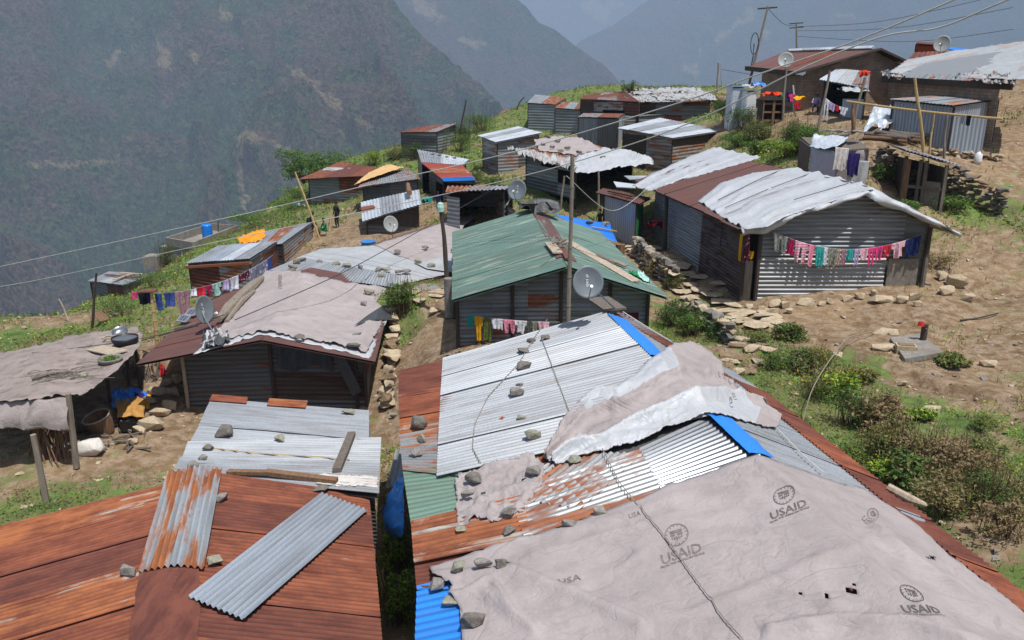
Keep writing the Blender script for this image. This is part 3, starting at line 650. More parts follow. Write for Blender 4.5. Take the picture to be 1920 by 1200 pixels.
def dish(c, diam, face, mat, label, base_, group=None, marks=True, armdir=None):
    """c centre, face = direction it looks, base_ = where the mount stands"""
    c = Vector(c); f = Vector(face).normalized(); a = f.cross(Vector((0, 0, 1))).normalized(); b_ = a.cross(f)
    e = empty('satellite_dish', base_, label, 'satellite dish', group)
    R_ = diam / 2; vs = [c - f * R_ * .22]; fs = []; NR, NA = 7, 36
    for i in range(1, NR + 1):
        r = R_ * i / NR
        for k_ in range(NA):
            q = 2 * math.pi * k_ / NA; vs.append(c + a * math.cos(q) * r + b_ * math.sin(q) * r * 1.06 - f * R_ * .22 * (1 - (i / NR) ** 2))
    for k_ in range(NA): fs.append((0, 1 + k_, 1 + (k_ + 1) % NA))
    for i in range(NR - 1):
        for k_ in range(NA): x = 1 + i * NA; fs.append((x + k_, x + NA + k_, x + NA + (k_ + 1) % NA, x + (k_ + 1) % NA))
    nV = len(vs); vs2 = vs + [p - f * .012 for p in vs]; fs2 = fs + [tuple(x + nV for x in q[::-1]) for q in fs]
    o = 1 + (NR - 1) * NA
    fs2 += [(o + (k_ + 1) % NA, o + k_, o + k_ + nV, o + (k_ + 1) % NA + nV) for k_ in range(NA)]
    rf = mk('reflector', vs2, fs2, m[mat], e, smooth=True)
    bb = MB(); s_ = c - b_ * R_ * 1.0; tip = c + f * R_ * .85 - b_ * R_ * .35
    bb.tube([s_, tip], diam * .018, 6); bb.build('feed_arm', [m['steel']], e)
    bb = MB(); bb.tube([tip - f * diam * .02, tip + (f * .5 + b_ * .3) * diam * .12], diam * .05, 10); bb.build('feed_horn', [m['white_plastic']], e)
    bb = MB(); k0 = c - f * R_ * .28; bb.tube([Vector(base_), Vector((base_[0], base_[1], base_[2])) * .3 + k0 * .7 - f * .05, k0], diam * .028, 8); bb.box(k0 - f * .02, diam * .14, diam * .14, diam * .18)
    bb.build('mount', [m['steel']], e)
    if marks: text_on('dish tv', lambda x, y: c + a * (-y * .07 * diam / .7 + R_ * .1) * 1 + b_ * (x * .07 * diam / .7) * 1 - f * R_ * .17 + b_ * R_ * .12, m['ink_white'], rf, 'printed_lettering', size=1.6, sub=0)
    return e
_FC = {}
def textmesh(txt, size=1.0):
    if (txt, size) in _FC: return _FC[(txt, size)]
    cu = bpy.data.curves.new('t', 'FONT'); cu.body = txt; cu.size = size; cu.resolution_u = 2; cu.offset = .014 * size
    o = bpy.data.objects.new('t', cu); COL.objects.link(o); bpy.context.view_layer.update()
    me = bpy.data.meshes.new_from_object(o.evaluated_get(bpy.context.evaluated_depsgraph_get()))
    bm = bmesh.new(); bm.from_mesh(me); bmesh.ops.remove_doubles(bm, verts=bm.verts, dist=.0005)
    bmesh.ops.triangulate(bm, faces=bm.faces)
    for _ in range(2):
        es = [x for x in bm.edges if x.calc_length() > .22 * size]
        if es: bmesh.ops.subdivide_edges(bm, edges=es, cuts=1); bmesh.ops.triangulate(bm, faces=[q for q in bm.faces if len(q.verts) > 3])
    bm.verts.index_update(); r = ([(x.co.x, x.co.y) for x in bm.verts], [tuple(q.index for q in x.verts) for x in bm.faces]); bm.free()
    bpy.data.objects.remove(o); bpy.data.curves.remove(cu); bpy.data.meshes.remove(me); _FC[(txt, size)] = r; return r
def text_on(txt, fn, mat, parent, name='printed_lettering', size=1.0, sub=1, center=True):
    v, f = textmesh(txt, size); w_ = max(x for x, y in v) if v else 1
    return mk(name, [fn(x - (w_ / 2 if center else 0), y) for x, y in v], f, mat, parent)
def garment(kind, a, b_, length, mat, label, group, name=None, seed=0, cat=None):
    """hung on the line between a and b; shapes cut from a folded cloth grid"""
    a = Vector(a); b_ = Vector(b_); W = (b_ - a).length; d = (b_ - a).normalized(); out = Vector((d.y, -d.x, 0)).normalized()
    if out.y > 0: out = -out
    nx_, ny_ = 26, 26; r = random.Random(seed); ph = r.random() * 6; v = []; f = []
    def inside(s, w_):
        s_ = abs(s - .5) * 2
        if kind == 'trousers': return w_ < .28 or s_ > .12 + .25 * (w_ - .28) and s_ < 1 - .15 * w_
        if kind == 'shirt': return (w_ < .4) or (s_ < .6)
        if kind == 'dress': return s_ < .45 + .55 * w_
        if kind == 'shorts': return w_ < .5 or s_ > .1
        if kind == 'top': return s_ < .75 or w_ < .5 and s_ < 1
        return True
    for j in range(ny_ + 1):
        w_ = j / ny_
        for i in range(nx_ + 1):
            s = i / nx_; sx = s + (.06 * math.sin(w_ * 3 + ph) + .1 * (.5 - s)) * w_
            p = a + d * (sx * W) + Vector((0, 0, -.06 * W * 4 * s * (1 - s) * 0)) + Vector((0, 0, -1)) * (w_ * length * (1 + .04 * math.sin(s * 9 + ph)))
            p += out * (.02 + (math.sin(s * 16 + ph + w_ * 1.5) * .035 + math.sin(s * 7 + ph * 2) * .03) * (.25 + w_) * min(1, W / .5)); v.append(p)
    for j in range(ny_):
        for i in range(nx_):
            if inside((i + .5) / nx_, (j + .5) / ny_): q = j * (nx_ + 1) + i; f.append((q, q + nx_ + 1, q + nx_ + 2, q + 1))
    nV = len(v); e = {}
    for q in f:
        for x, y in zip(q, q[1:] + q[:1]): e[(x, y)] = 1
    v2 = v + [p - out * .008 for p in v]; f2 = f + [tuple(x + nV for x in q[::-1]) for q in f] + [(y, x, x + nV, y + nV) for (x, y) in e if (y, x) not in e]
    nm = name or {'towel': 'cloth', 'top': 'shirt'}.get(kind, kind)
    return mk(nm, v2, f2, m[mat], base=True, smooth=True, label=label, cat=cat or nm, group=group)
def person(foot, h, pose, cloth_, label, face=(0, -1), hatc=None, trouser='c_dark'):
    """body grown from a jointed skeleton; pose: stand, sit, crouch, bend"""
    foot = Vector(foot); F = Vector((face[0], face[1], 0)).normalized(); Rr = Vector((F.y, -F.x, 0)); U = Vector((0, 0, 1)); k_ = h
    def W_(x, y, z): return foot + (Rr * x + F * y + U * z) * k_
    if pose == 'stand': hip, kn, an, ch, nk, hd = (0, 0, .5), (.06, .03, .27), (.065, 0, .03), (0, 0, .7), (0, .005, .82), (0, .02, .91); el, ha = (.15, -.01, .62), (.14, .05, .47)
    elif pose == 'bend': hip, kn, an, ch, nk, hd = (0, -.1, .5), (.07, .02, .28), (.07, -.03, .03), (0, .08, .6), (0, .18, .67), (0, .27, .72); el, ha = (.13, .2, .5), (.06, .3, .42)
    elif pose == 'sit': hip, kn, an, ch, nk, hd = (0, -.2, .24), (.08, .05, .3), (.08, .08, .03), (0, -.17, .42), (0, -.15, .53), (0, -.12, .62); el, ha = (.15, -.08, .33), (.06, .06, .33)
    else: hip, kn, an, ch, nk, hd = (0, -.08, .14), (.11, .12, .3), (.08, 0, .03), (0, 0, .34), (0, .05, .44), (0, .1, .53); el, ha = (.15, .08, .26), (.07, .2, .22)
    J = []; E = []; Rd = []
    def j(p, r, par=None):
        J.append(W_(*p)); Rd.append(r * k_)
        if par is not None: E.append((par, len(J) - 1))
        return len(J) - 1
    a0 = j(hip, .075); mid = j(tuple((x + y) / 2 for x, y in zip(hip, ch)), .07, a0); c0 = j(ch, .078, mid); n0 = j(nk, .03, c0); neck = j(tuple(nk[i] * .5 + hd[i] * .5 for i in range(3)), .028, n0); h0 = j(hd, .055, neck); j((hd[0], hd[1] + .01, hd[2] + .05), .045, h0)
    for s in (-1, 1):
        hp = j((s * .055, hip[1], hip[2] - .02), .055, a0); k0 = j((s * kn[0], kn[1], kn[2]), .037, hp); a1 = j((s * an[0], an[1], an[2]), .024, k0); j((s * an[0], an[1] + .07, .012), .018, a1)
        sh = j((s * .1, ch[1] + .01, ch[2] + .08), .036, c0); e0 = j((s * el[0], el[1], el[2]), .026, sh); w0 = j((s * ha[0], ha[1], ha[2]), .018, e0)
        pm = j((s * ha[0], ha[1] + .02, ha[2] - .03), .015, w0)
        for q in range(5): j((s * (ha[0] + (q - 2) * .008), ha[1] + .035, ha[2] - .06 + abs(q - 2) * .006), .0055, pm)
    e_ = empty('person', foot, label, 'person')
    me = bpy.data.meshes.new('body'); me.from_pydata([p - foot for p in J], E, []); o = bpy.data.objects.new('body', me); COL.objects.link(o)
    md = o.modifiers.new('skin', 'SKIN'); sv = me.skin_vertices[0].data
    for i, r in enumerate(Rd): sv[i].radius = (r, r)
    sv[0].use_root = True
    o.modifiers.new('sub', 'SUBSURF').levels = 1; o.modifiers['sub'].render_levels = 1
    bpy.context.view_layer.update(); me2 = bpy.data.meshes.new_from_object(o.evaluated_get(bpy.context.evaluated_depsgraph_get())); bpy.data.objects.remove(o)
    for x in ('skin', cloth_, trouser): me2.materials.append(m[x])
    hipz = hip[2] * k_; hdz = nk[2] * k_
    for pl in me2.polygons:
        c = pl.center; y = c.dot(F); x = abs(c.dot(Rr)); z = c.z; d = (c - (W_(*hd) - foot)).length
        hand = min((c - (W_(s * ha[0], ha[1] + .02, ha[2] - .03) - foot)).length for s in (-1, 1))
        if d < .09 * k_ or hand < .045 * k_: pl.material_index = 0
        elif (z > hipz - .02 * k_ and y < kn[1] * k_ + (.2 if pose == 'stand' else -.03) * k_) or hand < .3 * k_ and z > hipz * .9 or z > hipz + .1 * k_: pl.material_index = 1
        else: pl.material_index = 2
    me2.polygons.foreach_set('use_smooth', [True] * len(me2.polygons)); ob = bpy.data.objects.new('body', me2); COL.objects.link(ob); ob.parent = e_
    hc = W_(*hd) + U * .045 * k_ - F * .012 * k_; vs, fs = [], []
    for i in range(7):
        for q in range(12):
            th = math.pi * i / 6 * .62; aa = 2 * math.pi * q / 12; vs.append(hc + Vector((math.sin(th) * math.cos(aa), math.sin(th) * math.sin(aa), math.cos(th) - .35)) * .062 * k_)
    for i in range(6):
        for q in range(12): fs.append((i * 12 + q, (i + 1) * 12 + q, (i + 1) * 12 + (q + 1) % 12, i * 12 + (q + 1) % 12))
    mk('hair', vs, fs, m[hatc or 'hair'], e_, smooth=True)
    return e_
LEAFQ = [(-.5, 0), (-.2, .35), (.35, .28), (.6, 0), (.35, -.28), (-.2, -.35)]
def leaves(centers, size, rnd_, up=.4, leafshape=True):
    """one small bent leaf per centre -> verts, faces (fast)"""
    n_ = len(centers); rs = np.random.RandomState(rnd_); ax = rs.normal(size=(n_, 3)); ax[:, 2] *= .5; ax /= np.linalg.norm(ax, axis=1)[:, None]
    nn = rs.normal(size=(n_, 3)); nn[:, 2] = np.abs(nn[:, 2]) + up; b_ = np.cross(nn, ax); b_ /= np.linalg.norm(b_, axis=1)[:, None] + 1e-6
    sz = size * rs.uniform(.6, 1.3, n_); C_ = np.asarray(centers); up_ = np.cross(ax, b_)
    q = [C_ - ax * sz[:, None] * .6, C_ - b_ * sz[:, None] * .3 + up_ * sz[:, None] * .1, C_ + ax * sz[:, None] * .6, C_ + b_ * sz[:, None] * .3 + up_ * sz[:, None] * .1]
    V = np.stack(q, 1).reshape(-1, 3); F_ = np.arange(n_ * 4).reshape(-1, 4); return V, F_
def bulk(name, V, F_, mats, parent=None, mi=None, **k):
    me = bpy.data.meshes.new(name); org = np.array(wloc(parent)) if parent is not None else np.array([V[:, 0].mean(), V[:, 1].mean(), V[:, 2].min()])
    me.from_pydata((V - org).tolist(), [], F_.tolist())
    for x in mats: me.materials.append(x)
    if mi is not None: me.polygons.foreach_set('material_index', mi)
    o = bpy.data.objects.new(name, me); COL.objects.link(o)
    if parent is not None: o.parent = parent
    else: o.location = org
    return tag(o, **k)
def bush(foot, w_, h, leafm, label, group=None, n_=1600, size=.05, seed=0, cat='shrub', name='shrub', lobes=6, stems=True, leaf2=None, gap=.25):
    foot = Vector(foot); rs = np.random.RandomState(seed + 7); e = empty(name, foot, label, cat, group)
    L_ = [(rs.uniform(-.32, .32) * w_, rs.uniform(-.28, .28) * w_, h * rs.uniform(.3, .75), w_ * rs.uniform(.16, .32), h * rs.uniform(.16, .32)) for _ in range(lobes)]
    pts = []
    for k_ in range(n_):
        x, y, z, rw, rh = L_[rs.randint(lobes)]; d = rs.normal(size=3); d /= np.linalg.norm(d); r = rs.uniform(.35, 1.08) ** .6
        q = np.array([x + d[0] * rw * r, y + d[1] * rw * r, max(.03, z + d[2] * rh * r)])
        if vnoise(q[0] * 6 / max(w_, .3) * 2, q[2] * 12 / max(w_, .3) + q[1] * 7, seed) < gap: continue
        pts.append(q + np.array(foot))
    V, F_ = leaves(np.array(pts), size, seed); mi = (np.random.RandomState(seed).rand(len(F_)) < .35).astype(int)
    bulk('foliage', V, F_, [m[leafm], m[leaf2 or leafm]], e, mi=mi)
    if stems:
        b = MB()
        for x, y, z, rw, rh in L_:
            b.tube([foot + Vector((x * .15, y * .15, -.05)), foot + Vector((x * .6, y * .6, z * .5)), foot + Vector((x, y, z + rh * .6))], [.022 * h, .014 * h, .005 * h], 5)
            for _ in range(4):
                q = foot + Vector((x + rs.uniform(-1, 1) * rw, y + rs.uniform(-1, 1) * rw, 0)); b.tube([q, q + Vector((rs.normal() * .1 * h, rs.normal() * .1 * h, h * rs.uniform(.6, 1.15)))], [.007 * h, .003 * h], 4)
            for _ in range(3):
                q = foot + Vector((x, y, z)); b.tube([foot + Vector((x * .6, y * .6, z * .5)), q + Vector((rs.uniform(-1, 1) * rw, rs.uniform(-1, 1) * rw, rs.uniform(0, 1) * rh))], [.009 * h, .003 * h], 4)
        b.build('stem', [m['twig']], e)
    return e
def gp(p): return Vector((p.x, p.y, G(p.x, p.y)))
def gpx(p, dz=0): return Vector((p[0], p[1], G(p[0], p[1]) + dz))
# ================================================================ the big patched roof at the right
BHo = P(1140, 590, 16.5); BHa = PZ(1420, 860, BHo.z); BHdir = (BHa - BHo).normalized()
eL = PZ(748, 700, -5.5); eL2 = eL + BHdir * 10
eR = PZ(1465, 765, -5.75); eR2 = eR + BHdir * 10
BHL = Plane(BHo, BHo + BHdir * 12, eL); BHR = Plane(BHo, eR, BHo + BHdir * 12)
BH = Roof(BHL, BHR)
bh = empty('tin_roof_house', gpx((BHo.x, BHo.y - 5)), 'large foreground house with patchwork silver, rusty and blue tin roof under a wide printed tarp', 'house')
def bq(*px_, L=0): return [BH.hit(u, v, L) for u, v in px_]
def bsheet(q, mat, lift=.03, label=None, **k):
    o = sheet('roof_sheet', bq(*q), m[mat], bh, lift=lift, **k)
    if label: o['label'] = label
    return o
far = BHo + BHdir * -.0
def rowsheets(q, mats, lift, n_, seed=1, nm='roof_sheet', parent=bh, hitf=None, over=.03, labels=None, **k):
    a, b, c, d = q if isinstance(q[0], Vector) else bq(*q); r = random.Random(seed)
    for i in range(n_):
        s0, s1 = i / n_ - over / n_, (i + 1) / n_ + over / n_
        o = sheet(nm, [lerp(a, b, s0), lerp(a, b, s1), lerp(d, c, s1), lerp(d, c, s0)], m[mats[i % len(mats)]], parent, lift=lift + (i % 2) * .012 + r.uniform(0, .006), **k)
# underlying deck so that nothing shows through
dz = Vector((0, 0, -.03)); b = MB(); r0 = BHo; r1 = BHo + BHdir * 14
eLf = eL + (eL - eL) ; b.slab([r0 + dz, r1 + dz, Vector((eL.x, eL.y, eL.z)) + BHdir * 14 + dz, eL + dz], .03)
eRn = eR + BHdir * 12; eRf = PZ(1180, 600, -4.95)
b.slab([r0 + dz, Vector((eRf.x, eRf.y, BHR.z(eRf.x, eRf.y))) + dz, eR + dz, eRn + dz, r1 + dz], .03)
b.build('roof_deck', [m['galv_dark']], bh)
# left slope, far to near
rowsheets([(1137, 590), (1332, 784), (820, 899), (831, 677)], ['galv', 'galv_clean', 'galv', 'galv', 'galv_clean'], .045, 5, 3, n2=14)
bsheet([(831, 680), (846, 735), (748, 750), (748, 699)], 'rust_dark', .03)
bsheet([(844, 728), (858, 772), (750, 790), (748, 746)], 'rust', .037)
bsheet([(856, 768), (868, 802), (750, 824), (750, 784)], 'rust_orange', .03)
bsheet([(868, 798), (860, 896), (756, 886), (750, 820)], 'galv_rusty', .024)
bsheet([(1010, 856), (1000, 930), (773, 998), (755, 880)], 'green_pale', .018, 'pale green painted roof sheet', amp=.006)
bsheet([(1030, 850), (1050, 925), (868, 975), (900, 880)], 'rust', .012)
bsheet([(982, 935), (998, 1019), (778, 1064), (772, 984)], 'rust_orange', .04)
bsheet([(1345, 780), (1440, 875), (1245, 932), (1200, 848)], 'galv_shiny', .05, 'bright new silver roof sheet', amp=.02, pitch=.1)
bsheet([(1203, 849), (1248, 930), (985, 1016), (955, 930)], 'galv_rusty', .04, pitch=.1, amp=.018)
bsheet([(1060, 850), (1210, 852), (1090, 960), (945, 935)], 'galv_rusty', .026, pitch=.1)
bsheet([(905, 1030), (950, 1110), (782, 1112), (778, 1060)], 'rust_dark', .03)
bsheet([(890, 1080), (910, 1260), (776, 1290), (783, 1104)], 'blue_sheet', .035, 'bright blue roof sheet at the eave', amp=.011, pitch=.12)
rowsheets([(1440, 880), (1900, 1340), (880, 1500), (990, 1040)], ['rust_dark'], .005, 3, 5)
# right slope
def rs_(w0, w1, s0, s1, mat, lift, **k):
    A_ = lambda s, w_: lerp(BHo + BHdir * (s * 12), lerp(eRf, eR + BHdir * 6.2, 0) if False else (eR + BHdir * (s * 12 - (eR - BHo).dot(BHdir))), w_)
    q = [A_(s0, w0), A_(s1, w0), A_(s1, w1), A_(s0, w1)]
    for p_ in q: p_.z = BHR.z(p_.x, p_.y)
    return sheet('roof_sheet', q, m[mat], bh, lift=lift, **k)
for i in range(9):
    s0 = .07 + i * .1; rs_(0.0, .98, s0, s0 + .105, ['galv_dull', 'galv', 'galv_dull'][i % 3], .012 + (i % 2) * .01, ragged=.25)
    if i >= 1: rs_(.74, 1.02, s0, s0 + .105, 'rust_dark' if i % 3 else 'rust', .03 + (i % 2) * .01, ragged=.12, curl=.02)
bsheet([(1140, 590), (1215, 640), (1340, 690), (1168, 590)], 'galv_dull', .02)
sheet('roof_sheet', [BH.hit(1160, 588, .05), BH.hit(1470, 768, .05), BH.hit(1430, 765, .05), BH.hit(1150, 592, .05)], m['rust_dark'], bh, amp=.004)
# blue flat ridge flashing, bent over the ridge
def cap(p0, p1, wl, wr_, mat, label, nm='ridge_flashing', n_=14, lift=.07, rag=.04, parent=None):
    """strip along a ridge, folded to both slopes"""
    vs = []; fs = []; cols = [-wl, -wl * .5, 0, wr_ * .5, wr_]
    d = (p1 - p0).normalized(); q = Vector((d.y, -d.x, 0)); q = q if q.x > 0 else -q
    for i in range(n_):
        for k_ in cols:
            p = lerp(p0, p1, i / (n_ - 1)) + q * (k_ * (1 + rag * 6 * (float(vnoise(i * .9, k_ * 3, 3)) - .5))); z = BHx.z(p.x, p.y) + lift + .015 * float(vnoise(i * .8, k_ * 5))
            vs.append(Vector((p.x, p.y, z)))
    for i in range(n_ - 1):
        for k_ in range(4): a = i * 5 + k_; fs.append((a, a + 1, a + 6, a + 5))
    o = mk(nm, vs, fs, m[mat], parent, smooth=False, uvs=[(p.x, p.y) for p in vs]); o['label'] = label; return o
BHx = BH
cap(BH.hit(1141, 594), BH.hit(1222, 672), .03, .38, 'blue_sheet', 'bright blue ridge flashing at the far end', parent=bh)
cap(BH.hit(1330, 784), BH.hit(1408, 858), .03, .34, 'blue_sheet', 'bright blue ridge flashing below the crumpled tarp', parent=bh)
# walls
inL = lerp(BHo, eL, .94); inR = lerp(BHo, Vector((eR.x, eR.y, eR.z)) + BHdir * (-(eR - BHo).dot(BHdir)), .85)
nn = BHdir * .25
pts_ = [inL + nn, BHo + nn, inR + nn]
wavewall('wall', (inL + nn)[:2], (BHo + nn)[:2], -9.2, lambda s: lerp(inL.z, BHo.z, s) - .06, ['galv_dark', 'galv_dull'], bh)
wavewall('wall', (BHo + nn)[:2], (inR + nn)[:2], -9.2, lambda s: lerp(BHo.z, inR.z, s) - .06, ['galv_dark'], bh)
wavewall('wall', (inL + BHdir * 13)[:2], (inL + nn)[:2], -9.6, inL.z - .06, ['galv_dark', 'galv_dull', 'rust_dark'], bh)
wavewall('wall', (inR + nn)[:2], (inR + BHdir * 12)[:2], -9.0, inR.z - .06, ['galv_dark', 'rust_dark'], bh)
# --- the wide printed tarp
def tz(x, y):
    a = .08 * (float(ridged(x * .5 + 3 + y * .2, y * .25, 3, 5)) - .45) + .07 * float(ridged(x * .35 - y * .5, y * .3 + x * .6, 3, 15)) ** 3 + .05 * (float(fbm(x * .5, y * .5, 3, 8)) - .4) + .012 * (float(fbm(x * 3.2, y * 2.4, 3, 2)) - .5)
    return max(.075 + a, .07)
FOLDS = [([(810, 1100), (960, 1090), (1060, 1130), (1200, 1190)], .1, 16), ([(1640, 1000), (1700, 1060), (1770, 1110), (1860, 1180)], .13, 10), ([(1640, 1010), (1600, 1040), (1500, 1075), (1380, 1130), (1240, 1180)], .035, 8), ([(1420, 880), (1500, 930), (1560, 940)], .04, 9), ([(870, 1130), (920, 1100), (960, 1170)], .1, 9), ([(1440, 1200), (1560, 1185), (1700, 1195), (1850, 1240)], .09, 12),
         ([(820, 1140), (900, 1120), (1000, 1200)], .07, 10), ([(1000, 1180), (1200, 1150), (1380, 1230)], .05, 22), ([(1250, 920), (1400, 900), (1500, 905)], .02, 12), ([(1050, 1010), (1200, 965), (1380, 905)], .025, 7), ([(1000, 1050), (1250, 980)], .02, 7)]
def tfold(u, v):
    z = 0
    for pts, a_, wd in FOLDS:
        dmin = min(float(seg_d(np.array(u), np.array(v), p, q)) for p, q in zip(pts[:-1], pts[1:])); z = max(z, a_ * math.exp(-(dmin / wd) ** 2))
    return z
def tarp_hit(u, v, ex=0):
    p = BH.hit(u, v); p.z += tz(p.x, p.y) + tfold(u, v) + ex; return p
Gd = coons([(806, 1074), (900, 1042), (1010, 1011), (1200, 945), (1421, 862), (1500, 890), (1620, 930), (1700, 985), (1780, 1052), (1870, 1118), (2050, 1270)], [(880, 1430), (1500, 1480), (2250, 1480)],
           [(806, 1074), (812, 1100), (850, 1112), (838, 1126), (862, 1150), (866, 1200), (880, 1430)], [(2050, 1270), (2250, 1480)], 190, 110)
HOLES = [(1590, 1122, 11, 6), (1543, 1134, 5, 4), (1493, 1124, 5, 3), (1597, 1108, 3, 2), (1740, 1052, 8, 3), (940, 1072, 10, 4), (1488, 1016, 2, 2)]
gq = []
for j, row in enumerate(Gd):
    r = []
    for i, q in enumerate(row):
        if j == 0 or i == 0: q = q + np.array([0, (float(vnoise(i * .5, j * .5, 4)) - .5) * 5])
        r.append(tarp_hit(q[0], q[1]))
    gq.append(r)
def holef(s, w_):
    i = min(188, int(s * 189)); j = min(108, int(w_ * 109)); u, v = Gd[j][i]
    return any(abs(u - a) < c_ and abs(v - b_) < d_ for a, b_, c_, d_ in HOLES)
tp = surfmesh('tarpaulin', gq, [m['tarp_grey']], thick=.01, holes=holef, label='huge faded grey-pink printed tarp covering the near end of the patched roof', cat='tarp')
_pp = tp
def mapx(o, ex, ey, k_=1.0, ex_=.006):
    """lettering laid on the tarp: o = picture point of the middle, ex/ey = where 1 m of text goes (the sheet's own axes)"""
    def f(x, y):
        u = o[0] + ex[0] * x * k_ + ey[0] * y * k_; v = o[1] + ex[1] * x * k_ + ey[1] * y * k_; return tarp_hit(u, v, ex_)
    return f
def ring(fn, r, th, mat, parent, y0, nm='printed_emblem', n_=28):
    vs = []; fs = []
    for i in range(n_):
        a = 2 * math.pi * i / n_
        for q in (r, r - th): vs.append(fn(q * math.cos(a), y0 + q * math.sin(a)))
    for i in range(n_): j = (i + 1) % n_; fs.append((2 * i, 2 * j, 2 * j + 1, 2 * i + 1))
    b = MB(); b.add(vs, fs)
    r2 = r * .74; 
    def quad(x0, x1, y_0, y_1): b.add([fn(x0, y0 + y_0), fn(x1, y0 + y_0), fn(x1, y0 + y_1), fn(x0, y0 + y_1)], [(0, 1, 2, 3)])
    for i in range(16):
        a = 2 * math.pi * i / 16 + .1; c_, s_ = math.cos(a), math.sin(a); R0, R1 = r * .78, r * .88
        b.add([fn(R0 * c_ - .02 * s_ * r, y0 + R0 * s_ + .02 * c_ * r), fn(R1 * c_ - .02 * s_ * r, y0 + R1 * s_ + .02 * c_ * r), fn(R1 * c_ + .05 * s_ * r, y0 + R1 * s_ - .05 * c_ * r), fn(R0 * c_ + .05 * s_ * r, y0 + R0 * s_ - .05 * c_ * r)], [(0, 1, 2, 3)])
    quad(-r * .5, r * .5, r * .22, r * .46); quad(-r * .5, -r * .12, -.02 * r, r * .14); quad(.05 * r, r * .5, -.02 * r, r * .14); 
    for i in range(5): quad(-r * .45 + i * r * .2, -r * .37 + i * r * .2, -r * .5 + abs(i - 2) * .1 * r, -r * .1)
    quad(-r * .3, r * .3, -r * .3, -r * .22)
    return b.build(nm, [mat], parent)
def logo(o, ex, ey, ht, parent=tp, hitf=None, word='USAID', emblem=True, sub=True, inkm='ink', sh=(0, 0)):
    fn = mapx(o, ex, ey) if hitf is None else hitf
    if word: text_on(word, lambda x, y: fn(x * ht, y * ht), m[inkm], parent, size=1.35)
    if sub: text_on('FROM THE AMERICAN PEOPLE', lambda x, y: fn(x * ht, y * ht - ht * .34), m[inkm], parent, size=.3)
    if emblem: ring(lambda x, y: fn(x + sh[0], y), ht * 1.1, ht * .09, m[inkm], parent, ht * 2.35)
U1 = 44   # pixels per unit of lettering
logo((1278, 1060), (1.0, -.33), (-.22, -.93), 20, sub=True)
logo((1478, 975), (1.0, -.43), (-.22, -.80), 18, inkm='ink_dark')
logo((1727, 1172), (1.0, .02), (-.45, -.93), 19, inkm='ink_dark')
logo((1068, 1110), (1.0, -.32), (-.15, -.75), 17, word='USA', sub=False, emblem=False)
logo((1190, 980), (1.0, -.3), (-.2, -.8), 9, word='USA', sub=False, emblem=False)
logo((1618, 988), (.55, .72), (.62, -.5), 12, word='US', sub=False, emblem=True)
logo((1657, 1006), (.8, .55), (.5, -.7), 10, word='ID', sub=False, emblem=False)
# --- crumpled tarp over the ridge
def f1(s, w_, p):
    k_ = abs(math.sin((w_ * 3.2 + .5 * math.sin(s * 7) + s * .8) * math.pi)) ** 3
    return .055 * k_ * (.4 + .6 * math.sin(s * math.pi)) + .03 * max(0., math.sin(w_ * math.pi)) ** .5 * (1 - .3 * s) + .05 * float(ridged(s * 7, w_ * 5, 4, 4)) ** 2 + .2 * abs(2 * ((w_ * 3.3 + 1.3 * float(vnoise(s * 4, w_ * 2, 8))) % 1) - 1) ** 6 * math.sin(math.pi * w_)
def fm1(s, w_):
    e = .06 * (float(vnoise(s * 8, 2.2)) - .5)
    if w_ + e > .68 and s < .9: return 1
    if .3 < s < .78 and w_ + e < .2: return 1
    if s < .2 and w_ > .45: return 1
    return 0
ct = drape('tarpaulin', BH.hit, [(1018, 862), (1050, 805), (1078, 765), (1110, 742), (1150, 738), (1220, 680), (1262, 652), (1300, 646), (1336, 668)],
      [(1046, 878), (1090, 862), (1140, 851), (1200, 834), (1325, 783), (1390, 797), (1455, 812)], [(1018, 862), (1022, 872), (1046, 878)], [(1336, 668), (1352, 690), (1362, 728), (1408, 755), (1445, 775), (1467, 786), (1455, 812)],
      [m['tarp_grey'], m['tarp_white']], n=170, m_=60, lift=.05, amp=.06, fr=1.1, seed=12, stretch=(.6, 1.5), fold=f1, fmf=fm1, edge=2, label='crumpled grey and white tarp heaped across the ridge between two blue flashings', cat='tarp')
def cth(u, v): p = BH.hit(u, v); p.z += .34; return p
text_on('US', lambda x, y: (lambda q: q)(BH.hit(1372 + (-.25 * x + .35 * y) * 16, 770 - (x * .95 + y * .1) * 11, .24)), m['ink_dark'], ct, size=1.3)
# --- small rag tarp on the left slope
rg = drape('tarpaulin', BH.hit, [(852, 905), (890, 885), (940, 868), (998, 856)], [(862, 1004), (890, 978), (925, 985), (950, 975), (985, 962)], [(852, 905), (858, 935), (856, 965), (862, 1004)], [(998, 856), (1020, 878), (1016, 912), (985, 962)],
      [m['tarp_grey'], m['tarp_grey_dirty']], n=60, m_=50, lift=.05, amp=.1, fr=2.6, seed=5, edge=3, holes=lambda s, w_: (abs(s - .32) < .03 and abs(w_ - .5) < .05) or (abs(s - .78) < .025 and abs(w_ - .42) < .04), label='small torn grey tarp weighted with stones on the pale green sheet', cat='tarp')
# --- dish on its board at the far end of the ridge
bb = MB(); q = BH.hit(1138, 583, .1); bb.plank(q + Vector((-.15, .5, .06)), q + Vector((.12, -.42, .05)), .52, .045, 0); bb.build('board', [m['wood_weathered']], label='weathered wooden board on the ridge end under the dish stick', cat='board')
q = BH.hit(1158, 596, .15); dc = P(1103, 529, 15.6)
dish(dc, .63, (.12, -1, .28), 'dish_grey', 'grey satellite dish on a board at the far end of the patched silver roof', q)
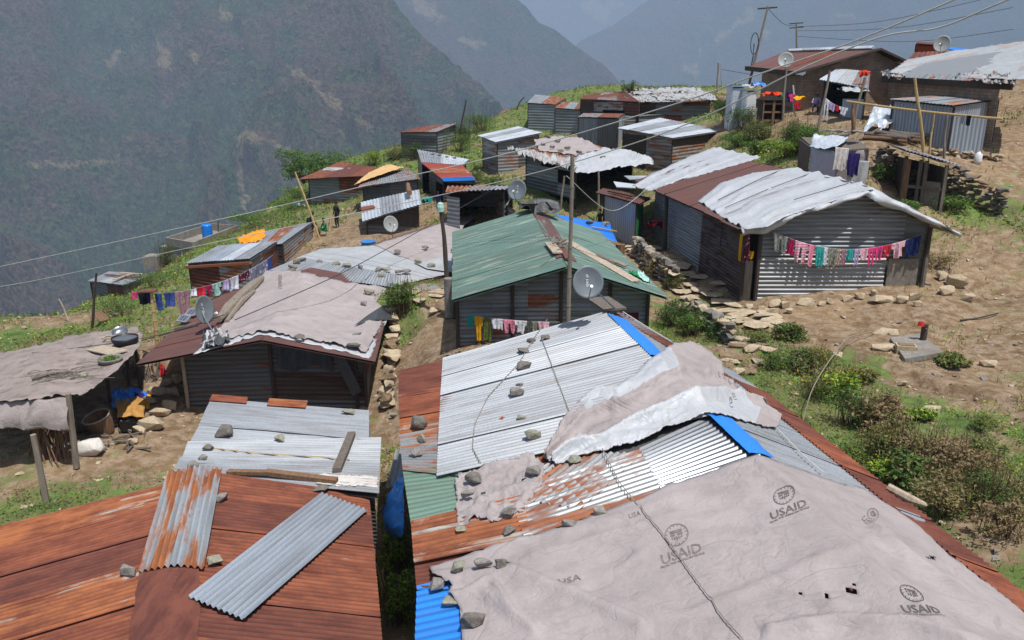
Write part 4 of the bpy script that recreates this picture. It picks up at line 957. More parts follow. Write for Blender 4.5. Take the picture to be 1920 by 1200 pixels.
# --- stones
for (u, v, w_, h, lb) in [(786, 799, 38, 28, 'square grey stone on the rusty sheets at the left eave, farthest of three'), (788, 828, 34, 18, 'grey stone between two others on the rust-streaked silver sheet at the left eave'), (784, 854, 32, 16, 'flat grey stone just above the pale green sheet at the left eave'),
    (980, 692, 34, 24, 'rounded grey stone in the row below the ridge, beside the tie wire'), (981, 664, 34, 12, 'thin flat stone above the rounded one in the upper row on the silver sheets'), (995, 644, 22, 16, 'small grey stone tied at the wire crossing near the far edge of the silver roof'), (1025, 638, 28, 15, 'pale pointed stone nearest the ridge end on the silver sheets'),
    (968, 742, 32, 24, 'lumpy grey stone alone on the middle of the silver sheets'), (974, 727, 18, 8, 'thin chip of stone lying on the lumpy stone'), (978, 791, 28, 13, 'oblong grey stone beside the small red brick piece'), (997, 823, 38, 28, 'large square grey stone left of the crumpled tarp'),
    (890, 908, 40, 24, 'brown-grey stone on the upper left of the small torn tarp'), (1000, 893, 38, 20, 'flat grey stone on the right corner of the small torn tarp'), (878, 940, 32, 22, 'grey stone by the hole at the left of the small torn tarp'), (953, 970, 36, 26, 'angular stone on the lower edge of the small torn tarp'),
    (866, 999, 26, 14, 'small stone pinning the bottom left corner of the small torn tarp'), (955, 1002, 34, 18, 'dark stone on the rusty sheet below the small torn tarp'), (1068, 990, 38, 20, 'leaning slab-like stone on the top edge of the wide printed tarp'), (1121, 967, 36, 24, 'layered grey stone on the top edge of the wide printed tarp, rightmost there'),
    (822, 1104, 40, 24, 'blue-grey stone at the corner of the wide tarp above the blue sheet'), (860, 1089, 40, 24, 'pale lichen-spotted stone in the row on the left edge of the wide tarp'), (905, 1087, 48, 28, 'broad grey stone between a pale and an upright one on the wide tarp edge'), (940, 1080, 26, 30, 'small upright stone by the tear at the left of the wide tarp'),
    (845, 1137, 42, 14, 'long brown-grey stone lying across the blue sheet and the tarp edge'), (890, 1175, 52, 44, 'largest stone on the left edge of the wide tarp, nearest the viewer'), (1025, 860, 26, 28, 'dark square stone at the bottom end of the crumpled tarp'), (1075, 868, 30, 14, 'flat brownish stone half under the crumpled tarp')]:
    hf = tarp_hit if (v > 1060 and u > 850) or lb.startswith('leaning') else (lambda u_, v_: BH.hit(u_, v_, .06 if not (850 < u_ < 1020 and 860 < v_ < 1000) else .1))
    rock(hf, u, v, w_, h, lb, 'stones weighing down the patched silver roof')
rock(lambda u, v: BH.hit(u, v, .05), 942, 791, 18, 8, 'small red brick piece on the silver roof sheets', mat='brick_red', cat='brick', name='brick')
# --- tie wires
def wire_on(pts, lab, r=.0065, lift=.09, hitf=None, mat='rope', dens=14):
    out = []
    hf = hitf or BH.hit
    for a, c_ in zip(pts[:-1], pts[1:]):
        for k_ in range(dens): t = k_ / dens; p = hf(a[0] + (c_[0] - a[0]) * t, a[1] + (c_[1] - a[1]) * t); out.append(p + Vector((0.003 * math.sin(k_ * 2.1), .003 * math.cos(k_ * 1.7), lift)))
    b = MB(); b.tube(out, r, 5); return b.build('wire', [m[mat]], label=lab, cat='wire')
wire_on([(1015, 640), (1050, 735), (1072, 795)], 'twisted tie wire running down the silver sheets to the top of the crumpled tarp')
wire_on([(1128, 850), (1160, 915), (1200, 965)], 'twisted tie wire from the crumpled tarp to the edge of the wide tarp')
wire_on([(1200, 965), (1250, 1030), (1300, 1100), (1352, 1172), (1400, 1240)], 'twisted tie wire crossing the wide printed tarp through the left lettering', lift=.03, hitf=tarp_hit, dens=20)
wire_on([(1026, 606), (1002, 640), (972, 690), (915, 752), (890, 805), (886, 850), (902, 880)], 'thin knotted wire looping down the left of the silver sheets to the green sheet', r=.007)
wire_on([(1168, 592), (1215, 622), (1262, 650)], 'pale cable lying along the right slope beyond the crumpled tarp', r=.012, mat='cable_pale')
wire_on([(1455, 812), (1500, 860), (1545, 900)], 'pale twisted wire on the dull right slope below the crumpled tarp', r=.01, mat='cable_pale')
b = MB(); b.tube([BH.hit(1665, 925, .1), BH.hit(1700, 948, .12), BH.hit(1732, 958, .1)], [.06, .07, .04], 7); b.build('log', [m['wood_pale']], label='short pale log on the rusty right eave', cat='log')
# --- blue tarp bundle and leaning sheets at the left eave
h_ = pathit([(735, 895, 15.0), (758, 905, 14.6), (716, 960, 15.0), (756, 960, 14.3), (728, 1010, 14.8), (756, 1005, 14.0), (740, 990, 14.0), (740, 940, 14.4)])
drape('tarpaulin', h_, [(748, 893), (757, 895)], [(722, 1002), (736, 1012), (757, 1008)], [(748, 893), (728, 930), (717, 965), (722, 1002)], [(757, 895), (758, 960), (757, 1008)], [m['tarp_blue']], n=30, m_=40, lift=0, amp=.22, fr=3, seed=3, edge=2, label='crumpled blue tarp stuffed under the left eave of the patched roof', cat='tarp')
for i, (u, v) in enumerate(((724, 905), (733, 900))):
    a = P(u, v + 10, 16.2 - i * .2); bq_ = P(u + 19, v - 62, 17.6 - i * .2)
    sheet('tin_sheet', [a, a + Vector((.32, -.1, .05)), bq_ + Vector((.32, -.1, 0)), bq_], m['galv_dull' if i else 'galv_rusty'], label=['rust-streaked tin sheet leaning against the left wall of the patched house', 'dull grey tin sheet leaning outermost against the left wall of the patched house'][i], cat='tin sheet', group='tin sheets leaning by the patched house')

# ================================================================ rusty roof, bottom left
R0 = PZ(370, 888, -6.9); R1 = PZ(302, 1200, -6.9); Rd = (R1 - R0).normalized()
E0 = PZ(692, 928, -7.5); E1 = PZ(716, 1200, -7.5)
Q = Vector((Rd.y, -Rd.x, 0)); Q = Q if Q.x > 0 else -Q
W_r = (E0 - R0).dot(Q); L0 = R0 - Q * 4.2 + Vector((0, 0, -.72))
RL = Plane(R0, R0 + Rd * 5, L0); RR_ = Plane(R0, R0 + Rd * 5, E0); RR = Roof(RL, RR_)
rr = empty('rusty_roof_house', gpx((R0.x, R0.y - 3)), 'low house with a dark rust-red tin gable roof, bottom left', 'house')
n_ = 8; Ls = 7.6
for i in range(n_):
    s0, s1 = Ls * i / n_ - .04, Ls * (i + 1) / n_ + .04
    a, b_ = R0 + Rd * s0, R0 + Rd * s1; c_, d_ = E0 + (E1 - E0).normalized() * s1 , E0 + (E1 - E0).normalized() * s0
    if i == 0: d_ = E0.copy(); a = PZ(400, 890, -6.93)
    for p_ in (c_, d_): p_.z = RR_.z(p_.x, p_.y)
    sheet('roof_sheet', [a, b_, c_, d_], m[['rust', 'rust_dark', 'rust', 'rust', 'rust_dark', 'rust', 'rust_orange', 'rust_dark'][i]], rr, lift=.02 + (i % 2) * .014, pitch=.105, amp=.02, n2=8)
    c2, d2 = R0 + Rd * s1 - Q * 4.4, R0 + Rd * s0 - Q * 4.4
    for p_ in (c2, d2): p_.z = RL.z(p_.x, p_.y)
    sheet('roof_sheet', [a, b_, c2, d2], m[['rust_orange', 'rust', 'rust_dark', 'rust_orange', 'rust', 'rust_dark', 'rust_orange', 'rust'][i]], rr, lift=.02 + (i % 2) * .014, pitch=.105, amp=.02, n2=8)
b = MB(); b.slab([R0 + dz, R0 + Rd * 7.6 + dz, E0 + (E1 - E0).normalized() * 7.6 + dz, E0 + dz], .02); b.slab([R0 - Q * 4.3 + Vector((0, 0, -.8)), R0 + Rd * 7.6 - Q * 4.3 + Vector((0, 0, -.8)), R0 + Rd * 7.6 + dz, R0 + dz], .02); b.build('roof_deck', [m['rust_dark']], rr)
BHx = RR; cap(RR.hit(318, 1060), RR.hit(302, 1260), .42, .42, 'rust_dark', 'flat dark rust ridge cap', 'ridge_cap', lift=.06, rag=.02, parent=rr)
wi = Rd * .3
for (a, b_, z0, z1) in ((R0 - Q * 4.0 + wi, R0 + wi, -7.6, -7.0), (R0 + wi, E0 - Q * .35 + wi, -7.0, -7.5)):
    wavewall('wall', a[:2], b_[:2], -10.2, lambda s, z0=z0, z1=z1: lerp(z0, z1, s) - .05, ['galv_dark'], rr)
wavewall('wall', (E0 - Q * .35 + wi)[:2], (E1 - Q * .35 + Rd * 1.5)[:2], -10.2, -7.52, ['galv_dark', 'rust_dark'], rr)
st = bpy.data.materials.get('galv')
metal('galv_striped', '#b9c0c4', .47, tint='#a8683c', dark='#8a5232', metallic=.3, rough=.45)
sq = [RR.hit(316, 896), RR.hit(418, 888), RR.hit(385, 1077), RR.hit(262, 1083)]
o = sheet('tin_sheet', sq, m['galv_striped'], lift=.11, pitch=.1, amp=.03, surf=lambda x, y: RR.z(x, y), n2=14, label='wide corrugated sheet streaked orange and silver lying over the ridge of the rusty roof', cat='tin sheet')
sq = [RR.hit(353, 1131, .05), RR.hit(458, 1174, .05), RR.hit(690, 966, .06), RR.hit(604, 934, .06)]
sheet('tin_sheet', sq, m['pale_corr'], lift=.05, pitch=.095, amp=.022, n2=14, label='long loose pale grey corrugated sheet lying slantwise on the rusty roof', cat='tin sheet')
for (u, v, w_, h, lb) in [(418, 938, 28, 26, 'square grey stone at the right edge of the striped loose sheet'), (601, 921, 38, 14, 'long flat stone on the far edge of the rusty roof'), (406, 1057, 36, 26, 'heart-shaped pale stone at the lower right corner of the striped loose sheet'), (242, 1075, 34, 32, 'pale grey stone left of the lower end of the striped loose sheet')]:
    rock(lambda u_, v_: RR.hit(u_, v_, .05), u, v, w_, h, lb, 'stones on the rusty roof')

# ================================================================ lower silver lean-to roof between
l00 = PZ(395, 748, -7.75); l10 = PZ(693, 772, -7.75); l11 = PZ(712, 935, -7.35); l01 = PZ(318, 897, -7.25)
LWp = Roof(Plane(l00, l10, l11))
lw = empty('silver_lean_to', gpx(((l00.x + l11.x) / 2, (l00.y + l11.y) / 2)), 'low lean-to with pale silver corrugated roof between the brown-roofed house and the rusty roof', 'shed')
def lsh(q, mat, lift, **k): return sheet('roof_sheet', [LWp.hit(u, v) for u, v in q], m[mat], lw, lift=lift, axis='ad', pitch=.1, amp=.02, **k)
lsh([(396, 750), (692, 773), (692, 828), (372, 800)], 'galv', .03)
lsh([(385, 778), (692, 800), (692, 852), (352, 838)], 'galv_clean', .015)
lsh([(352, 832), (715, 824), (712, 880), (338, 872)], 'galv_clean', .035)
lsh([(338, 862), (713, 872), (711, 932), (320, 895)], 'galv', .05)
lsh([(398, 745), (465, 750), (462, 762), (392, 757)], 'rust', .06); lsh([(505, 752), (577, 757), (573, 770), (500, 765)], 'rust_orange', .065)
b = MB(); b.slab([LWp.hit(396, 750, -.03), LWp.hit(690, 775, -.03), LWp.hit(708, 930, -.03), LWp.hit(322, 892, -.03)], .02); b.build('roof_deck', [m['galv_dark']], lw)
cs = [LWp.hit(410, 758), LWp.hit(682, 782), LWp.hit(702, 925), LWp.hit(335, 888)]
for a, b_ in ((0, 1), (1, 2), (2, 3), (3, 0)):
    wavewall('wall', cs[a][:2], cs[b_][:2], -10.0, lambda s, a=a, b_=b_: lerp(cs[a].z, cs[b_].z, s) - .06, ['galv_dark'], lw)
hL = lambda u_, v_: LWp.hit(u_, v_, .06)
for (u, v, w_, h, lb) in [(423, 814, 44, 24, 'largest grey stone on the pale lean-to roof, with a pointed end'), (526, 826, 28, 15, 'grey stone alone near the middle of the pale lean-to roof'), (393, 844, 26, 14, 'oval brownish stone at the end of the stick on the pale lean-to roof'), (380, 862, 24, 15, 'small stone just above the striped loose sheet on the pale lean-to roof'), (367, 878, 30, 20, 'pale stone at the near left corner of the pale lean-to roof'), (656, 777, 30, 12, 'flat stone on the far right corner of the pale lean-to roof')]:
    rock(hL, u, v, w_, h, lb, 'stones on the pale lean-to roof')
b = MB(); b.plank(LWp.hit(632, 892, .12), LWp.hit(660, 822, .12), .17, .1); b.build('plank', [m['wood_weathered']], label='thick weathered beam end lying on the right of the pale lean-to roof', cat='plank')
b = MB(); b.plank(LWp.hit(428, 895, .12), LWp.hit(520, 900, .16), .13, .07); b.plank(LWp.hit(500, 898, .15), LWp.hit(632, 912, .12), .15, .09); b.build('driftwood_log', [m['wood_brown']], label='long rotten brown plank along the near edge of the pale lean-to roof', cat='plank')
wire_on([(395, 845), (480, 855), (600, 862), (660, 868)], 'thin stick lying across the pale lean-to roof', r=.012, lift=.07, hitf=LWp.hit, mat='bamboo')
drape('tarpaulin', LWp.hit, [(600, 893), (710, 900)], [(590, 912), (708, 920)], [(600, 893), (590, 912)], [(710, 900), (708, 920)], [m['sack_white']], n=30, m_=10, lift=.07, amp=.04, fr=4, seed=9, edge=3, label='torn cream sacking on the near right corner of the pale lean-to roof', cat='sack')
# ================================================================ helpers for whole huts
def walls(e, cs, zt, mats, down=.25, horiz=True, skip=(), pitch=.1, name='wall', seg=None, amp=.013, zb=None):
    """cs: corner points in order; zt: top height at each corner"""
    nC_ = len(cs); cen = sum(cs, Vector()) / nC_
    for a in range(nC_):
        if a in skip: continue
        b_ = (a + 1) % nC_; p0, p1 = cs[a], cs[b_]
        mm = mats[a % len(mats)] if isinstance(mats[0], (list, tuple)) else mats
        z0 = zb if zb is not None else min(G(p0.x, p0.y), G(p1.x, p1.y)) - down
        wavewall(name, p0[:2], p1[:2], z0, lambda s, a=a, b_=b_: lerp(zt[a], zt[b_], s), mm, e, pitch=pitch, horiz=horiz, seg=seg, amp=amp, seed=a)
def cornerposts(e, cs, zt, r=.05, mat='wood_dark'):
    for p, z in zip(cs, zt):
        b = MB(); b.tube([Vector((p.x, p.y, G(p.x, p.y) - .2)), Vector((p.x, p.y, z))], r, 6); b.build('post', [m[mat]], e)
def roofpanel(e, q, mats, n_, lift=.03, pitch=.12, amp=.014, axis='ab', seed=1, name='roof', **k):
    """one slope of roof: n_ overlapping sheets joined as one mesh"""
    r = random.Random(seed); a, b_, c_, d_ = q
    if axis == 'ad': a, b_, c_, d_ = d_, a, b_, c_
    V = []; F_ = []; U_ = []; FM = []; WA = []
    nrm = (b_ - a).cross(d_ - a).normalized(); nrm = -nrm if nrm.z < 0 else nrm
    W = (b_ - a).length / n_; Lh = (d_ - a).length; nw = max(1, round(W / pitch)); sub = 6
    for i in range(n_):
        s0, s1 = max(0, i / n_ - .02 / n_), min(1, (i + 1) / n_ + .04 / n_); lf = lift + (i % 2) * .012 + r.uniform(0, .008); nu = nw * sub + 1; b0 = len(V); ph = r.random() * 50; rg_ = r.uniform(-.01, .01)
        for j in range(5):
            w_ = j / 4 * (1 + rg_)
            for x in range(nu):
                s = s0 + (s1 - s0) * x / (nu - 1); p = bil(a, b_, c_, d_, s, w_)
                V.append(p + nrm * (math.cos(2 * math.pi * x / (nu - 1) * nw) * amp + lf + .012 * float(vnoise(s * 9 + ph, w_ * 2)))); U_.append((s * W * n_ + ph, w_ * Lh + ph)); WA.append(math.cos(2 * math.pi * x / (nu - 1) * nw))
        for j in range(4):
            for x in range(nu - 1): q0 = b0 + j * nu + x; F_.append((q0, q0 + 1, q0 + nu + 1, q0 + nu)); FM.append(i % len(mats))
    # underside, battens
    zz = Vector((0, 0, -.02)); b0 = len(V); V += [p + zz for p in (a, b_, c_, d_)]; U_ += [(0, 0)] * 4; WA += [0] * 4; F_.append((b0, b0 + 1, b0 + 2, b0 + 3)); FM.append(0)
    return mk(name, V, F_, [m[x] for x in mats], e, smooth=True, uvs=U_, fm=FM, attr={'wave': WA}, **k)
def shed(name, label, q4, rm, wm, n_=3, axis='ab', inset=.25, cat='shed', pitch=.14, skip=(), horiz=True, posts=True, group=None, hmin=None, amp=.016, downz=.25):
    """single-pitch hut; q4 = roof corners (u,v,t) near-left, near-right, far-right, far-left"""
    c_ = [P(*x) for x in q4]; cen = sum(c_, Vector()) / 4
    base = Vector((cen.x, cen.y, G(cen.x, cen.y))); e = empty(name, base, label, cat, group)
    roofpanel(e, c_, rm, n_, pitch=pitch, axis=axis, amp=amp)
    ins = []
    for p in c_: d = (cen - p); d.z = 0; f = inset / d.length * 1.4; q = p + d * f; q.z = p.z + (cen.z - p.z) * f - .05; ins.append(q)
    walls(e, ins, [p.z for p in ins], wm, skip=skip, pitch=pitch, horiz=horiz, down=downz, amp=amp)
    if posts: cornerposts(e, ins, [p.z for p in ins])
    return e, c_, ins
def patch(name, pts, mat, label=None, parent=None, th=.03, cat=None, group=None, d=Vector((0, 0, 1))):
    b = MB(); b.slab(pts, th, d=d); return b.build(name, [m[mat]], parent, label=label, cat=cat, group=group)
def wallrect(e, p0, p1, s0, s1, z0, z1, mat, name, out=.03, th=.03, label=None):
    """board on a wall between p0 and p1"""
    p0 = Vector((p0[0], p0[1], 0)); p1 = Vector((p1[0], p1[1], 0)); d = (p1 - p0).normalized(); nrm = Vector((d.y, -d.x, 0))
    c_ = sum((p0, p1), Vector()) / 2
    if nrm.dot(-c_) < 0: nrm = -nrm
    a = lerp(p0, p1, s0) + nrm * out; b_ = lerp(p0, p1, s1) + nrm * out; bb = MB()
    bb.slab([Vector((a.x, a.y, z0)), Vector((b_.x, b_.y, z0)), Vector((b_.x, b_.y, z1)), Vector((a.x, a.y, z1))], th, d=nrm)
    o = bb.build(name, [m[mat]], e)
    if label: o['label'] = label
    return o

# ================================================================ brown-roofed house with the grey tarp (left middle)
a0 = P(490, 640, 21); ze = -7.12
aL = PZ(256, 686, ze); aR = PZ(702, 681, ze); fL = PZ(379, 565, ze); fR = PZ(741, 533, ze)
Ad = ((fL - aL).normalized() + (fR - aR).normalized()).normalized(); a1 = a0 + Ad * (fR - aR).length
H1L = Plane(a0, a1, aL); H1R = Plane(a0, a1, aR); H1 = Roof(H1L, H1R)
h1 = empty('brown_roof_house', gpx((a0.x, a0.y + 2)), 'dark tin house with brown roof half covered by a faded grey tarp', 'house')
fL2 = aL + Ad * (fL - aL).length; fL2.z = H1L.z(fL2.x, fL2.y); aL.z = H1L.z(aL.x, aL.y)
roofpanel(h1, [a0, a1, fL2, aL], ['brown_sheet'], 5, pitch=.1, amp=.006); roofpanel(h1, [a0, a1, fR, aR], ['brown_sheet'], 5, pitch=.1, amp=.006)
iL = lerp(aL, a0, .27) + Ad * 1.0; iR = lerp(aR, a0, .12) + Ad * 1.0; ia = a0 + Ad * 1.0; jL = iL + Ad * 5.2; jR = iR + Ad * 5.6
gz1 = -9.3
wavewall('wall', iL[:2], ia[:2], gz1, lambda s: lerp(iL.z, ia.z, s) - .05, ['galv_dark', 'shaded_brown_sheet', 'galv_dark'], h1, pitch=.14, amp=.026, seg=1, seed=3)  # gable sheets chosen darker, the shade under the roof painted into them
wavewall('wall', ia[:2], iR[:2], gz1, lambda s: lerp(ia.z, iR.z, s) - .05, ['galv_dark', 'shaded_brown_sheet', 'shaded_brown_sheet'], h1, pitch=.14, amp=.026, seg=1, seed=7)
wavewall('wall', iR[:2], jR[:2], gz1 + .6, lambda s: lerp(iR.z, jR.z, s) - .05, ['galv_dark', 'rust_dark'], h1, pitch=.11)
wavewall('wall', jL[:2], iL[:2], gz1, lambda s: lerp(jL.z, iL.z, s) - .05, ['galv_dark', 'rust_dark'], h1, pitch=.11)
for p in (iL, ia, iR, lerp(ia, iR, .9)):
    b = MB(); b.tube([Vector((p.x, p.y - .06, gz1)), Vector((p.x, p.y - .06, p.z - .05))], .055, 7); b.build('post', [m['wood_pale' if p is iL else 'wood_dark']], h1)
hh = lambda u, v, lift=0: H1.hit(u, v, lift)
drape('tarpaulin', hh, [(497, 512), (560, 514), (640, 534), (738, 541)], [(362, 668), (430, 648), (490, 630), (560, 644), (640, 662), (692, 676)], [(497, 512), (470, 550), (430, 600), (388, 645), (362, 668)], [(738, 541), (733, 590), (712, 630), (692, 676)], [m['tarp_white']], n=60, m_=40, lift=.05, amp=.03, fr=2, seed=8, edge=2.5, label='white tarp showing as a rim under the grey tarp on the brown roof', cat='tarp')
def f2(s, w_, p): return .05 * abs(math.sin(s * 9 + w_ * 4)) ** 4 * (w_ > .75) + .1 * math.exp(-((s - .93) / .05) ** 2) * (w_ > .3) + .07 * math.exp(-((w_ - .03) / .04) ** 2)
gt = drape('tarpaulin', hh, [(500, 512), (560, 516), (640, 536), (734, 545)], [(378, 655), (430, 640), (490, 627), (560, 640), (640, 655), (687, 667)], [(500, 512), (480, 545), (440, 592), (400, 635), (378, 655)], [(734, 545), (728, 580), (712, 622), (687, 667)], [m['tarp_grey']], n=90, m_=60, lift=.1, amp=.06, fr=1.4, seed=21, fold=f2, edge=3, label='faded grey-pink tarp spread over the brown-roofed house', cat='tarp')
ghit = lambda u, v, ex=.16: H1.hit(u, v, ex)
text_on('USAID', lambda x, y: ghit(523 + y * 7, 536 - x * 7, .2), m['ink'], gt, size=1.3)
b = MB(); b.add([ghit(712, 592, .28), ghit(735, 575, .2), ghit(738, 600, .0), ghit(705, 612, .22), ghit(665, 622, .2), ghit(690, 606, .26)], [(0, 1, 2), (0, 2, 3), (0, 3, 4), (0, 4, 5)]); b.build('tarpaulin', [m['tarp_dark']], label='dark grey plastic tongue folded out at the right edge of the brown roof', cat='tarp')
b = MB(); pts = [H1.hit(u, v, .22) for u, v in ((412, 612), (430, 592), (452, 568), (472, 550), (492, 532))]; b.tube(pts, [.1, .2, .17, .19, .1], 9)
b.tube([H1.hit(425, 612, .15), H1.hit(455, 575, .2), H1.hit(478, 556, .2)], [.06, .1, .05], 7); b.build('log', [m['wood_grey']], label='twisted grey driftwood log holding the left edge of the grey tarp', cat='log')
b = MB(); rr_ = random.Random(4)
drape('tarpaulin', hh, [(382, 634), (412, 622), (428, 632)], [(378, 662), (410, 656), (432, 648)], [(382, 634), (378, 662)], [(428, 632), (432, 648)], [m['tarp_white'], m['tarp_dark']], n=24, m_=16, lift=.08, amp=.3, fr=3.5, seed=2, fmf=lambda s, w_: int(vnoise(s * 6, w_ * 5, 3) > .5), edge=3, label='bundle of black and white plastic rags beneath the dish on the brown roof', cat='plastic sheet')
dish(H1.hit(393, 625, 0) + Vector((-.05, 0, .72)), .8, (.93, -.3, .14), 'dish_grey', 'grey satellite dish seen side-on at the left of the grey tarp on the brown roof', H1.hit(404, 634, .1))
for i, (u, v) in enumerate(((361, 598), (346, 610))):
    c0 = H1.hit(u, v, .22); bb = MB(); R3 = Matrix.Rotation(-.3, 3, 'Z') @ Matrix.Rotation(.45, 3, 'X')
    sp = empty('solar_panel', H1.hit(u, v, .02), ['small framed solar panel on the brown roof, upper of two', 'small framed solar panel on the brown roof, lower of two'][i], 'solar panel', 'small solar panels on the brown roof')
    bb.box(c0, .32, .26, .02, R=R3); bb.build('panel', [m['solar']], sp); fb_ = MB()
    for dx, dy, sx, sy in ((0, .14, .36, .03), (0, -.14, .36, .03), (.17, 0, .03, .3), (-.17, 0, .03, .3)): fb_.box(c0 + R3 @ Vector((dx, dy, .004)), sx, sy, .035, R=R3)
    for dx in (-.1, 0, .1): fb_.box(c0 + R3 @ Vector((dx, 0, .012)), .008, .26, .006, R=R3)
    fb_.tube([c0, H1.hit(u, v, .02)], .015, 5); fb_.build('frame', [m['aluminium']], sp)
b = MB(); b.plank(H1.hit(328, 624, .12), H1.hit(372, 614, .12), .1, .07); b.build('plank', [m['wood_weathered']], label='short board on the brown roof just below the solar panels', cat='plank')
for (u, v, w_, h, lb) in [(692, 555, 22, 16, 'round dark stone near the far right of the grey tarp'), (683, 577, 14, 9, 'small stone in the slack fold at the right of the grey tarp'), (671, 637, 20, 9, 'flat oval stone near the right end of the grey tarp above the eave'), (663, 658, 28, 11, 'wide flat stone on the lower right eave of the grey tarp'), (563, 641, 24, 10, 'flat dark stone on the white rim at the middle of the gable edge'), (590, 504, 0, 0, '')]:
    if w_: rock(ghit, u, v, w_, h, lb, 'stones on the grey tarp of the brown roof')
# dark plastic hung in the gable, and a hanging strip
q0 = lerp(ia, iR, .08); q1 = lerp(ia, iR, .66)
gr_ = [[Vector((lerp(q0.x, q1.x, s), lerp(q0.y, q1.y, s) - .12 - .05 * math.sin(s * 23 + w_), ia.z - .18 - .12 * s - w_ * (.85 + .12 * math.sin(s * 7)))) for s in np.linspace(0, 1, 40)] for w_ in np.linspace(0, 1, 12)]
surfmesh('plastic_sheet', gr_, [m['tarp_blackblue']], label='dark blue-grey plastic sheet hanging in the gable of the brown-roofed house', cat='plastic sheet')
q0 = lerp(ia, iR, .72); b = MB(); b.slab([Vector((q0.x - .1, q0.y - .2, q0.z - .3)), Vector((q0.x + .22, q0.y - .2, q0.z - .25)), Vector((q0.x + .65, q0.y - .2, q0.z - 1.35)), Vector((q0.x + .38, q0.y - .2, q0.z - 1.5))], .03, d=Vector((0, 1, 0))); b.build('plastic_sheet', [m['tarp_dark']], label='narrow torn plastic strip dangling at the right of the dark gable', cat='plastic sheet')

# ================================================================ white patched house behind it
k1 = P(703, 462, 33.5); K = {}
kA = P(505, 513, 29.5); kB = P(742, 545, 28.2); kC = P(846, 512, 31); kD = P(600, 470, 33.5); kE = P(900, 404, 41); kF = P(858, 430, 37); kG = P(703, 462, 34.2)
kh = empty('white_patched_house', gpx((k1.x, k1.y - 2)), 'low house roofed with white sheeting and faded grey tarp held by stones', 'house')
khit = pathit([(505, 513, 29.5), (600, 470, 33.5), (560, 487, 31.5), (703, 462, 34.2), (742, 545, 28.2), (846, 512, 31), (782, 493, 32), (895, 405, 41), (850, 440, 37), (780, 435, 37), (640, 500, 30.8), (850, 490, 33)])
drape('roof', khit, [(497, 512), (560, 487), (600, 468), (703, 460)], [(500, 520), (620, 535), (742, 546)], [(497, 512), (500, 520)], [(703, 460), (742, 546)], [m['galv_dark']], parent=kh, n=10, m_=6, lift=-.05, amp=.0)
o = drape('roof_tarp', khit, [(560, 484), (602, 468), (703, 461), (760, 480), (842, 505)], [(515, 510), (575, 496), (640, 508), (720, 520), (748, 536), (846, 514)], [(560, 484), (515, 510)], [(842, 505), (846, 514)], [m['tarp_white_far']], parent=kh, n=60, m_=26, lift=.04, amp=.012, fr=1.3, seed=4, edge=1)
o = drape('roof_tarp', khit, [(703, 461), (780, 437), (868, 406), (897, 404)], [(782, 494), (812, 500), (846, 492), (860, 450)], [(703, 461), (742, 480), (782, 494)], [(897, 404), (870, 425), (860, 450)], [m['tarp_grey']], parent=kh, n=50, m_=26, lift=.06, amp=.015, fr=1.3, seed=6, edge=1); o['label'] = 'faded grey tarp on the right half of the roof'
b = MB(); b.add([khit(742, 545, -.03), khit(846, 512, -.03), khit(852, 440, -.03), khit(703, 462, -.03)], [(0, 1, 2, 3)]); b.build('roof_deck', [m['brown_sheet']], kh)
# corrugated silver front strip
roofpanel(kh, [khit(505, 512), khit(742, 545), khit(744, 520), khit(565, 487)], ['galv', 'galv_clean'], 4, pitch=.12, lift=.1, amp=.014, name='roof_sheets')
b = MB(); b.add([khit(780, 498, .1), khit(846, 482, .1), khit(848, 515, .1), khit(800, 508, .1)], [(0, 1, 2, 3)]); b.build('roof_sheets', [m['tarp_white_far']], kh)
b = MB(); b.slab([khit(640, 478, .02), khit(780, 432, .02), khit(880, 403, .02), khit(893, 414, .02), khit(790, 446, .02), khit(700, 466, .02)], .04); b.build('roof_edge', [m['brown_sheet']], kh)
walls(kh, [kB + Vector((-.2, .3, -.1)), kC + Vector((.3, .3, -.1)), kF + Vector((.2, 0, -.1))], [kB.z - .1, kC.z - .1, kF.z - .1], ['rust_dark', 'galv_dark'], skip=(2,), pitch=.14)
kst = [(550, 505), (557, 497), (548, 512), (565, 492), (600, 496), (631, 499), (652, 503), (676, 506), (710, 511), (724, 511), (716, 522), (748, 515), (764, 514), (745, 477), (785, 495), (808, 503), (852, 474), (797, 469)]
nm = ['lowest stone of the pile at the left end of the white patched roof', 'middle stone of the pile at the left end of the white patched roof', 'flat front stone of the pile at the left end of the white patched roof', 'topmost stone of the pile at the left end of the white patched roof'] + [f'{w_} stone from the left along the silver front strip of the patched roof' for w_ in ('first', 'second', 'third', 'fourth', 'fifth', 'sixth')] + ['big stone just below the row on the silver front strip', 'flat stone right of the row near the corner of the white roof', 'thin stone at the right corner of the white roof by the dark gap', 'stone on the seam between white sheeting and grey tarp', 'large stone on the lower edge of the grey roof tarp', 'rightmost stone on the white piece under the grey roof tarp', 'lone dark stone high on the grey roof tarp by the leaning post', 'small stone in the middle of the grey roof tarp']
for i, ((u, v), lb) in enumerate(zip(kst, nm)):
    rock(lambda a, b_: khit(a, b_, .12), u, v, 17 if i % 3 else 21, 10, lb, 'stones on the white patched roof')

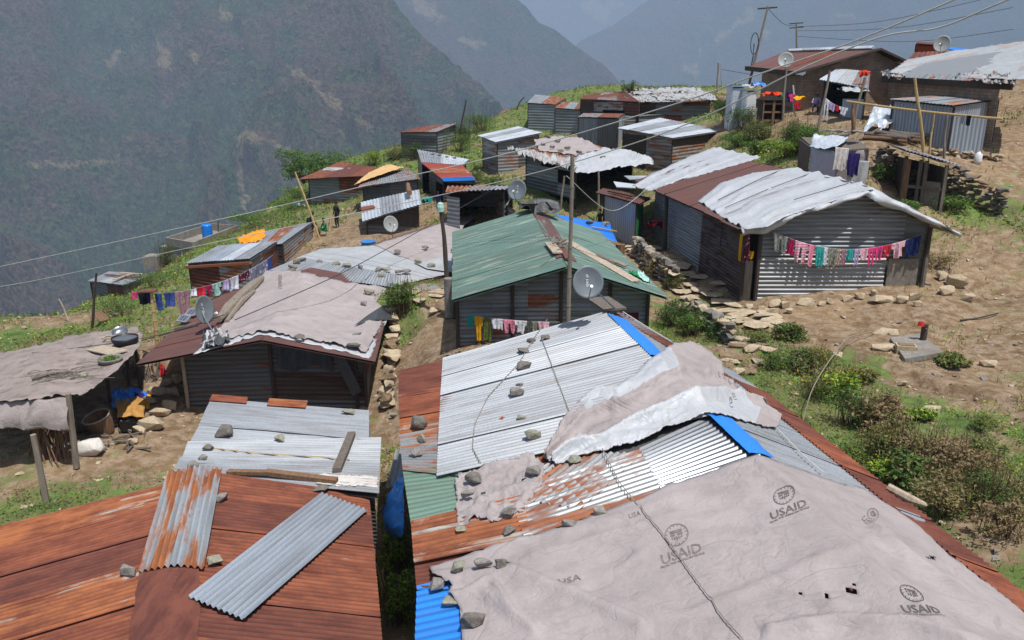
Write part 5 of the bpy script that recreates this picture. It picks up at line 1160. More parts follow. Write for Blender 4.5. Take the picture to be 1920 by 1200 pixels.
# ================================================================ green-roofed house
zE = -5.62; gL = PZ(849, 565, zE); gR = PZ(1254, 562, zE); gFL = PZ(848, 430, zE); gA = P(1064, 502, 21.4)
Gd_ = (gFL - gL).normalized(); LG = 10.7; gA1 = gA + Gd_ * LG; gFR = gR + Gd_ * LG
GRL = Plane(gA, gA1, gL); GRR = Plane(gA, gA1, gR); GR = Roof(GRL, GRR)
h2 = empty('green_roof_house', gpx((gA.x, gA.y + 4)), 'house with faded green gable roof and brown ridge strip in the middle of the village', 'house')
gFL2 = gL + Gd_ * LG; gFL2.z = gL.z
roofpanel(h2, [gA, gA1, gFL2, gL], ['green_sheet'], 5, pitch=.12, amp=.008); roofpanel(h2, [gA, gA1, gFR, gR], ['green_sheet'], 5, pitch=.12, amp=.008)
BHx = GR; cap(GR.hit(1062, 488), GR.hit(1008, 396), .3, .3, 'brown_sheet', 'brown rusty ridge strip', 'ridge_cap', lift=.05, rag=.02, parent=h2)
jA = gA + Gd_ * .75; jl = lerp(gL, gA, .04) + Gd_ * .75; jr = lerp(gR, gA, .14) + Gd_ * .75
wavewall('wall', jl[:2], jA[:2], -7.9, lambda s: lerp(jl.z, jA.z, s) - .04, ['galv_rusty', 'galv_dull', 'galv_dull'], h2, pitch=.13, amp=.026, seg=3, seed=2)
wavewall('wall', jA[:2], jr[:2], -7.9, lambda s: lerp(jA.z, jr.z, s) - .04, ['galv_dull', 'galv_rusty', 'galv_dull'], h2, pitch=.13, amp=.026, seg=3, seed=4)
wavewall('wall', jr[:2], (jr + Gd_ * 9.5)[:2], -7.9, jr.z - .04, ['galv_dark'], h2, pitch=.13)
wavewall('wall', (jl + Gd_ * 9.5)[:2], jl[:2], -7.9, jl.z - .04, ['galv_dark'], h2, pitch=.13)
for s, p in ((0, jl), (0, lerp(jl, jA, .52)), (0, lerp(jl, jA, .98)), (0, lerp(jA, jr, .55)), (0, jr)):
    b = MB(); b.tube([Vector((p.x, p.y - .06, -7.9)), Vector((p.x, p.y - .06, p.z - .06))], .06, 6); b.build('post', [m['wood_dark']], h2)
o = wallrect(h2, jA, jr, .6, .9, -7.6, -6.2, 'c_maroon', 'door_panel')
rub = [((1140, 455), (1180, 500), .25), ]
for i, (a, c_, wd, mt, lb) in enumerate([((1064, 458), (1192, 534), .3, 'wood_pale', 'long pale board lying down the right green slope'), ((1030, 462), (1046, 482), .3, 'wood_pale', 'short pale board crossing the ridge of the green roof'), ((1052, 470), (1066, 494), .2, 'plank_red', 'reddish board end at the near ridge of the green roof'), ((1150, 498), (1174, 508), .22, 'wood_grey', 'short grey board across the lower right green slope'), ((1120, 488), (1152, 506), .12, 'wood_weathered', 'broken stick on the long pale board of the green roof')]):
    b = MB(); b.plank(GR.hit(*a, .1 + i * .02), GR.hit(*c_, .1 + i * .02), wd, .04); b.build('plank', [m[mt]], label=lb, cat='plank', group='boards on the green roof')
b = MB(); r = random.Random(3)
for _ in range(26):
    u, v = 1040 + r.gauss(12, 9), 458 + r.gauss(8, 6); p = GR.hit(u, v, .14); d = Vector((r.uniform(-.25, .25), r.uniform(-.25, .25), r.uniform(-.03, .12))); b.tube([p - d, p + d], r.uniform(.01, .025), 5)
b.build('twigs', [m['wood_grey']], label='heap of broken sticks at the near ridge of the green roof', cat='sticks')
drape('tarpaulin', GR.hit, [(1178, 512), (1206, 516), (1214, 524)], [(1186, 520), (1205, 530), (1222, 536)], [(1178, 512), (1186, 520)], [(1214, 524), (1222, 536)], [m['c_green'], m['c_mint']], n=20, m_=10, lift=.06, amp=.1, fr=4, seed=3, fmf=lambda s, w_: int(s > .4), edge=2, label='green and white rag on the right slope of the green roof', cat='rag')
def blob(name, u, v, hit, w_, mats, label, cat, seed, h=.18, n_=22):
    c0 = hit(u, v); r = random.Random(seed); g_ = [[c0 + Vector(((s - .5) * w_ + .06 * math.sin(9 * t_ + seed), (t_ - .5) * w_ * .8, h * abs(float(vnoise(s * 5 + seed, t_ * 5))) + .06 * math.sin(s * 3.14) * math.sin(t_ * 3.14))) for s in np.linspace(0, 1, n_)] for t_ in np.linspace(0, 1, n_)]
    return surfmesh(name, g_, [m[x] for x in mats], label=label, cat=cat, fmf=lambda s, t_: int(vnoise(s * 4 + seed, t_ * 4) > .55) % len(mats))
blob('plastic_sheet', 1012, 403, lambda u, v: GR.hit(u, v, .1), 1.6, ['tarp_dark', 'inside_dark'], 'black plastic bundled over the far end of the green roof ridge', 'plastic sheet', 5, h=.5)
# blue tarp patch behind the right slope
bt = pathit([(1045, 402, 34), (1130, 420, 36), (1150, 430, 36), (1156, 454, 33.5), (1125, 440, 33), (1085, 420, 33)])
drape('tarpaulin', bt, [(1040, 402), (1100, 412), (1143, 418)], [(1085, 425), (1125, 442), (1157, 455)], [(1040, 402), (1085, 425)], [(1143, 418), (1150, 436), (1157, 455)], [m['tarp_blue_bright']], n=30, m_=14, lift=.0, amp=.05, fr=2, seed=4, edge=1.5, label='bright blue tarp spread behind the right slope of the green roof', cat='tarp')
for u, v, lb in ((1105, 420, 'flat stone on the bright blue tarp'), (1135, 422, 'round dark pot-like stone on the right of the bright blue tarp')): rock(lambda a, b_: bt(a, b_, .05), u, v, 16, 10, lb)
b = MB(); b.tube([bt(1108, 430, .1), bt(1156, 438, .1)], .035, 6); b.build('stick', [m['bamboo']], label='bamboo stick lying across the bright blue tarp', cat='stick')
# poles
pA = P(1067, 588, 20.6); post(Vector((pA.x, pA.y, -7.8)), ray(1073, 292) * (pA.y / ray(1073, 292).y), .058, 'wood_grey', 'tall bare jointed pole standing before the gable of the green-roofed house', joints=True, cat='pole', name='pole')
pA = P(845, 515, 24.5); tp_ = ray(826, 394) * (pA.y / ray(826, 394).y); post(Vector((pA.x, pA.y, G(pA.x, pA.y))), tp_, .075, 'wood_dark', 'dark leaning post capped with a green jar, left of the green roof', cat='pole', name='pole', bend=.04)
b = MB(); b.tube([tp_ - Vector((0, 0, .05)), tp_ + Vector((0, 0, .1)), tp_ + Vector((0, 0, .2)), tp_ + Vector((0, 0, .24))], [.1, .11, .09, .04], 10); b.build('jar', [m['c_mint']], label='small green jar capping the dark leaning post', cat='jar')
b = MB(); q = P(843, 548, 24.3); b.tube([Vector((q.x, q.y, q.z - .8)), Vector((q.x, q.y, q.z + .45))], .17, 14); b.build('barrel', [m['concrete']], label='pale cylindrical drum beside the foot of the dark leaning post', cat='drum')
# clothes at the green house gable
def line(p0, p1, sag, lab, r=.008):
    pts = [lerp(p0, p1, t) - Vector((0, 0, sag * 4 * t * (1 - t))) for t in np.linspace(0, 1, 25)]; b = MB(); b.tube(pts, r, 5); b.build('clothesline', [m['rope']], label=lab, cat='clothesline')
    return lambda s: lerp(p0, p1, s) - Vector((0, 0, sag * 4 * s * (1 - s)))
YG = jl.y - .35
def atY(u, v, y): d = ray(u, v); return d * (y / d.y)
Lf = line(atY(874, 590, YG), atY(1050, 604, YG), .05, 'short clothesline before the gable of the green-roofed house')
gs = [('towel', 876, 889, 24, 'c_teal', 'small teal cloth at the left end of the short line'), ('shirt', 890, 905, 52, 'c_yellow', 'yellow shirt hanging on the short line by the green-roofed house'), ('dress', 904, 922, 50, 'c_olive', 'olive and dark garment beside the yellow shirt'), ('towel', 922, 943, 22, 'c_white', 'pale blue-white cloth left of the pink trousers'), ('trousers', 943, 966, 28, 'c_pink', 'pink trousers on the short line by the green-roofed house'), ('shirt', 965, 988, 26, 'c_white', 'white shirt right of the pink trousers'), ('towel', 989, 1007, 22, 'c_camo', 'dark patterned cloth near the silver roof edge'), ('towel', 1008, 1030, 16, 'c_palepink', 'pale pink cloth at the right end of the short line')]
def hang(gs, Lf, u0, u1, group, pxm):
    for i, (kd, ua, ub, hp, mt, lb) in enumerate(gs):
        garment(kd, Lf((ua - u0) / (u1 - u0)), Lf((ub - u0) / (u1 - u0)), hp * pxm, mt, lb, group, seed=i * 7 + int(u0))
hang(gs, Lf, 874, 1050, 'washing on the short line by the green-roofed house', 20.5 / FPX)

# ================================================================ big house with the white draped tarp (right)
T3 = 26.; zE3 = -4.5; rA = P(1632, 356, 25.6); rL = PZ(1388, 432, zE3); rR = P(1795, 440, 25.6)
Fd = Vector((-.095, .995, 0)); L3 = 14.3
rFar = rA + Fd * L3
H3L = Plane(rA, rFar, rL); rRb = Vector((rR.x, rR.y, rR.z)); H3R = Plane(rA, rFar, rRb); H3 = Roof(H3L, H3R)
h3 = empty('striped_tin_house', gpx((rA.x - 1, rA.y + 4)), 'long tin-walled house with brown and white-tarped roof, washing before its striped gable', 'house')
lF = rL + Fd * L3; lF.z = H3L.z(lF.x, lF.y); rF = rR + Fd * L3; rF.z = H3R.z(rF.x, rF.y)
roofpanel(h3, [rA, rFar, lF, rL], ['brown_sheet'], 8, pitch=.11, amp=.012); roofpanel(h3, [rA, rFar, rF, rR], ['brown_sheet', 'rust_dark'], 8, pitch=.11, amp=.012)
# white tarp, near part with drooping hem
def h3hit(u, v, lift=0): return H3.hit(u, v, lift)
def fstripe(s, w_, p): return .05 * abs(math.sin(s * 13.5 + w_ * 1.2)) ** 10 + .03 * float(ridged(s * 5, w_ * 3, 3, 2))
nt_ = drape('tarpaulin', h3hit, [(1308, 380), (1352, 345), (1410, 327), (1482, 318)], [(1396, 433), (1440, 428), (1470, 410), (1540, 388), (1600, 366), (1640, 357)], [(1308, 380), (1335, 398), (1365, 418), (1396, 433)], [(1482, 318), (1560, 335), (1640, 357)],
      [m['tarp_white']], n=90, m_=50, lift=.06, amp=.012, fr=1, seed=31, edge=.8, fold=lambda s, w_, p: .09 * abs(math.sin(w_ * 12.5 + s * .6)) ** 10 + .03 * abs(math.sin(w_ * 31 + s * .8)) ** 6, label='white ridged tarp over the near left slope of the long tin house', cat='tarp')
g_ = [[lerp(rA, rR, s) + Fd * (w_ * 3.2 * (1 - .6 * s)) + Vector((0, 0, .09 + .03 * math.sin(s * 17 + w_ * 3))) for s in np.linspace(0, 1, 40)] for w_ in np.linspace(0, 1, 10)]
surfmesh('tarpaulin', g_, [m['tarp_white']], label='white tarp over the right slope edge of the long tin house', cat='tarp')
hem_t = poly([(1388, 433), (1440, 428), (1462, 412), (1530, 392), (1600, 365), (1636, 354), (1690, 378), (1740, 408), (1800, 438)], 90)
hem_b = poly([(1390, 442), (1440, 436), (1472, 420), (1490, 405), (1560, 388), (1622, 366), (1650, 384), (1690, 395), (1745, 420), (1770, 430), (1802, 446)], 90)
y3 = rA.y - .12; gr_ = []
for j in range(9):
    w_ = j / 8; row = []
    for i in range(90):
        sx = hem_t[i][0]; a = (lerp(rL, rA, min(1, max(0, (sx - 1388) / 244))) if sx < 1632 else lerp(rA, rR, min(1, (sx - 1632) / 163))) + Vector((0, 0, .1)); b_ = atY(*hem_b[i], y3 - .1 + .12 * math.sin(i * .55)); p = lerp(a, b_, w_); p += Vector((0, -.12 * math.sin(w_ * math.pi) - .04 * math.sin(i * .8 + w_ * 2), .02 * math.sin(i * .5))); row.append(p)
    gr_.append(row)
surfmesh('tarpaulin', gr_, [m['tarp_white']], thick=.01, label='hem of the white tarp drooping along the near gable edge of the long tin house', cat='tarp')
ft = drape('tarpaulin', h3hit, [(1338, 278), (1380, 288), (1426, 298)], [(1185, 352), (1225, 362), (1255, 345)], [(1338, 278), (1270, 305), (1220, 330), (1185, 352)], [(1426, 298), (1360, 318), (1300, 335), (1255, 345)], [m['tarp_white']], n=40, m_=60, lift=.06, amp=.06, fr=.8, seed=41, edge=1, fold=lambda s, w_, p: .08 * abs(math.sin(s * 12 + w_)) ** 8, label='wrinkled white tarp over the far end of the long tin house', cat='tarp')
wire_on([(1480, 318), (1418, 345), (1340, 385)], 'first dark cord pressed on the white tarp of the long tin house', r=.016, lift=.14, hitf=h3hit, mat='cable_dark')
for i, (a, c_) in enumerate((((1525, 330), (1440, 362)), ((1440, 362), (1352, 400)), ((1590, 352), (1480, 385)))):
    wire_on([a, c_], ['dark cord along the middle of the white tarp, upper half', 'dark cord along the middle of the white tarp, lower half', 'dark cord nearest the drooping hem of the white tarp'][i], r=.014, lift=.15, hitf=h3hit, mat='cable_dark')
# walls
gl = atY(1428, 440, rA.y + .15); gr2 = atY(1738, 440, rA.y + .15); zb3 = -7.15
def gtop(x): return (H3.z(x, rA.y + .15) - .06)
p0, p1 = atY(1425, 440, rA.y + .15), atY(1668, 440, rA.y + .15)
metal('galv_wall', '#a3a5a5', .08, metallic=.3, rough=.5, dirt=.3, wave=.15)
split = PZ(1500, 470, 0)
zs = -5.45
wavewall('wall', p0[:2], p1[:2], zb3, zs, ['galv_wall'], h3, pitch=.15, amp=.032, seg=1)
wavewall('wall', (p0.x + .1, p0.y + .06), (p1.x + .5, p1.y + .06), zs - .05, lambda s: gtop(lerp(p0.x + .1, p1.x + .5, s)), ['galv_dull'], h3, pitch=.15, amp=.032, seg=1)
p2 = atY(1740, 440, rA.y + .15); wavewall('wall', (p1.x, p1.y + .1), p2[:2], zb3, lambda s: gtop(lerp(p1.x, p2.x, s)), ['galv_dark'], h3, pitch=.3, amp=.004, seg=1)
wallrect(h3, p1, p2, .05, .85, -6.9, -5.5, 'stucco', 'wall_board', out=.06)
bL = Vector((rL.x + .35, rL.y + .6, 0)); bL2 = bL + Fd * 11.3
wavewall('wall', (bL2)[:2], (bL + Fd * 4.4)[:2], -7.3, lambda s: H3L.z(bL.x, bL.y) - .05, ['galv_dull'], h3, pitch=.13, amp=.02, seg=2)
wavewall('wall', (bL + Fd * 4.4)[:2], (bL)[:2], -7.3, lambda s: H3L.z(bL.x, bL.y) - .05, ['shaded_brown_sheet'], h3, pitch=.13, amp=.02, seg=1)
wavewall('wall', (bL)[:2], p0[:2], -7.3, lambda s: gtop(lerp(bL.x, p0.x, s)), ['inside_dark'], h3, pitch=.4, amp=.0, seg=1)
wavewall('wall', p2[:2], (p2 + Fd * 11)[:2], -7.2, p2.z + .3, ['galv_dark'], h3, pitch=.13)
wallrect(h3, bL, p0, .1, .75, -7.2, -5.6, 'wood_grey', 'door', out=.05, label='grey weathered plank door')
for p, lean in ((bL, 0), (p2, 0), (p0, 0)):
    b = MB(); b.tube([Vector((p.x - lean, p.y - .1, -7.3)), Vector((p.x, p.y - .1, gtop(p.x) - .08))], .07, 7); b.build('post', [m['wood_dark']], h3)
q = atY(1728, 548, rA.y - .1); b = MB(); b.tube([Vector((q.x, q.y, -7.1)), atY(1742, 446, rA.y + .1)], .075, 7); b.build('post', [m['wood_weathered']], h3)
# washing line 2
YW = rA.y - .08
pa, pb = atY(1455, 436, YW), atY(1738, 436, YW)
Lf = line(pa, pb, .56, 'long washing line sagging across the gable of the long tin house')
g3 = [('trousers', 1450, 1478, 30, 'c_greyfloral', 'grey trousers in the shade at the left end of the long washing line'), ('dress', 1478, 1494, 26, 'c_magenta', 'dark magenta top left of the striped trousers'), ('trousers', 1493, 1517, 36, 'c_stripe', 'pink and white striped trousers on the long washing line'), ('shirt', 1516, 1533, 36, 'c_dots', 'pink spotted shirt right of the striped trousers'), ('shorts', 1533, 1549, 33, 'c_turq', 'turquoise trousers on the long washing line'), ('towel', 1549, 1556, 30, 'c_white', 'narrow white strip between turquoise and camouflage clothes'),
      ('shorts', 1556, 1574, 30, 'c_camo', 'grey camouflage trousers on the long washing line'), ('dress', 1573, 1582, 28, 'c_sand', 'sand coloured garment right of the camouflage trousers'), ('towel', 1582, 1591, 28, 'c_mauve', 'narrow mauve cloth in the middle of the long washing line'), ('towel', 1592, 1607, 19, 'c_turq', 'short turquoise cloth right of the mauve one'), ('trousers', 1606, 1616, 28, 'c_lav', 'lavender leggings beside the short turquoise cloth'), ('top', 1616, 1632, 18, 'c_palepink', 'pale pink top with lavender side on the long washing line'),
      ('trousers', 1632, 1645, 30, 'c_hotpink', 'pink leggings left of the magenta pair'), ('trousers', 1645, 1659, 24, 'c_hotpink', 'darker pink leggings left of the red dotted shirt'), ('shirt', 1659, 1675, 20, 'c_reddots', 'red shirt with white dots on the long washing line'), ('shirt', 1675, 1700, 26, 'c_palepink', 'pale pink jagged-hem shirt near the right end of the line'), ('towel', 1700, 1728, 30, 'c_navy', 'navy blue cloth in the shade at the right end of the line')]
for i, (kd, ua, ub, hp, mt, lb) in enumerate(g3):
    garment(kd, Lf((ua - 1455) / 283), Lf((ub - 1455) / 283), hp * 26 / FPX * 1.15, mt, lb, 'washing before the gable of the long tin house', seed=i * 5 + 2)
# clothes under the left eave
for i, (u, v, wd, hp, mt, kd, lb) in enumerate([(1318, 404, .5, 42, 'c_maroon', 'shirt', 'maroon shirt hanging under the left eave of the long tin house'), (1330, 402, .35, 24, 'c_red', 'towel', 'red cloth hanging under the left eave of the long tin house'), (1352, 414, .3, 50, 'c_navy', 'dress', 'long navy garment hanging under the left eave'), (1396, 440, .3, 48, 'c_maroondots', 'dress', 'dark patterned dress hanging by the near left corner post'), (1402, 470, .25, 14, 'c_yellow', 'towel', 'small yellow cloth by the near left corner post'), (1388, 438, .12, 50, 'c_yellow', 'towel', 'narrow yellow-edged cloth strip by the near left corner post')]):
    d = ray(u, v); xx = (rL.x + .1); p = H3.hit(u, v - 6, -.15) if False else d * ((rL.y - .2 + max(0, (1392 - u)) * .075) / d.y)
    garment(kd, p, p + Vector((wd * .7, -wd * .5, 0)), hp * 27 / FPX, mt, lb, 'clothes under the left eave of the long tin house', seed=i)
# ================================================================ left lean-to with grey tarp
ls = [P(20, 640, 26), P(262, 618, 24), P(290, 640, 22.5)]
lh = pathit([(30, 655, 23), (130, 625, 24), (240, 612, 24.5), (262, 622, 23.5), (240, 680, 20.5), (180, 735, 18.6), (128, 745, 18), (20, 760, 17.5), (100, 690, 20.3), (-80, 690, 23), (-100, 790, 17)])
le = empty('thatch_lean_to', gpx(lh(150, 690)), 'low open shelter at the left edge roofed with a faded grey tarp on crooked posts', 'shelter')
drape('roof_tarp', lh, [(-60, 672), (60, 652), (130, 632), (215, 618), (256, 614)], [(-60, 752), (20, 755), (75, 748), (128, 742), (160, 742), (185, 722), (225, 690), (258, 655), (268, 628)], [(-60, 672), (-60, 752)], [(256, 614), (268, 628)], [m['tarp_brown']], parent=le, n=80, m_=40, lift=.02, amp=.07, fr=1.3, seed=17, edge=3)
drape('roof_deck', lh, [(-60, 674), (60, 654), (130, 634), (250, 618)], [(-60, 750), (75, 746), (128, 740), (185, 722), (262, 630)], [(-60, 674), (-60, 750)], [(250, 618), (262, 630)], [m['wood_dark']], parent=le, n=20, m_=10, lift=-.1, amp=0)
# hanging front flap
y0 = lh(100, 748).y - .05; gr_ = []
for j in range(14):
    w_ = j / 13; row = []
    for i in range(50):
        s = i / 49; u = lerp(-60, 132, s); a = lh(u, 752 - 6 * s, 0); bt_ = atY(u, lerp(800, 806, s), y0 - .15); p = lerp(a, bt_, w_); row.append(p + Vector((0, -.1 * math.sin(w_ * 3) - .05 * math.sin(s * 19 + w_ * 3), .01 * math.sin(s * 30))))
    gr_.append(row)
surfmesh('front_flap', gr_, [m['tarp_grey_dirty']], parent=le)
for i, (u0, v0, u1, v1, t) in enumerate([(92, 966, 62, 815, 16.8), (142, 866, 128, 738, 18.3), (108, 850, 118, 760, 18.8), (74, 870, 66, 770, 19), (262, 720, 252, 640, 23), (240, 715, 238, 668, 22.6), (205, 745, 200, 700, 22), (60, 820, 55, 760, 20)]):
    a = P(u0, v0, t); d = ray(u1, v1); b_ = d * (a.y / d.y); b = MB(); b.tube([Vector((a.x, a.y, a.z - .15)), b_], [.075 if i < 2 else .05, .06 if i < 2 else .04], 7); b.build('post', [m['wood_grey' if i in (0, 1) else 'wood_dark']], le)
b = MB(); rr_ = random.Random(8)
for i in range(60):
    p = P(rr_.uniform(62, 116), rr_.uniform(800, 870), rr_.uniform(18.2, 19)); g_ = G(p.x, p.y); b.tube([Vector((p.x + rr_.uniform(-.3, .3), p.y, g_)), Vector((p.x + rr_.uniform(-.2, .2), p.y + .3, g_ + rr_.uniform(.8, 1.3)))], rr_.uniform(.01, .022), 5)
b.build('stick_bundle', [m['wood_brown']], label='bundle of thin sticks stacked upright beneath the grey tarp shelter', cat='firewood')
b = MB()
for i in range(9):
    p = P(rr_.uniform(92, 135), rr_.uniform(845, 880), 19); p = gpx(p, .06 + i * .015); d = Vector((rr_.uniform(-.4, .4), rr_.uniform(-.3, .3), 0)); b.tube([p - d, p + d], .05, 6)
b.build('log_pile', [m['wood_pale']], label='few split logs on the ground beneath the grey tarp shelter', cat='firewood')
def pan(u, v, dm, label, mat, hitf, depth=.08, fill=None, tilt=0):
    c0 = hitf(u, v, .06); e = empty('pan', c0, label, 'pan'); n_ = 28; vs = []; fs = []
    prof = [(0, 0), (.8, 0), (.97, .5), (1, 1), (.95, 1), (.9, .55), (.75, .12), (0, .12)]
    for r_, z_ in prof:
        for k_ in range(n_): a = 6.2832 * k_ / n_; vs.append(c0 + Vector((math.cos(a) * r_ * dm / 2, math.sin(a) * r_ * dm / 2, z_ * depth + math.sin(a) * r_ * tilt)))
    for i in range(len(prof) - 1):
        for k_ in range(n_): fs.append((i * n_ + k_, i * n_ + (k_ + 1) % n_, (i + 1) * n_ + (k_ + 1) % n_, (i + 1) * n_ + k_))
    mk('bowl', vs, fs, m[mat], e, smooth=True); return e, c0
pan(236, 648, .72, 'shallow black-sided metal pan on the far right of the grey tarp shelter roof', 'pan_black', lambda u, v, l: lh(u, v, l), .2)
b = MB(); c0 = lh(236, 648, .2); b.tube([c0, c0 + Vector((0, 0, .02))], [.33, .33], 24); b.build('lid', [m['pan_grey']], bpy.data.objects['pan'])
pan(226, 632, .45, 'small dark pan behind the larger pan on the tarp shelter roof', 'pan_grey', lambda u, v, l: lh(u, v, l), .15, tilt=.08)
e_, c0 = pan(208, 682, .62, 'round tray of drying green herbs on the tarp shelter roof', 'stone_grey', lambda u, v, l: lh(u, v, l), .12)
V, F_ = leaves(np.array([c0 + Vector((rr_.gauss(0, .1), rr_.gauss(0, .1), rr_.uniform(.05, .14))) for _ in range(400)]), .05, 3); bulk('herbs', V, F_, [m['leaf_green']], e_)
b = MB(); b.plank(lh(178, 658, .1), lh(225, 668, .1), .5, .03); b.build('board', [m['wood_pale']], label='thin board lying beside the pans on the tarp shelter roof', cat='board')
b = MB(); q = lh(207, 640, .1)
for dx, dy, sx, sy in ((0, .12, .36, .05), (0, -.12, .36, .05), (.16, 0, .05, .2), (-.16, 0, .05, .2)): b.box(q + Vector((dx, dy, .02)), sx, sy, .05)
b.build('empty_crate', [m['wood_pale']], label='small empty rectangular wooden frame on the tarp shelter roof', cat='crate')
rock(lambda u, v: lh(u, v, .05), 160, 706, 26, 10, 'flat grey stone on the lower edge of the tarp shelter roof')
b = MB(); 
for _ in range(34):
    u = rr_.uniform(60, 185); v = 712 - (u - 60) * .12 + rr_.gauss(0, 6); p = lh(u, v, .06); d = Vector((rr_.uniform(.1, .5), rr_.uniform(-.1, .3), .02)); b.tube([p - d, p + Vector((0, 0, rr_.uniform(0, .08))), p + d], .008, 4)
b.tube([lh(60, 716, .08), lh(95, 708, .1), lh(133, 704, .1)], [.05, .04, .03], 6)
b.build('branches', [m['wood_weathered']], label='dry branches scattered along the tarp shelter roof', cat='branches')
# basket, cloths, sack, debris in front
c0 = gpx(P(192, 785, 20.2)); e = empty('basket', c0, 'large round woven basket standing by the tarp shelter', 'basket'); vs = []; fs = []; n_ = 48
tl = Matrix.Rotation(-.18, 3, 'Y') @ Matrix.Rotation(.22, 3, 'X')
for j, (r_, z_) in enumerate([(.24, 0), (.27, .1), (.3, .25), (.325, .4), (.33, .5), (.31, .5), (.3, .38), (.27, .2), (.22, .04), (0, .04)]):
    for k_ in range(n_): a = 6.2832 * k_ / n_; q = r_ * (1 + (.03 if (k_ + j) % 2 else 0)); vs.append(c0 + tl @ Vector((math.cos(a) * q, math.sin(a) * q, z_ * 1.05)))
for i in range(9):
    for k_ in range(n_): fs.append((i * n_ + k_, i * n_ + (k_ + 1) % n_, (i + 1) * n_ + (k_ + 1) % n_, (i + 1) * n_ + k_))
mk('body', vs, fs, m['wood_brown'], e); b = MB(); b.tube([c0 + tl @ Vector((math.cos(a) * .33, math.sin(a) * .33, .525)) for a in np.linspace(0, 6.2832, 40)], .022, 6); b.build('rim', [m['wood_pale']], e)
def ground_cloth(u0, v0, u1, v1, mats, label, seed, cat='cloth', name='cloth', h=.3, fmf=None, n_=34, rot=0, lift=.05):
    a = [GH(u, v, 12) for u, v in ((u0, v0), (u1, v0), (u1, v1), (u0, v1))]; g_ = []
    for j in range(n_):
        row = []
        for i in range(n_):
            s, w_ = i / (n_ - 1), j / (n_ - 1); cc = 1 - .25 * math.cos(6.28 * s * 2 + seed); p = bil(*a, .5 + (s - .5) * (.75 + .3 * float(vnoise(w_ * 4, seed))), .5 + (w_ - .5) * (.75 + .3 * float(vnoise(s * 4, seed + 9))))
            zz = h * (float(ridged(s * 3 + seed, w_ * 3, 4, seed)) ** 1.5) * math.sin(math.pi * s) ** .5 * max(0, math.sin(math.pi * w_)) ** .5 if 0 < s < 1 else 0
            row.append(Vector((p.x, p.y, max(G(p.x, p.y), p.z) + lift + zz)))
        g_.append(row)
    return surfmesh(name, g_, [m[x] for x in mats], fmf=fmf, label=label, cat=cat)
ground_cloth(206, 737, 285, 775, ['tarp_blue_bright', 'c_purple', 'c_yellow'], 'crumpled blue cloth with yellow and violet edge on the stone heap beside the basket', 3, fmf=lambda s, w_: 2 if s > .9 else (1 if s > .6 and w_ > .4 else 0), h=.45)
ground_cloth(218, 755, 276, 798, ['cardboard'], 'torn flattened brown cardboard leaning over the blue cloth', 8, cat='cardboard', name='cardboard', h=.25, lift=.18)
ground_cloth(176, 792, 196, 808, ['tarp_blue_bright'], 'small light blue plastic scrap in the rubbish below the basket', 5, h=.15, name='plastic_sheet', cat='plastic')
ground_cloth(222, 788, 258, 816, ['inside_dark'], 'crumpled black plastic bag in the rubbish below the cardboard', 6, h=.3, name='plastic_bag', cat='plastic bag')
c0 = GH(170, 852, 12); vs, fs = rockv(.34, .26, .2, 44, 60); sk = mk('sack', [c0 + Vector((0, 0, .17)) + x for x in vs], fs, m['sack_white'], base=True, smooth=True, label='plump white sack lying on the grass by the shelter post', cat='sack')
b = MB()
for i in range(46):
    p = GH(rr_.uniform(150, 275), rr_.uniform(790, 850), 12); d = Vector((rr_.uniform(-.25, .25), rr_.uniform(-.25, .25), rr_.uniform(-.02, .06))); b.tube([p - d + Vector((0, 0, .05)), p + d + Vector((0, 0, .08))], rr_.uniform(.01, .04), 5)
b.build('rubbish_heap', [m['wood_weathered']], label='heap of sticks and rubbish between basket and white sack', cat='rubbish')
b = MB(); rr_ = random.Random(77)
for i in range(40):
    p = P(rr_.uniform(238, 300), rr_.uniform(650, 720), 23.5); p = gpx(p); d = Vector((rr_.uniform(-.25, .25), rr_.uniform(-.2, .2), rr_.uniform(.1, .6))); b.tube([p - d * .2, p + d], rr_.uniform(.01, .03), 5)
b.build('firewood', [m['wood_weathered']], label='tangle of dry wood under the left eave of the brown-roofed house', cat='firewood')
bl = [(283, 752, 34, 18), (318, 760, 34, 20), (325, 735, 30, 24), (300, 775, 44, 20), (282, 800, 54, 24), (262, 808, 30, 20), (330, 712, 30, 26), (296, 735, 40, 18), (312, 718, 26, 20), (250, 828, 20, 12)]
bn = ['pale boulder left of centre in the step heap', 'round boulder beside the shadowed wall corner', 'tall boulder against the left wall of the brown-roofed house', 'long flat boulder across the middle of the step heap', 'broadest flat boulder at the foot of the step heap', 'small boulder at the foot of the step heap by the black bag', 'topmost boulder of the step heap by the house post', 'long boulder above the blue cloth', 'upper boulder between the bamboo pole and the house', 'small stone below the black plastic bag']
for (u, v, w_, h), lb in zip(bl, bn): rock(lambda a, b_: GH(a, b_, 12), u, v, w_, h * 1.3, lb + (', left of the dark house' if len(lb) < 50 else ''), 'boulders in the step heap', mat='stone_tan', cat='boulder', name='boulder')
ground_cloth(300, 694, 312, 712, ['c_red'], 'small red cloth at the foot of the bamboo clothesline pole', 4, h=.35)

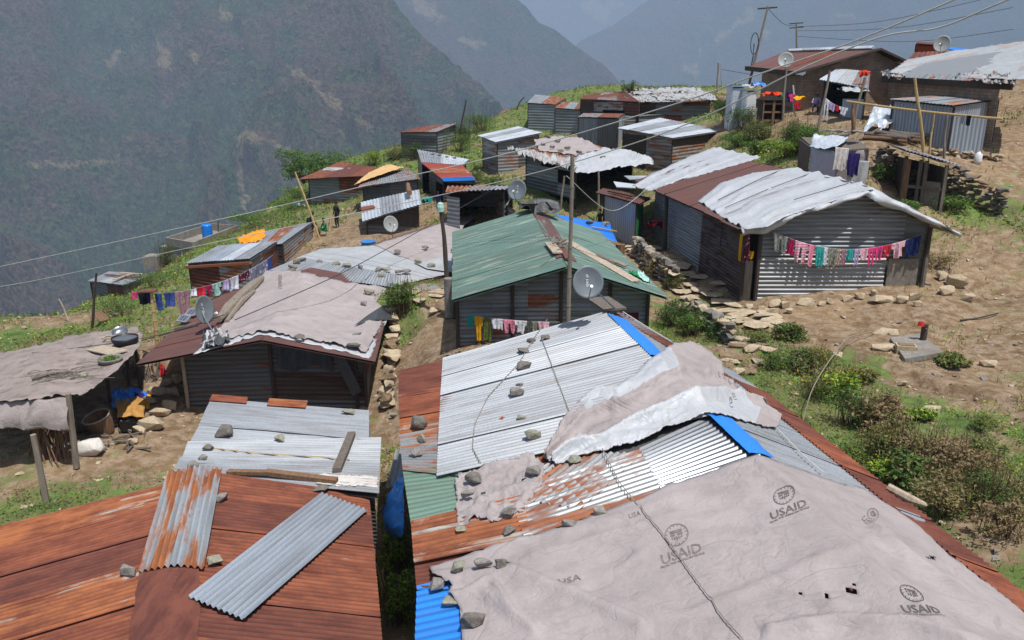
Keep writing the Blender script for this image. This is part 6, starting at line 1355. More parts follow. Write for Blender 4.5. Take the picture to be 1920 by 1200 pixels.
# ================================================================ left middle: sheds, line, poles
def hutposts(*a): pass
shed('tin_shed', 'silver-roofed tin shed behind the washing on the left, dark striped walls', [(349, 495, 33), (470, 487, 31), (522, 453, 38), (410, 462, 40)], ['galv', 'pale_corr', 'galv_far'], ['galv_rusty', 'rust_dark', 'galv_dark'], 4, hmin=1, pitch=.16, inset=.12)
b = MB(); b.plank(P(350, 501, 32.8), P(470, 493, 30.8), .14, .1); b.build('fascia', [m['rust_orange']], bpy.data.objects['tin_shed'])
shed('tin_shed', 'narrow shed with silver and rusty roof beside the orange sheet', [(478, 465, 40), (530, 458, 38), (586, 418, 45), (500, 434, 47)], ['galv', 'rust_orange'], ['galv_dull', 'galv_rusty'], 3, pitch=.16, inset=.1)
h_ = pathit([(445, 455, 44), (500, 450, 43), (500, 434, 46), (460, 440, 46)])
drape('tarpaulin', h_, [(446, 449), (468, 440), (485, 434), (497, 436)], [(449, 459), (470, 458), (490, 454), (498, 448)], [(446, 449), (449, 459)], [(497, 436), (498, 448)], [m['tarp_orange']], n=24, m_=14, lift=.05, amp=.3, fr=1.3, seed=2, edge=1, label='bright orange plastic sheet on the slope behind the narrow shed', cat='tarp')
# clothesline 1
pA = gpx(P(300, 700, 24.0)); tpo = atY(284, 548, pA.y); post(pA, tpo, .06, 'bamboo', 'pale bamboo clothesline pole with a reddish board on top', bend=.01, joints=True, cat='pole', name='pole')
b = MB(); b.box(tpo + Vector((-.1, 0, .04)), .48, .3, .04, rz=.2); b.build('board', [m['plank_red']], label='small reddish board nailed on top of the bamboo clothesline pole', cat='board')
pB = gpx(P(173, 628, 29)); tB = atY(181, 512, pB.y); post(pB, tB, .05, 'wood_dark', 'thin dark pole at the left end of the slope clothesline', cat='pole', name='pole')
line(tB + Vector((0, 0, -1.0)), tpo, .15, 'clothesline between the dark pole and the bamboo pole')
e1 = P(512, 478, 32); Lf = line(tpo - Vector((0, 0, .05)), e1, .35, 'clothesline rising from the bamboo pole to the silver-roofed shed')
def lineU(Lf, u):
    lo, hi = 0, 1
    for _ in range(30):
        mid = (lo + hi) / 2
        if px(Lf(mid))[0] < u: lo = mid
        else: hi = mid
    return lo
g1 = [('towel', 290, 302, 24, 'c_blue', 'blue cloth immediately right of the bamboo pole'), ('towel', 304, 326, 20, 'c_blue', 'slate blue cloth second to the right of the bamboo pole'), ('trousers', 327, 354, 34, 'c_mauve', 'mauve trousers on the rising clothesline'), ('towel', 355, 368, 10, 'c_white', 'small white cloth left of the red one'), ('towel', 368, 384, 12, 'c_red', 'red cloth on the rising clothesline'), ('shirt', 384, 396, 14, 'c_magenta', 'magenta shirt right of the red cloth'), ('shirt', 396, 413, 18, 'c_mint', 'mint green shirt on the rising clothesline'), ('towel', 417, 429, 14, 'c_lav', 'grey-violet cloth right of the mint shirt'), ('towel', 429, 447, 18, 'c_white', 'pale lilac-white cloth beside the dotted maroon one'), ('towel', 444, 466, 12, 'c_maroondots', 'dark maroon dotted cloth by the floral sheet'), ('towel', 467, 500, 40, 'c_floral', 'large grey floral sheet at the upper end of the rising clothesline'), ('towel', 500, 508, 28, 'c_blue', 'narrow blue cloth at the very end of the rising clothesline')]
for i, (kd, ua, ub, hp, mt, lb) in enumerate(g1):
    sa, sb = lineU(Lf, ua), lineU(Lf, ub); q = Lf(sa); t_ = q.y * CP - q.z * SP; garment(kd, q, Lf(sb), hp * t_ / FPX * 1.35, mt, lb, 'washing on the rising clothesline', seed=i)
L2 = lambda s: lerp(atY(246, 548, tpo.y + .6), tpo, s)
for i, (kd, ua, ub, hp, mt, lb) in enumerate([('towel', 247, 258, 12, 'c_hotpink', 'hot pink cloth at the left end of the washing'), ('towel', 259, 275, 22, 'c_black', 'black cloth left of the bamboo pole'), ('towel', 275, 283, 20, 'c_navy', 'dark blue cloth touching the bamboo pole on its left')]):
    garment(kd, L2((ua - 246) / 38), L2((ub - 246) / 38), hp * 25 / FPX, mt, lb, 'washing left of the bamboo pole', seed=i + 40)
pC = GH(130, 604, 12); post(pC, atY(110, 560, pC.y), .035, 'wood_pale', 'pale leaning pole by the terrace field', cat='pole', name='pole')
# low shed below the edge
shed('tin_shed', 'small low shed with scattered boards on its pale roof, below the left field edge', [(165, 528, 40), (232, 536, 37), (286, 517, 42), (205, 510, 46)], ['galv', 'tarp_white_far'], ['rust_dark', 'galv_dark'], 3, pitch=.18, inset=.1)
for i, (a, c_) in enumerate((((200, 520), (262, 526)), ((215, 530), (250, 518)), ((225, 516), (272, 520)))):
    b = MB(); pr = pathit([(165, 528, 40), (232, 536, 37), (286, 517, 42), (205, 510, 46)]); b.plank(pr(*a, .15), pr(*c_, .15), .2, .05); b.build('plank', [m['wood_pale' if i else 'plank_red']], label=['reddish board on the low pale shed roof', 'short pale board crossing the low shed roof', 'far pale board along the low shed roof'][i], cat='plank')
patch('tin_sheet', [gpx(P(u, v, t), .12) for u, v, t in ((410, 552, 31), (458, 541, 31), (472, 532, 33), (436, 536, 33))], 'galv_far', 'small silver tin sheet on the ground above the brown roof corner', cat='tin sheet')
c0 = GH(222, 600, 12)
patch('board', [P(174, 590, 30), P(187, 603, 29.5), P(206, 598, 30.5), P(190, 582, 31)], 'wood_brown', 'brown tilted board on the green bank by the dark pole', cat='board')
# terrace wall of the left field
wl_ = [GH(u, v, 12) for u, v in ((40, 606), (90, 604), (140, 603))]
# stone walls: stacked stones joined as one wall each
def stonewall(name, pts, h, label, mats=('stone_tan', 'stone_grey', 'stone_dark'), sz=.28, seed=0, thick=.25, cat='stone wall', drop=.1, rnd=.25):
    r = random.Random(seed); b = MB(); Q_ = [gp(p) if isinstance(p, Vector) else p for p in pts]
    L = [0]
    for a, c_ in zip(Q_[:-1], Q_[1:]): L.append(L[-1] + (c_ - a).length)
    z = -drop; row = 0
    while z < h:
        hh_ = sz * r.uniform(.25, .4); x = r.uniform(-.2, 0)
        while x < L[-1]:
            wd = sz * r.uniform(.6, 1.5); xm = min(max(x + wd / 2, 0), L[-1]); i = 0
            while i < len(L) - 2 and L[i + 1] < xm: i += 1
            f = (xm - L[i]) / (L[i + 1] - L[i]); p = lerp(Q_[i], Q_[i + 1], f); d = (Q_[i + 1] - Q_[i]); a_ = math.atan2(d.y, d.x)
            top = h * (.9 + .2 * float(vnoise(xm * .7, seed)))
            if z < top:
                vs, fs = rockv(wd * .6, thick * r.uniform(.7, 1.0), hh_ * .75, r.randrange(9999), 12); R = Matrix.Rotation(a_ + r.uniform(-rnd, rnd), 3, 'Z') @ Matrix.Rotation(r.uniform(-.1, .1), 3, 'X')
                c0 = Vector((p.x, p.y, G(p.x, p.y) + z + hh_ / 2)) + Vector((r.uniform(-.05, .05), r.uniform(-.06, .06), 0)); b.add([c0 + R @ q for q in vs], fs, r.randrange(len(mats)))
            x += wd * .95
        z += hh_ * .95; row += 1
    return b.build(name, [m[x] for x in mats], label=label, cat=cat)
def flags(name, pts, wid, mats, seed, kind='structure', sz=.55, label=None, cat=None, steps=False, dens=1.0, lift=.03):
    """paving of flat stones along a line"""
    r = random.Random(seed); b = MB(); Q_ = [gp(p) for p in pts]
    for a, c_ in zip(Q_[:-1], Q_[1:]):
        d = c_ - a; d.z = 0; L = d.length; d.normalize(); nrm = Vector((-d.y, d.x, 0)); x = 0
        while x < L:
            wd = sz * r.uniform(.7, 1.1); y_ = -wid / 2
            while y_ < wid / 2:
                ly = sz * r.uniform(.8, 1.5)
                if r.random() < dens:
                    p = a + d * (x + wd / 2) + nrm * (y_ + ly / 2); vs, fs = rockv(wd * .56, ly * .54, .05, r.randrange(9999), 14)
                    R = Matrix.Rotation(math.atan2(d.y, d.x) + r.uniform(-.2, .2), 3, 'Z') @ Matrix.Rotation(r.uniform(-.05, .05), 3, 'Y'); c0 = Vector((p.x, p.y, G(p.x, p.y) + lift)); b.add([c0 + R @ q for q in vs], fs, r.randrange(len(mats)))
                y_ += ly
            x += wd
    return b.build(name, [m[x] for x in mats], kind=kind, label=label, cat=cat)
flags('path', [GH(1190, 462, 12), GH(1228, 500, 12), GH(1290, 548, 12), GH(1360, 595, 12), GH(1420, 612, 12)], 1.35, ['stone_tan'], 3, sz=.75, lift=.1)
flags('path', [GH(1420, 608, 12), GH(1470, 612, 12)], 1.6, ['stone_tan'], 5, sz=.9, lift=.06)
flags('path', [GH(770, 563, 12), GH(800, 552, 12), GH(835, 545, 12)], 1.1, ['stone_tan', 'stone_grey'], 7, sz=.7)
flags('steps', [GH(1412, 638, 12), GH(1388, 668, 12), GH(1378, 690, 12), GH(1400, 700, 12)], 1.0, ['stone_tan', 'stone_brown'], 9, sz=.5, dens=.75, lift=.06)
stonewall('stone_wall', [GH(1190, 480, 12), GH(1235, 520, 12), GH(1262, 545, 12)], .75, 'dry stone retaining wall at the far part of the paved path', seed=3, sz=.42)
stonewall('stone_wall', [GH(1290, 590, 12), GH(1330, 618, 12), GH(1372, 648, 12)], .6, 'overgrown dry stone retaining wall at the near part of the paved path', seed=4, sz=.36)
stonewall('stone_wall', [GH(1640, 320, 12), GH(1690, 345, 12), GH(1705, 372, 12)], 1.0, 'dark dry stone wall between the wrapped latrine and the wooden cabin', seed=5, mats=('stone_dark', 'stone_brown', 'stone_grey'), sz=.36)
stonewall('stone_wall', [GH(1768, 362, 12), GH(1820, 382, 12), GH(1875, 405, 12)], 1.0, 'dark dry stone wall right of the wooden cabin', seed=6, mats=('stone_dark', 'stone_brown'), sz=.34)
stonewall('stone_wall', [GH(735, 590, 12), GH(738, 650, 12), GH(730, 720, 12), GH(725, 770, 12)], .3, 'broken edge of brown stones along the path between the houses', seed=8, mats=('stone_brown', 'stone_tan'), sz=.42, rnd=1.2)
stonewall('stone_wall', [GH(1745, 292, 12), GH(1800, 296, 12), GH(1870, 302, 12)], .16, 'low kerb of stones before the tin annex', seed=18, mats=('stone_brown', 'stone_tan'), sz=.4)
# row of stones along the foot of the striped wall
row = [(1452, 568, 28, 24), (1404, 576, 22, 20), (1422, 580, 22, 16), (1448, 584, 22, 18), (1470, 574, 28, 12), (1510, 570, 36, 14), (1556, 566, 18, 12), (1590, 562, 26, 12), (1612, 558, 22, 14), (1655, 560, 52, 18), (1690, 562, 30, 14), (1712, 560, 26, 16), (1478, 586, 20, 10), (1540, 571, 20, 8), (1640, 552, 20, 12), (1720, 574, 22, 10)]
ordn = ['first', 'second', 'third', 'fourth', 'fifth', 'sixth', 'seventh', 'eighth', 'ninth', 'tenth', 'eleventh', 'twelfth', 'thirteenth', 'fourteenth', 'fifteenth', 'sixteenth']
rk = sorted(range(len(row)), key=lambda i: row[i][0])
for k_, i in enumerate(rk): u, v, w_, h = row[i]; rock(lambda a, b_: GH(a, b_, 12), u, v, w_, h * 1.5, f'{ordn[k_]} tan stone from the left along the foot of the striped tin wall', 'stones along the foot of the striped wall', mat='stone_tan')
lo = [(1620, 752, 28, 16, 'pale stone at the edge of the weedy bank'), (1745, 772, 40, 18, 'pale flat boulder on the right slope above the weedy bank'), (1660, 622, 60, 12, 'long slab of slate on the yard left of the water tap'), (1655, 652, 54, 14, 'flat rock slab behind the small concrete box'), (1690, 722, 20, 10, 'small stone beside the dug channel'), (1640, 540, 1, 1, ''), (1770, 548, 40, 20, 'dark flat rock of the pile right of the long tin house'), (1790, 530, 44, 26, 'upper rock of the pile right of the long tin house'), (1760, 520, 36, 18, 'pale rock at the back of the pile right of the long tin house'), (1815, 560, 40, 16, 'rightmost rock of the pile right of the long tin house'), (1850, 680, 44, 14, 'half buried flat stone at the far right edge'), (1530, 700, 24, 12, 'stone at the top of the weedy bank'), (1405, 655, 40, 14, 'large flat step stone below the paved path'), (1385, 700, 30, 12, 'small flat step stone near the rusty eave'), (738, 780, 20, 14, 'grey stone by the path near the left eave of the patched roof'), (815, 585, 28, 12, 'flat pale stone lying on the dirt path between the houses')]
for u, v, w_, h, lb in lo:
    if lb: rock(lambda a, b_: GH(a, b_, 12), u, v, w_, h * 1.3, lb, mat='stone_tan' if u > 760 else 'stone_grey')
# tap, box, hose
c0 = GH(1700, 655, 12); b = MB(); b.slab([GH(u, v, 12) + Vector((0, 0, .1)) for u, v in ((1668, 640), (1722, 634), (1768, 668), (1696, 680))], .14); b.build('concrete_slab', [m['concrete']], label='flat grey concrete slab around the water tap', cat='slab')
tp_e = GH(1729, 646, 12); e = empty('water_tap', tp_e, 'short dark water post with a red cap standing by the concrete slab', 'water tap'); b = MB(); b.tube([tp_e, tp_e + Vector((0, 0, .6))], .09, 9); b.build('post', [m['wood_dark']], e); b = MB(); b.tube([tp_e + Vector((-.12, 0, .56)), tp_e + Vector((-.12, 0, .68))], [.1, .07], 9); b.build('cap', [m['red_paint']], e)
b = MB(); b.tube([tp_e + Vector((-.02, -.05, .5)), tp_e + Vector((-.02, -.2, .5)), tp_e + Vector((-.02, -.2, .42))], .02, 6); b.build('spout', [m['steel']], e)
bx = GH(1697, 664, 12); b = MB(); b.box(bx + Vector((0, 0, .12)), .52, .34, .26, rz=-.25); b.box(bx + Vector((0, 0, .262)), .4, .22, .02, rz=-.25, m=1); b.build('concrete_box', [m['stone_tan'], m['stone_brown']], label='small tan box with sunken lid on the concrete slab', cat='box')
cable([GH(1503, 800, 12) + Vector((0, 0, .05)), GH(1520, 770, 12) + Vector((0, 0, .55)), GH(1560, 715, 12) + Vector((0, 0, .75)), GH(1590, 660, 12) + Vector((0, 0, .4)), GH(1640, 630, 12) + Vector((0, 0, .1))], .013, 'rope', 'stiff grey hose arching from the weeds up to the slab by the tap', cat='hose', name='hose')
cable([GH(1800, 604, 12) + Vector((0, 0, .06)), GH(1830, 602, 12) + Vector((0, 0, .06)), GH(1870, 594, 12) + Vector((0, 0, .06))], .025, 'cable_dark', 'dark pipe end on the dirt at the far right', cat='pipe', name='pipe')
b = MB(); q = GH(1105 + 4, 560, 12); 

# ================================================================ the huts beyond
shed('rusty_hut', 'far hut with rusty roof and patchwork tin walls at the green slope edge', [(560, 337, 60), (700, 330, 58), (712, 316, 66), (640, 303, 72)], ['rust', 'rust_dark'], ['galv_dull', 'rust', 'galv_rusty'], 3, pitch=.22, inset=.7, horiz=True)
blob('plastic_sheet', 632, 318, lambda u, v: P(u, v, 65.5), 2.2, ['tarp_white_far', 'tarp_dark'], 'scraps of white and dark sheet on the far rusty hut roof', 'plastic sheet', 7, h=.12)
shed('tarp_hut', 'hut roofed with a yellow-tan tarp and bent tin sheets', [(672, 352, 50), (788, 336, 48), (765, 316, 54), (690, 330, 56)], ['galv_rusty', 'galv'], ['galv_dark', 'tarp_dark'], 3, pitch=.2, inset=.3)
h_ = pathit([(680, 345, 52), (720, 318, 57), (760, 317, 55), (748, 326, 52)])
drape('tarpaulin', h_, [(682, 338), (700, 326), (728, 315), (758, 321)], [(664, 354), (690, 343), (720, 333), (750, 323)], [(682, 338), (664, 354)], [(758, 321), (750, 323)], [m['tarp_yellow']], n=30, m_=12, lift=.25, amp=.1, fr=1, seed=3, label='yellow-tan tarp over the back of the bent tin roof', cat='tarp')
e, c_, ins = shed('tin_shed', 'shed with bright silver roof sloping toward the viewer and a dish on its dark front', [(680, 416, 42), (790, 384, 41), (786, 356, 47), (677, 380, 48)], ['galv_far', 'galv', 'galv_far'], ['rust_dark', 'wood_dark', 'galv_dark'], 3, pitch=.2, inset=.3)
b = MB(); b.tube([P(765, 355, 46.5) + Vector((0, 0, .3)), P(768, 372, 44) + Vector((0, 0, .3))], [.12, .16], 7); b.build('log', [m['wood_brown']], label='short brown log on the right of the bright silver shed roof', cat='log')
b = MB(); b.slab([P(676, 392, 45.5) + Vector((0, 0, .12)), P(700, 388, 45) + Vector((0, 0, .12)), P(704, 392, 44.4) + Vector((0, 0, .12)), P(678, 398, 44.4) + Vector((0, 0, .12))], .05); b.build('tin_sheet', [m['rust']], label='small rust patch on the left of the bright silver shed roof', cat='tin sheet')
dc = P(733, 420, 39.5); dish(dc, .8, (.55, -.8, .3), 'dish_pale', 'pale satellite dish before the dark front of the silver-roofed shed', gpx(P(737, 446, 40.5)), marks=False)
c0 = gpx(P(690, 452, 40)); b = MB(); b.tube([c0, c0 + Vector((0, 0, .18))], [.3, .42], 16); b.build('basin', [m['tarp_blue']], label='blue basin on the ground below the silver-roofed shed', cat='basin')
# two small huts
shed('tin_hut', 'small hut with white tin roof edged with stones, above the red roof', [(790, 305, 54), (868, 311, 52), (880, 300, 56), (782, 281, 60)], ['galv', 'galv_far'], ['galv_dull', 'inside_dark'], 2, pitch=.2, inset=.2)
for i, (u, v) in enumerate(((812, 292), (824, 294), (838, 297), (852, 299))): rock(lambda a, b_: P(a, b_, 56 - i * .5) + Vector((0, 0, .1)), u, v, 9, 5, f'{ordn[i]} stone from the left on the white hut roof above the red eave', 'stones on the white hut roof', mat='stone_dark')
shed('tin_hut', 'small hut with rust-red roof edged in blue, doorway in deep shade', [(830, 338, 46.5), (892, 336, 45.5), (868, 312, 51), (790, 306, 53)], ['red_sheet', 'rust_orange', 'red_sheet'], ['galv_dark', 'inside_dark'], 3, pitch=.2, inset=.15, axis='ad')
b = MB(); b.slab([P(828, 333, 46.3), P(886, 331, 45.3), P(892, 338, 45.2), P(832, 340, 46.2)], .05, d=Vector((0, -1, 0))); b.build('fascia', [m['blue_sheet']], bpy.data.objects['tin_hut.001'])
blob('plastic_bottle', 800, 372, lambda u, v: gpx(P(u, v, 48)), .6, ['c_teal'], 'pale blue plastic container in the alley between the huts', 'container', 3, h=.5)
# open dark shed with dish
e, c_, ins = shed('open_shed', 'open-fronted dark shed with wavy tin roof edge just behind the green roof', [(835, 362, 38), (950, 356, 37), (968, 350, 41), (840, 350, 42)], ['rust_orange', 'galv_rusty', 'galv'], ['galv_dull', 'inside_dark'], 3, pitch=.22, amp=.03, inset=.2, skip=(0,))
wavewall('wall', P(838, 385, 38.2)[:2], P(862, 385, 37.6)[:2], -8, -5.0, ['galv_dull'], e, pitch=.2)
wavewall('wall', P(930, 385, 40)[:2], P(966, 385, 36.5)[:2], -8, -5.4, ['galv_rusty'], e, pitch=.2, amp=.03)
dish(P(969, 356, 33), .84, (-.35, -.9, .3), 'dish_grey', 'grey satellite dish rising behind the green roof ridge', P(985, 385, 33.3))
# far huts
shed('tin_hut', 'grey hut with rusty brown sloping roof at the cliff edge beside a thin pole', [(748, 249, 68), (820, 248, 66), (858, 232, 72), (790, 238, 76)], ['rust_dark', 'rust', 'galv_rusty'], ['galv_dull', 'galv', 'galv_dark'], 3, pitch=.25, inset=.2)
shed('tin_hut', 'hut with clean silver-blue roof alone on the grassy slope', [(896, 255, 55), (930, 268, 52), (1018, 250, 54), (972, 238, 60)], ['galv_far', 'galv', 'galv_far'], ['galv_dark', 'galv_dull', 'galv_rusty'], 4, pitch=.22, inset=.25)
shed('tin_hut', 'tall silver tin hut with a torn silver and rusty roof, at the far grassy edge', [(989, 193, 74), (1042, 197, 72), (1062, 184, 76), (1004, 178, 80)], ['galv', 'rust_orange'], ['galv', 'galv_dull'], 2, pitch=.25, inset=.05)
shed('tin_hut', 'narrow silver tin hut with rusty roof patch in front of the torn-roofed hut', [(1040, 203, 69), (1096, 207, 67), (1100, 194, 72), (1056, 192, 74)], ['rust_orange', 'galv', 'rust'], ['galv', 'galv_dull'], 3, pitch=.25, inset=.05)
shed('tin_hut', 'low rusty roof peeping over the far grassy ridge', [(932, 217, 86), (988, 214, 86), (990, 207, 92), (945, 207, 92)], ['rust_orange', 'galv_rusty'], ['rust_dark'], 3, pitch=.25, inset=.1)
e, c_, ins = shed('long_shack', 'long dark shack with ragged white sheeting on its roof and a black opening', [(1086, 186, 66), (1200, 192, 58), (1170, 172, 66), (1110, 176, 72)], ['rust_dark', 'galv_rusty'], ['galv_rusty', 'rust_dark', 'wood_dark'], 3, pitch=.25, inset=.1, skip=(3,))
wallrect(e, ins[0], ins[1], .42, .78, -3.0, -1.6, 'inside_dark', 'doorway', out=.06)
e2, c2, ins2 = shed('long_shack', 'dark-walled shack covered in tattered white sheets and debris', [(1175, 194, 60), (1338, 190, 58), (1310, 168, 66), (1175, 168, 68)], ['galv_rusty', 'tarp_white_far', 'galv_rusty'], ['rust_dark', 'wood_dark', 'galv_dark'], 4, pitch=.3, inset=.3)
h_ = pathit([(1175, 194, 60), (1338, 190, 58), (1310, 168, 66), (1175, 168, 68)])
for i, (a, b_, c_, d_) in enumerate([((1178, 170), (1310, 166), (1322, 176), (1190, 180)), ((1215, 178), (1330, 176), (1345, 190), (1235, 192)), ((1172, 186), (1210, 180), (1230, 192), (1180, 196))]):
    drape('tarpaulin', h_, [a, b_], [d_, c_], [a, d_], [b_, c_], [m['tarp_white_far'], m['tarp_grey_dirty'], m['wood_weathered']], n=60, m_=16, lift=.1, amp=.2, fr=1.1, seed=i + 50, edge=2, fmf=lambda s, w_: 0 if vnoise(s * 22, w_ * 9, 3) < .62 else (1 if vnoise(s * 9, w_ * 9) < .5 else 2), label=['far tattered white sheet on the dark-walled shack', 'near tattered white sheet on the dark-walled shack', 'small white rag sheet at the joint of the two shacks'][i], cat='sheet')
shed('tin_hut', 'grey box-like tin hut with flat top in front of the long dark shack', [(1084, 220, 56), (1160, 222, 53), (1172, 214, 58), (1095, 213, 61)], ['galv_rusty', 'rust'], ['pale_corr', 'galv_dull', 'galv_dark'], 2, pitch=.22, inset=.03, horiz=False)
shed('tin_hut', 'dim tin annex with flat edge beyond the white-roofed hut', [(1160, 222, 58), (1270, 214, 60), (1255, 206, 64), (1165, 210, 64)], ['galv_dull'], ['galv_dull', 'galv_dark'], 2, pitch=.25, inset=.1)
e, c_, ins = shed('tin_hut', 'wide hut with smooth whitish sloping roof and patched rusty tin walls', [(1158, 241, 50), (1262, 260, 46), (1358, 246, 52), (1238, 222, 57)], ['galv_far', 'galv', 'galv_far', 'galv'], ['galv_rusty', 'wood_dark', 'galv_dull'], 5, pitch=.2, inset=.3)
# patched roof with rags
e, c_, ins = shed('patched_shack', 'shack with rusty roof, grey tarp and drooping white rags, dark open side to the right', [(968, 285, 47), (1080, 322, 41), (1205, 300, 44), (1080, 262, 52)], ['rust', 'rust_orange', 'galv_rusty'], ['galv_dull', 'inside_dark', 'galv_dark'], 4, pitch=.2, inset=.45, skip=(1,))
h_ = pathit([(968, 285, 47), (1080, 322, 41), (1205, 300, 44), (1080, 262, 52)])
drape('tarpaulin', h_, [(1000, 266), (1040, 258), (1090, 262)], [(1010, 285), (1080, 296), (1130, 284)], [(1000, 266), (1010, 285)], [(1090, 262), (1130, 284)], [m['tarp_grey']], n=40, m_=20, lift=.12, amp=.1, fr=1.2, seed=60, edge=2, label='grey tarp on the back of the rag-hung shack roof', cat='tarp')
drape('tarpaulin', h_, [(1085, 296), (1130, 284), (1180, 286), (1222, 303)], [(1068, 322), (1100, 332), (1160, 318), (1225, 312)], [(1085, 296), (1068, 322)], [(1222, 303), (1225, 312)], [m['tarp_white']], n=50, m_=24, lift=.12, amp=.25, fr=1.1, seed=61, edge=2, label='large white sheet sagging over the right front of the rag-hung shack', cat='tarp')
drape('tarpaulin', h_, [(952, 282), (985, 286), (1030, 298), (1075, 308)], [(960, 290), (1000, 302), (1040, 315), (1082, 326)], [(952, 282), (960, 290)], [(1075, 308), (1082, 326)], [m['tarp_white_far'], m['tarp_grey_dirty']], n=70, m_=14, lift=.12, amp=.45, fr=2.2, seed=62, edge=3, fmf=lambda s, w_: int(vnoise(s * 20, w_ * 6) > .6), label='row of white rags along the near left edge of the rag-hung shack', cat='rag')
rr_ = random.Random(12)
for i in range(9):
    u, v = [(1000, 285), (1018, 276), (1035, 282), (1050, 290), (1065, 284), (1085, 292), (1045, 270), (1030, 262), (1130, 302)][i]; rock(lambda a, b_: h_(a, b_, .2), u, v, 14, 8, f'{ordn[i]} stone in the string of stones on the rag-hung shack roof' if i < 8 else 'pair-like dark stone on the sagging white sheet', 'stones on the rag-hung shack', mat='stone_dark')
for i, (u0, v0, u1, v1, t) in enumerate(((1052, 365, 1058, 330, 41.5), (1125, 368, 1122, 320, 40.5))): post(gpx(P(u0, v0, t)), atY(u1, v1, P(u0, v0, t).y), .06, 'wood_grey', ['short grey prop post below the drooping sheet corner', 'thin prop post under the sagging white sheet'][i], cat='post')
# outhouse
e, c_, ins = shed('outhouse', 'narrow tin outhouse with brown roof and one bright green side sheet', [(1117, 362, 38), (1200, 384, 35.5), (1222, 372, 37.5), (1132, 354, 40)], ['brown_sheet', 'rust_dark'], [['pale_corr'], ['bright_green_sheet'], ['galv_dark'], ['galv_dull']], 3, pitch=.15, inset=.3, horiz=False)
b = MB(); b.plank(P(1142, 362, 38) + Vector((0, 0, .1)), P(1188, 372, 36.6) + Vector((0, 0, .1)), .22, .06); b.build('plank', [m['wood_dark']], label='dark board lying on the brown outhouse roof', cat='plank')
b = MB(); c0 = gpx(P(1163, 462, 34.8)); b.tube([c0, c0 + Vector((0, 0, .5))], [.2, .22], 10); b.build('bucket', [m['wood_brown']], label='dark pot standing at the left foot of the outhouse', cat='pot')
# pile of tin scraps between
h_ = pathit([(1150, 345, 40), (1250, 340, 38), (1260, 400, 36), (1200, 330, 42)])
for i, (a, b_, c_, d_, mt, lb) in enumerate([((1150, 340), (1190, 345), (1192, 352), (1156, 350), 'galv_far', 'bent white tin scrap at the left of the scrap heap'), ((1170, 333), (1215, 333), (1222, 337), (1180, 340), 'galv_far', 'upper narrow tin scrap behind the outhouse roof'), ((1192, 348), (1225, 330), (1232, 338), (1205, 354), 'galv', 'slanting tin scrap touching the long tin house roof'), ((1210, 356), (1245, 362), (1258, 384), (1236, 372), 'tarp_yellow', 'yellowish board in the scrap heap'), ((1230, 372), (1258, 376), (1258, 396), (1240, 384), 'tarp_white_far', 'white board low in the scrap heap')]):
    b = MB(); b.slab([h_(*q, .1 * i) for q in (a, b_, c_, d_)], .04); b.build('tin_sheet', [m[mt]], label=lb, cat='scrap', group='scraps by the long tin house')
blob('cloth', 1238, 392, lambda u, v: gpx(P(u, v, 36), .9), 1.1, ['c_red', 'c_black', 'c_white'], 'red and dark clothes heaped beside the post of the long tin house', 'clothes', 4, h=.4)
p = gpx(P(1248, 445, 35)); post(p, atY(1250, 362, p.y), .1, 'wood_dark', 'dark post under the far left corner of the long tin house roof')
# concrete building with tank
cz = P(400, 430, 62); zt = -9.9; C4 = [PZ(312, 447, zt), PZ(362, 456, zt), PZ(445, 424, zt), PZ(395, 421, zt)]
e = empty('concrete_building', (cz.x, cz.y, -16), 'unfinished grey concrete building with a walled flat roof below the green slope', 'building')
b = MB(); b.slab([p - Vector((0, 0, .45)) for p in C4], 6); b.build('wall', [m['concrete']], e)
b = MB()
for i in range(4): b.plank(C4[i] - Vector((0, 0, .2)), C4[(i + 1) % 4] - Vector((0, 0, .2)), .14, .55)
b.build('parapet', [m['concrete']], e)
b = MB(); b.slab([PZ(300, 462, -11.2), PZ(345, 468, -11.2), PZ(352, 462, -11.2), PZ(318, 455, -11.2)], .25); b.build('canopy', [m['concrete']], e)
tk = lerp(lerp(C4[0], C4[2], .62), C4[1], .25) - Vector((0, 0, .4)); e = empty('water_tank', tk, 'bright blue cylindrical water tank on the roof of the concrete building', 'water tank'); b = MB(); R_ = .36
pr = [(.0, 0), (.36, 0)]; zs_ = np.linspace(0, 1.0, 21); b.tube([tk + Vector((0, 0, z_)) for z_ in zs_] + [tk + Vector((0, 0, 1.08)), tk + Vector((0, 0, 1.12))], [R_ * (1 + .04 * math.cos(z_ * 40)) for z_ in zs_] + [R_ * .7, R_ * .3], 20); b.build('tank', [m['tank_blue']], e, smooth=True)
b = MB(); b.tube([tk + Vector((0, 0, 1.12)), tk + Vector((0, 0, 1.18))], .13, 12); b.build('lid', [m['tank_blue']], e)
for i, (u, v) in enumerate(((410, 420), (440, 425))):
    pass
post(PZ(410, 440, -10.6), PZ(409, 412, -8.9), .05, 'concrete', 'bare concrete column stub rising beside the blue tank', cat='column', name='column')
shed('tin_shed', 'small far shed with pale and rusty roof among bushes below the slope', [(305, 482, 58), (338, 482, 56), (348, 462, 60), (322, 466, 62)], ['galv_rusty', 'galv'], ['concrete', 'galv_dark'], 2, pitch=.3, inset=.1)
b = MB(); q = P(290, 490, 60); b.box(q, 1.2, 1.2, 1.0); b.build('concrete_block', [m['concrete']], label='small pale concrete block below the slope bushes', cat='block')

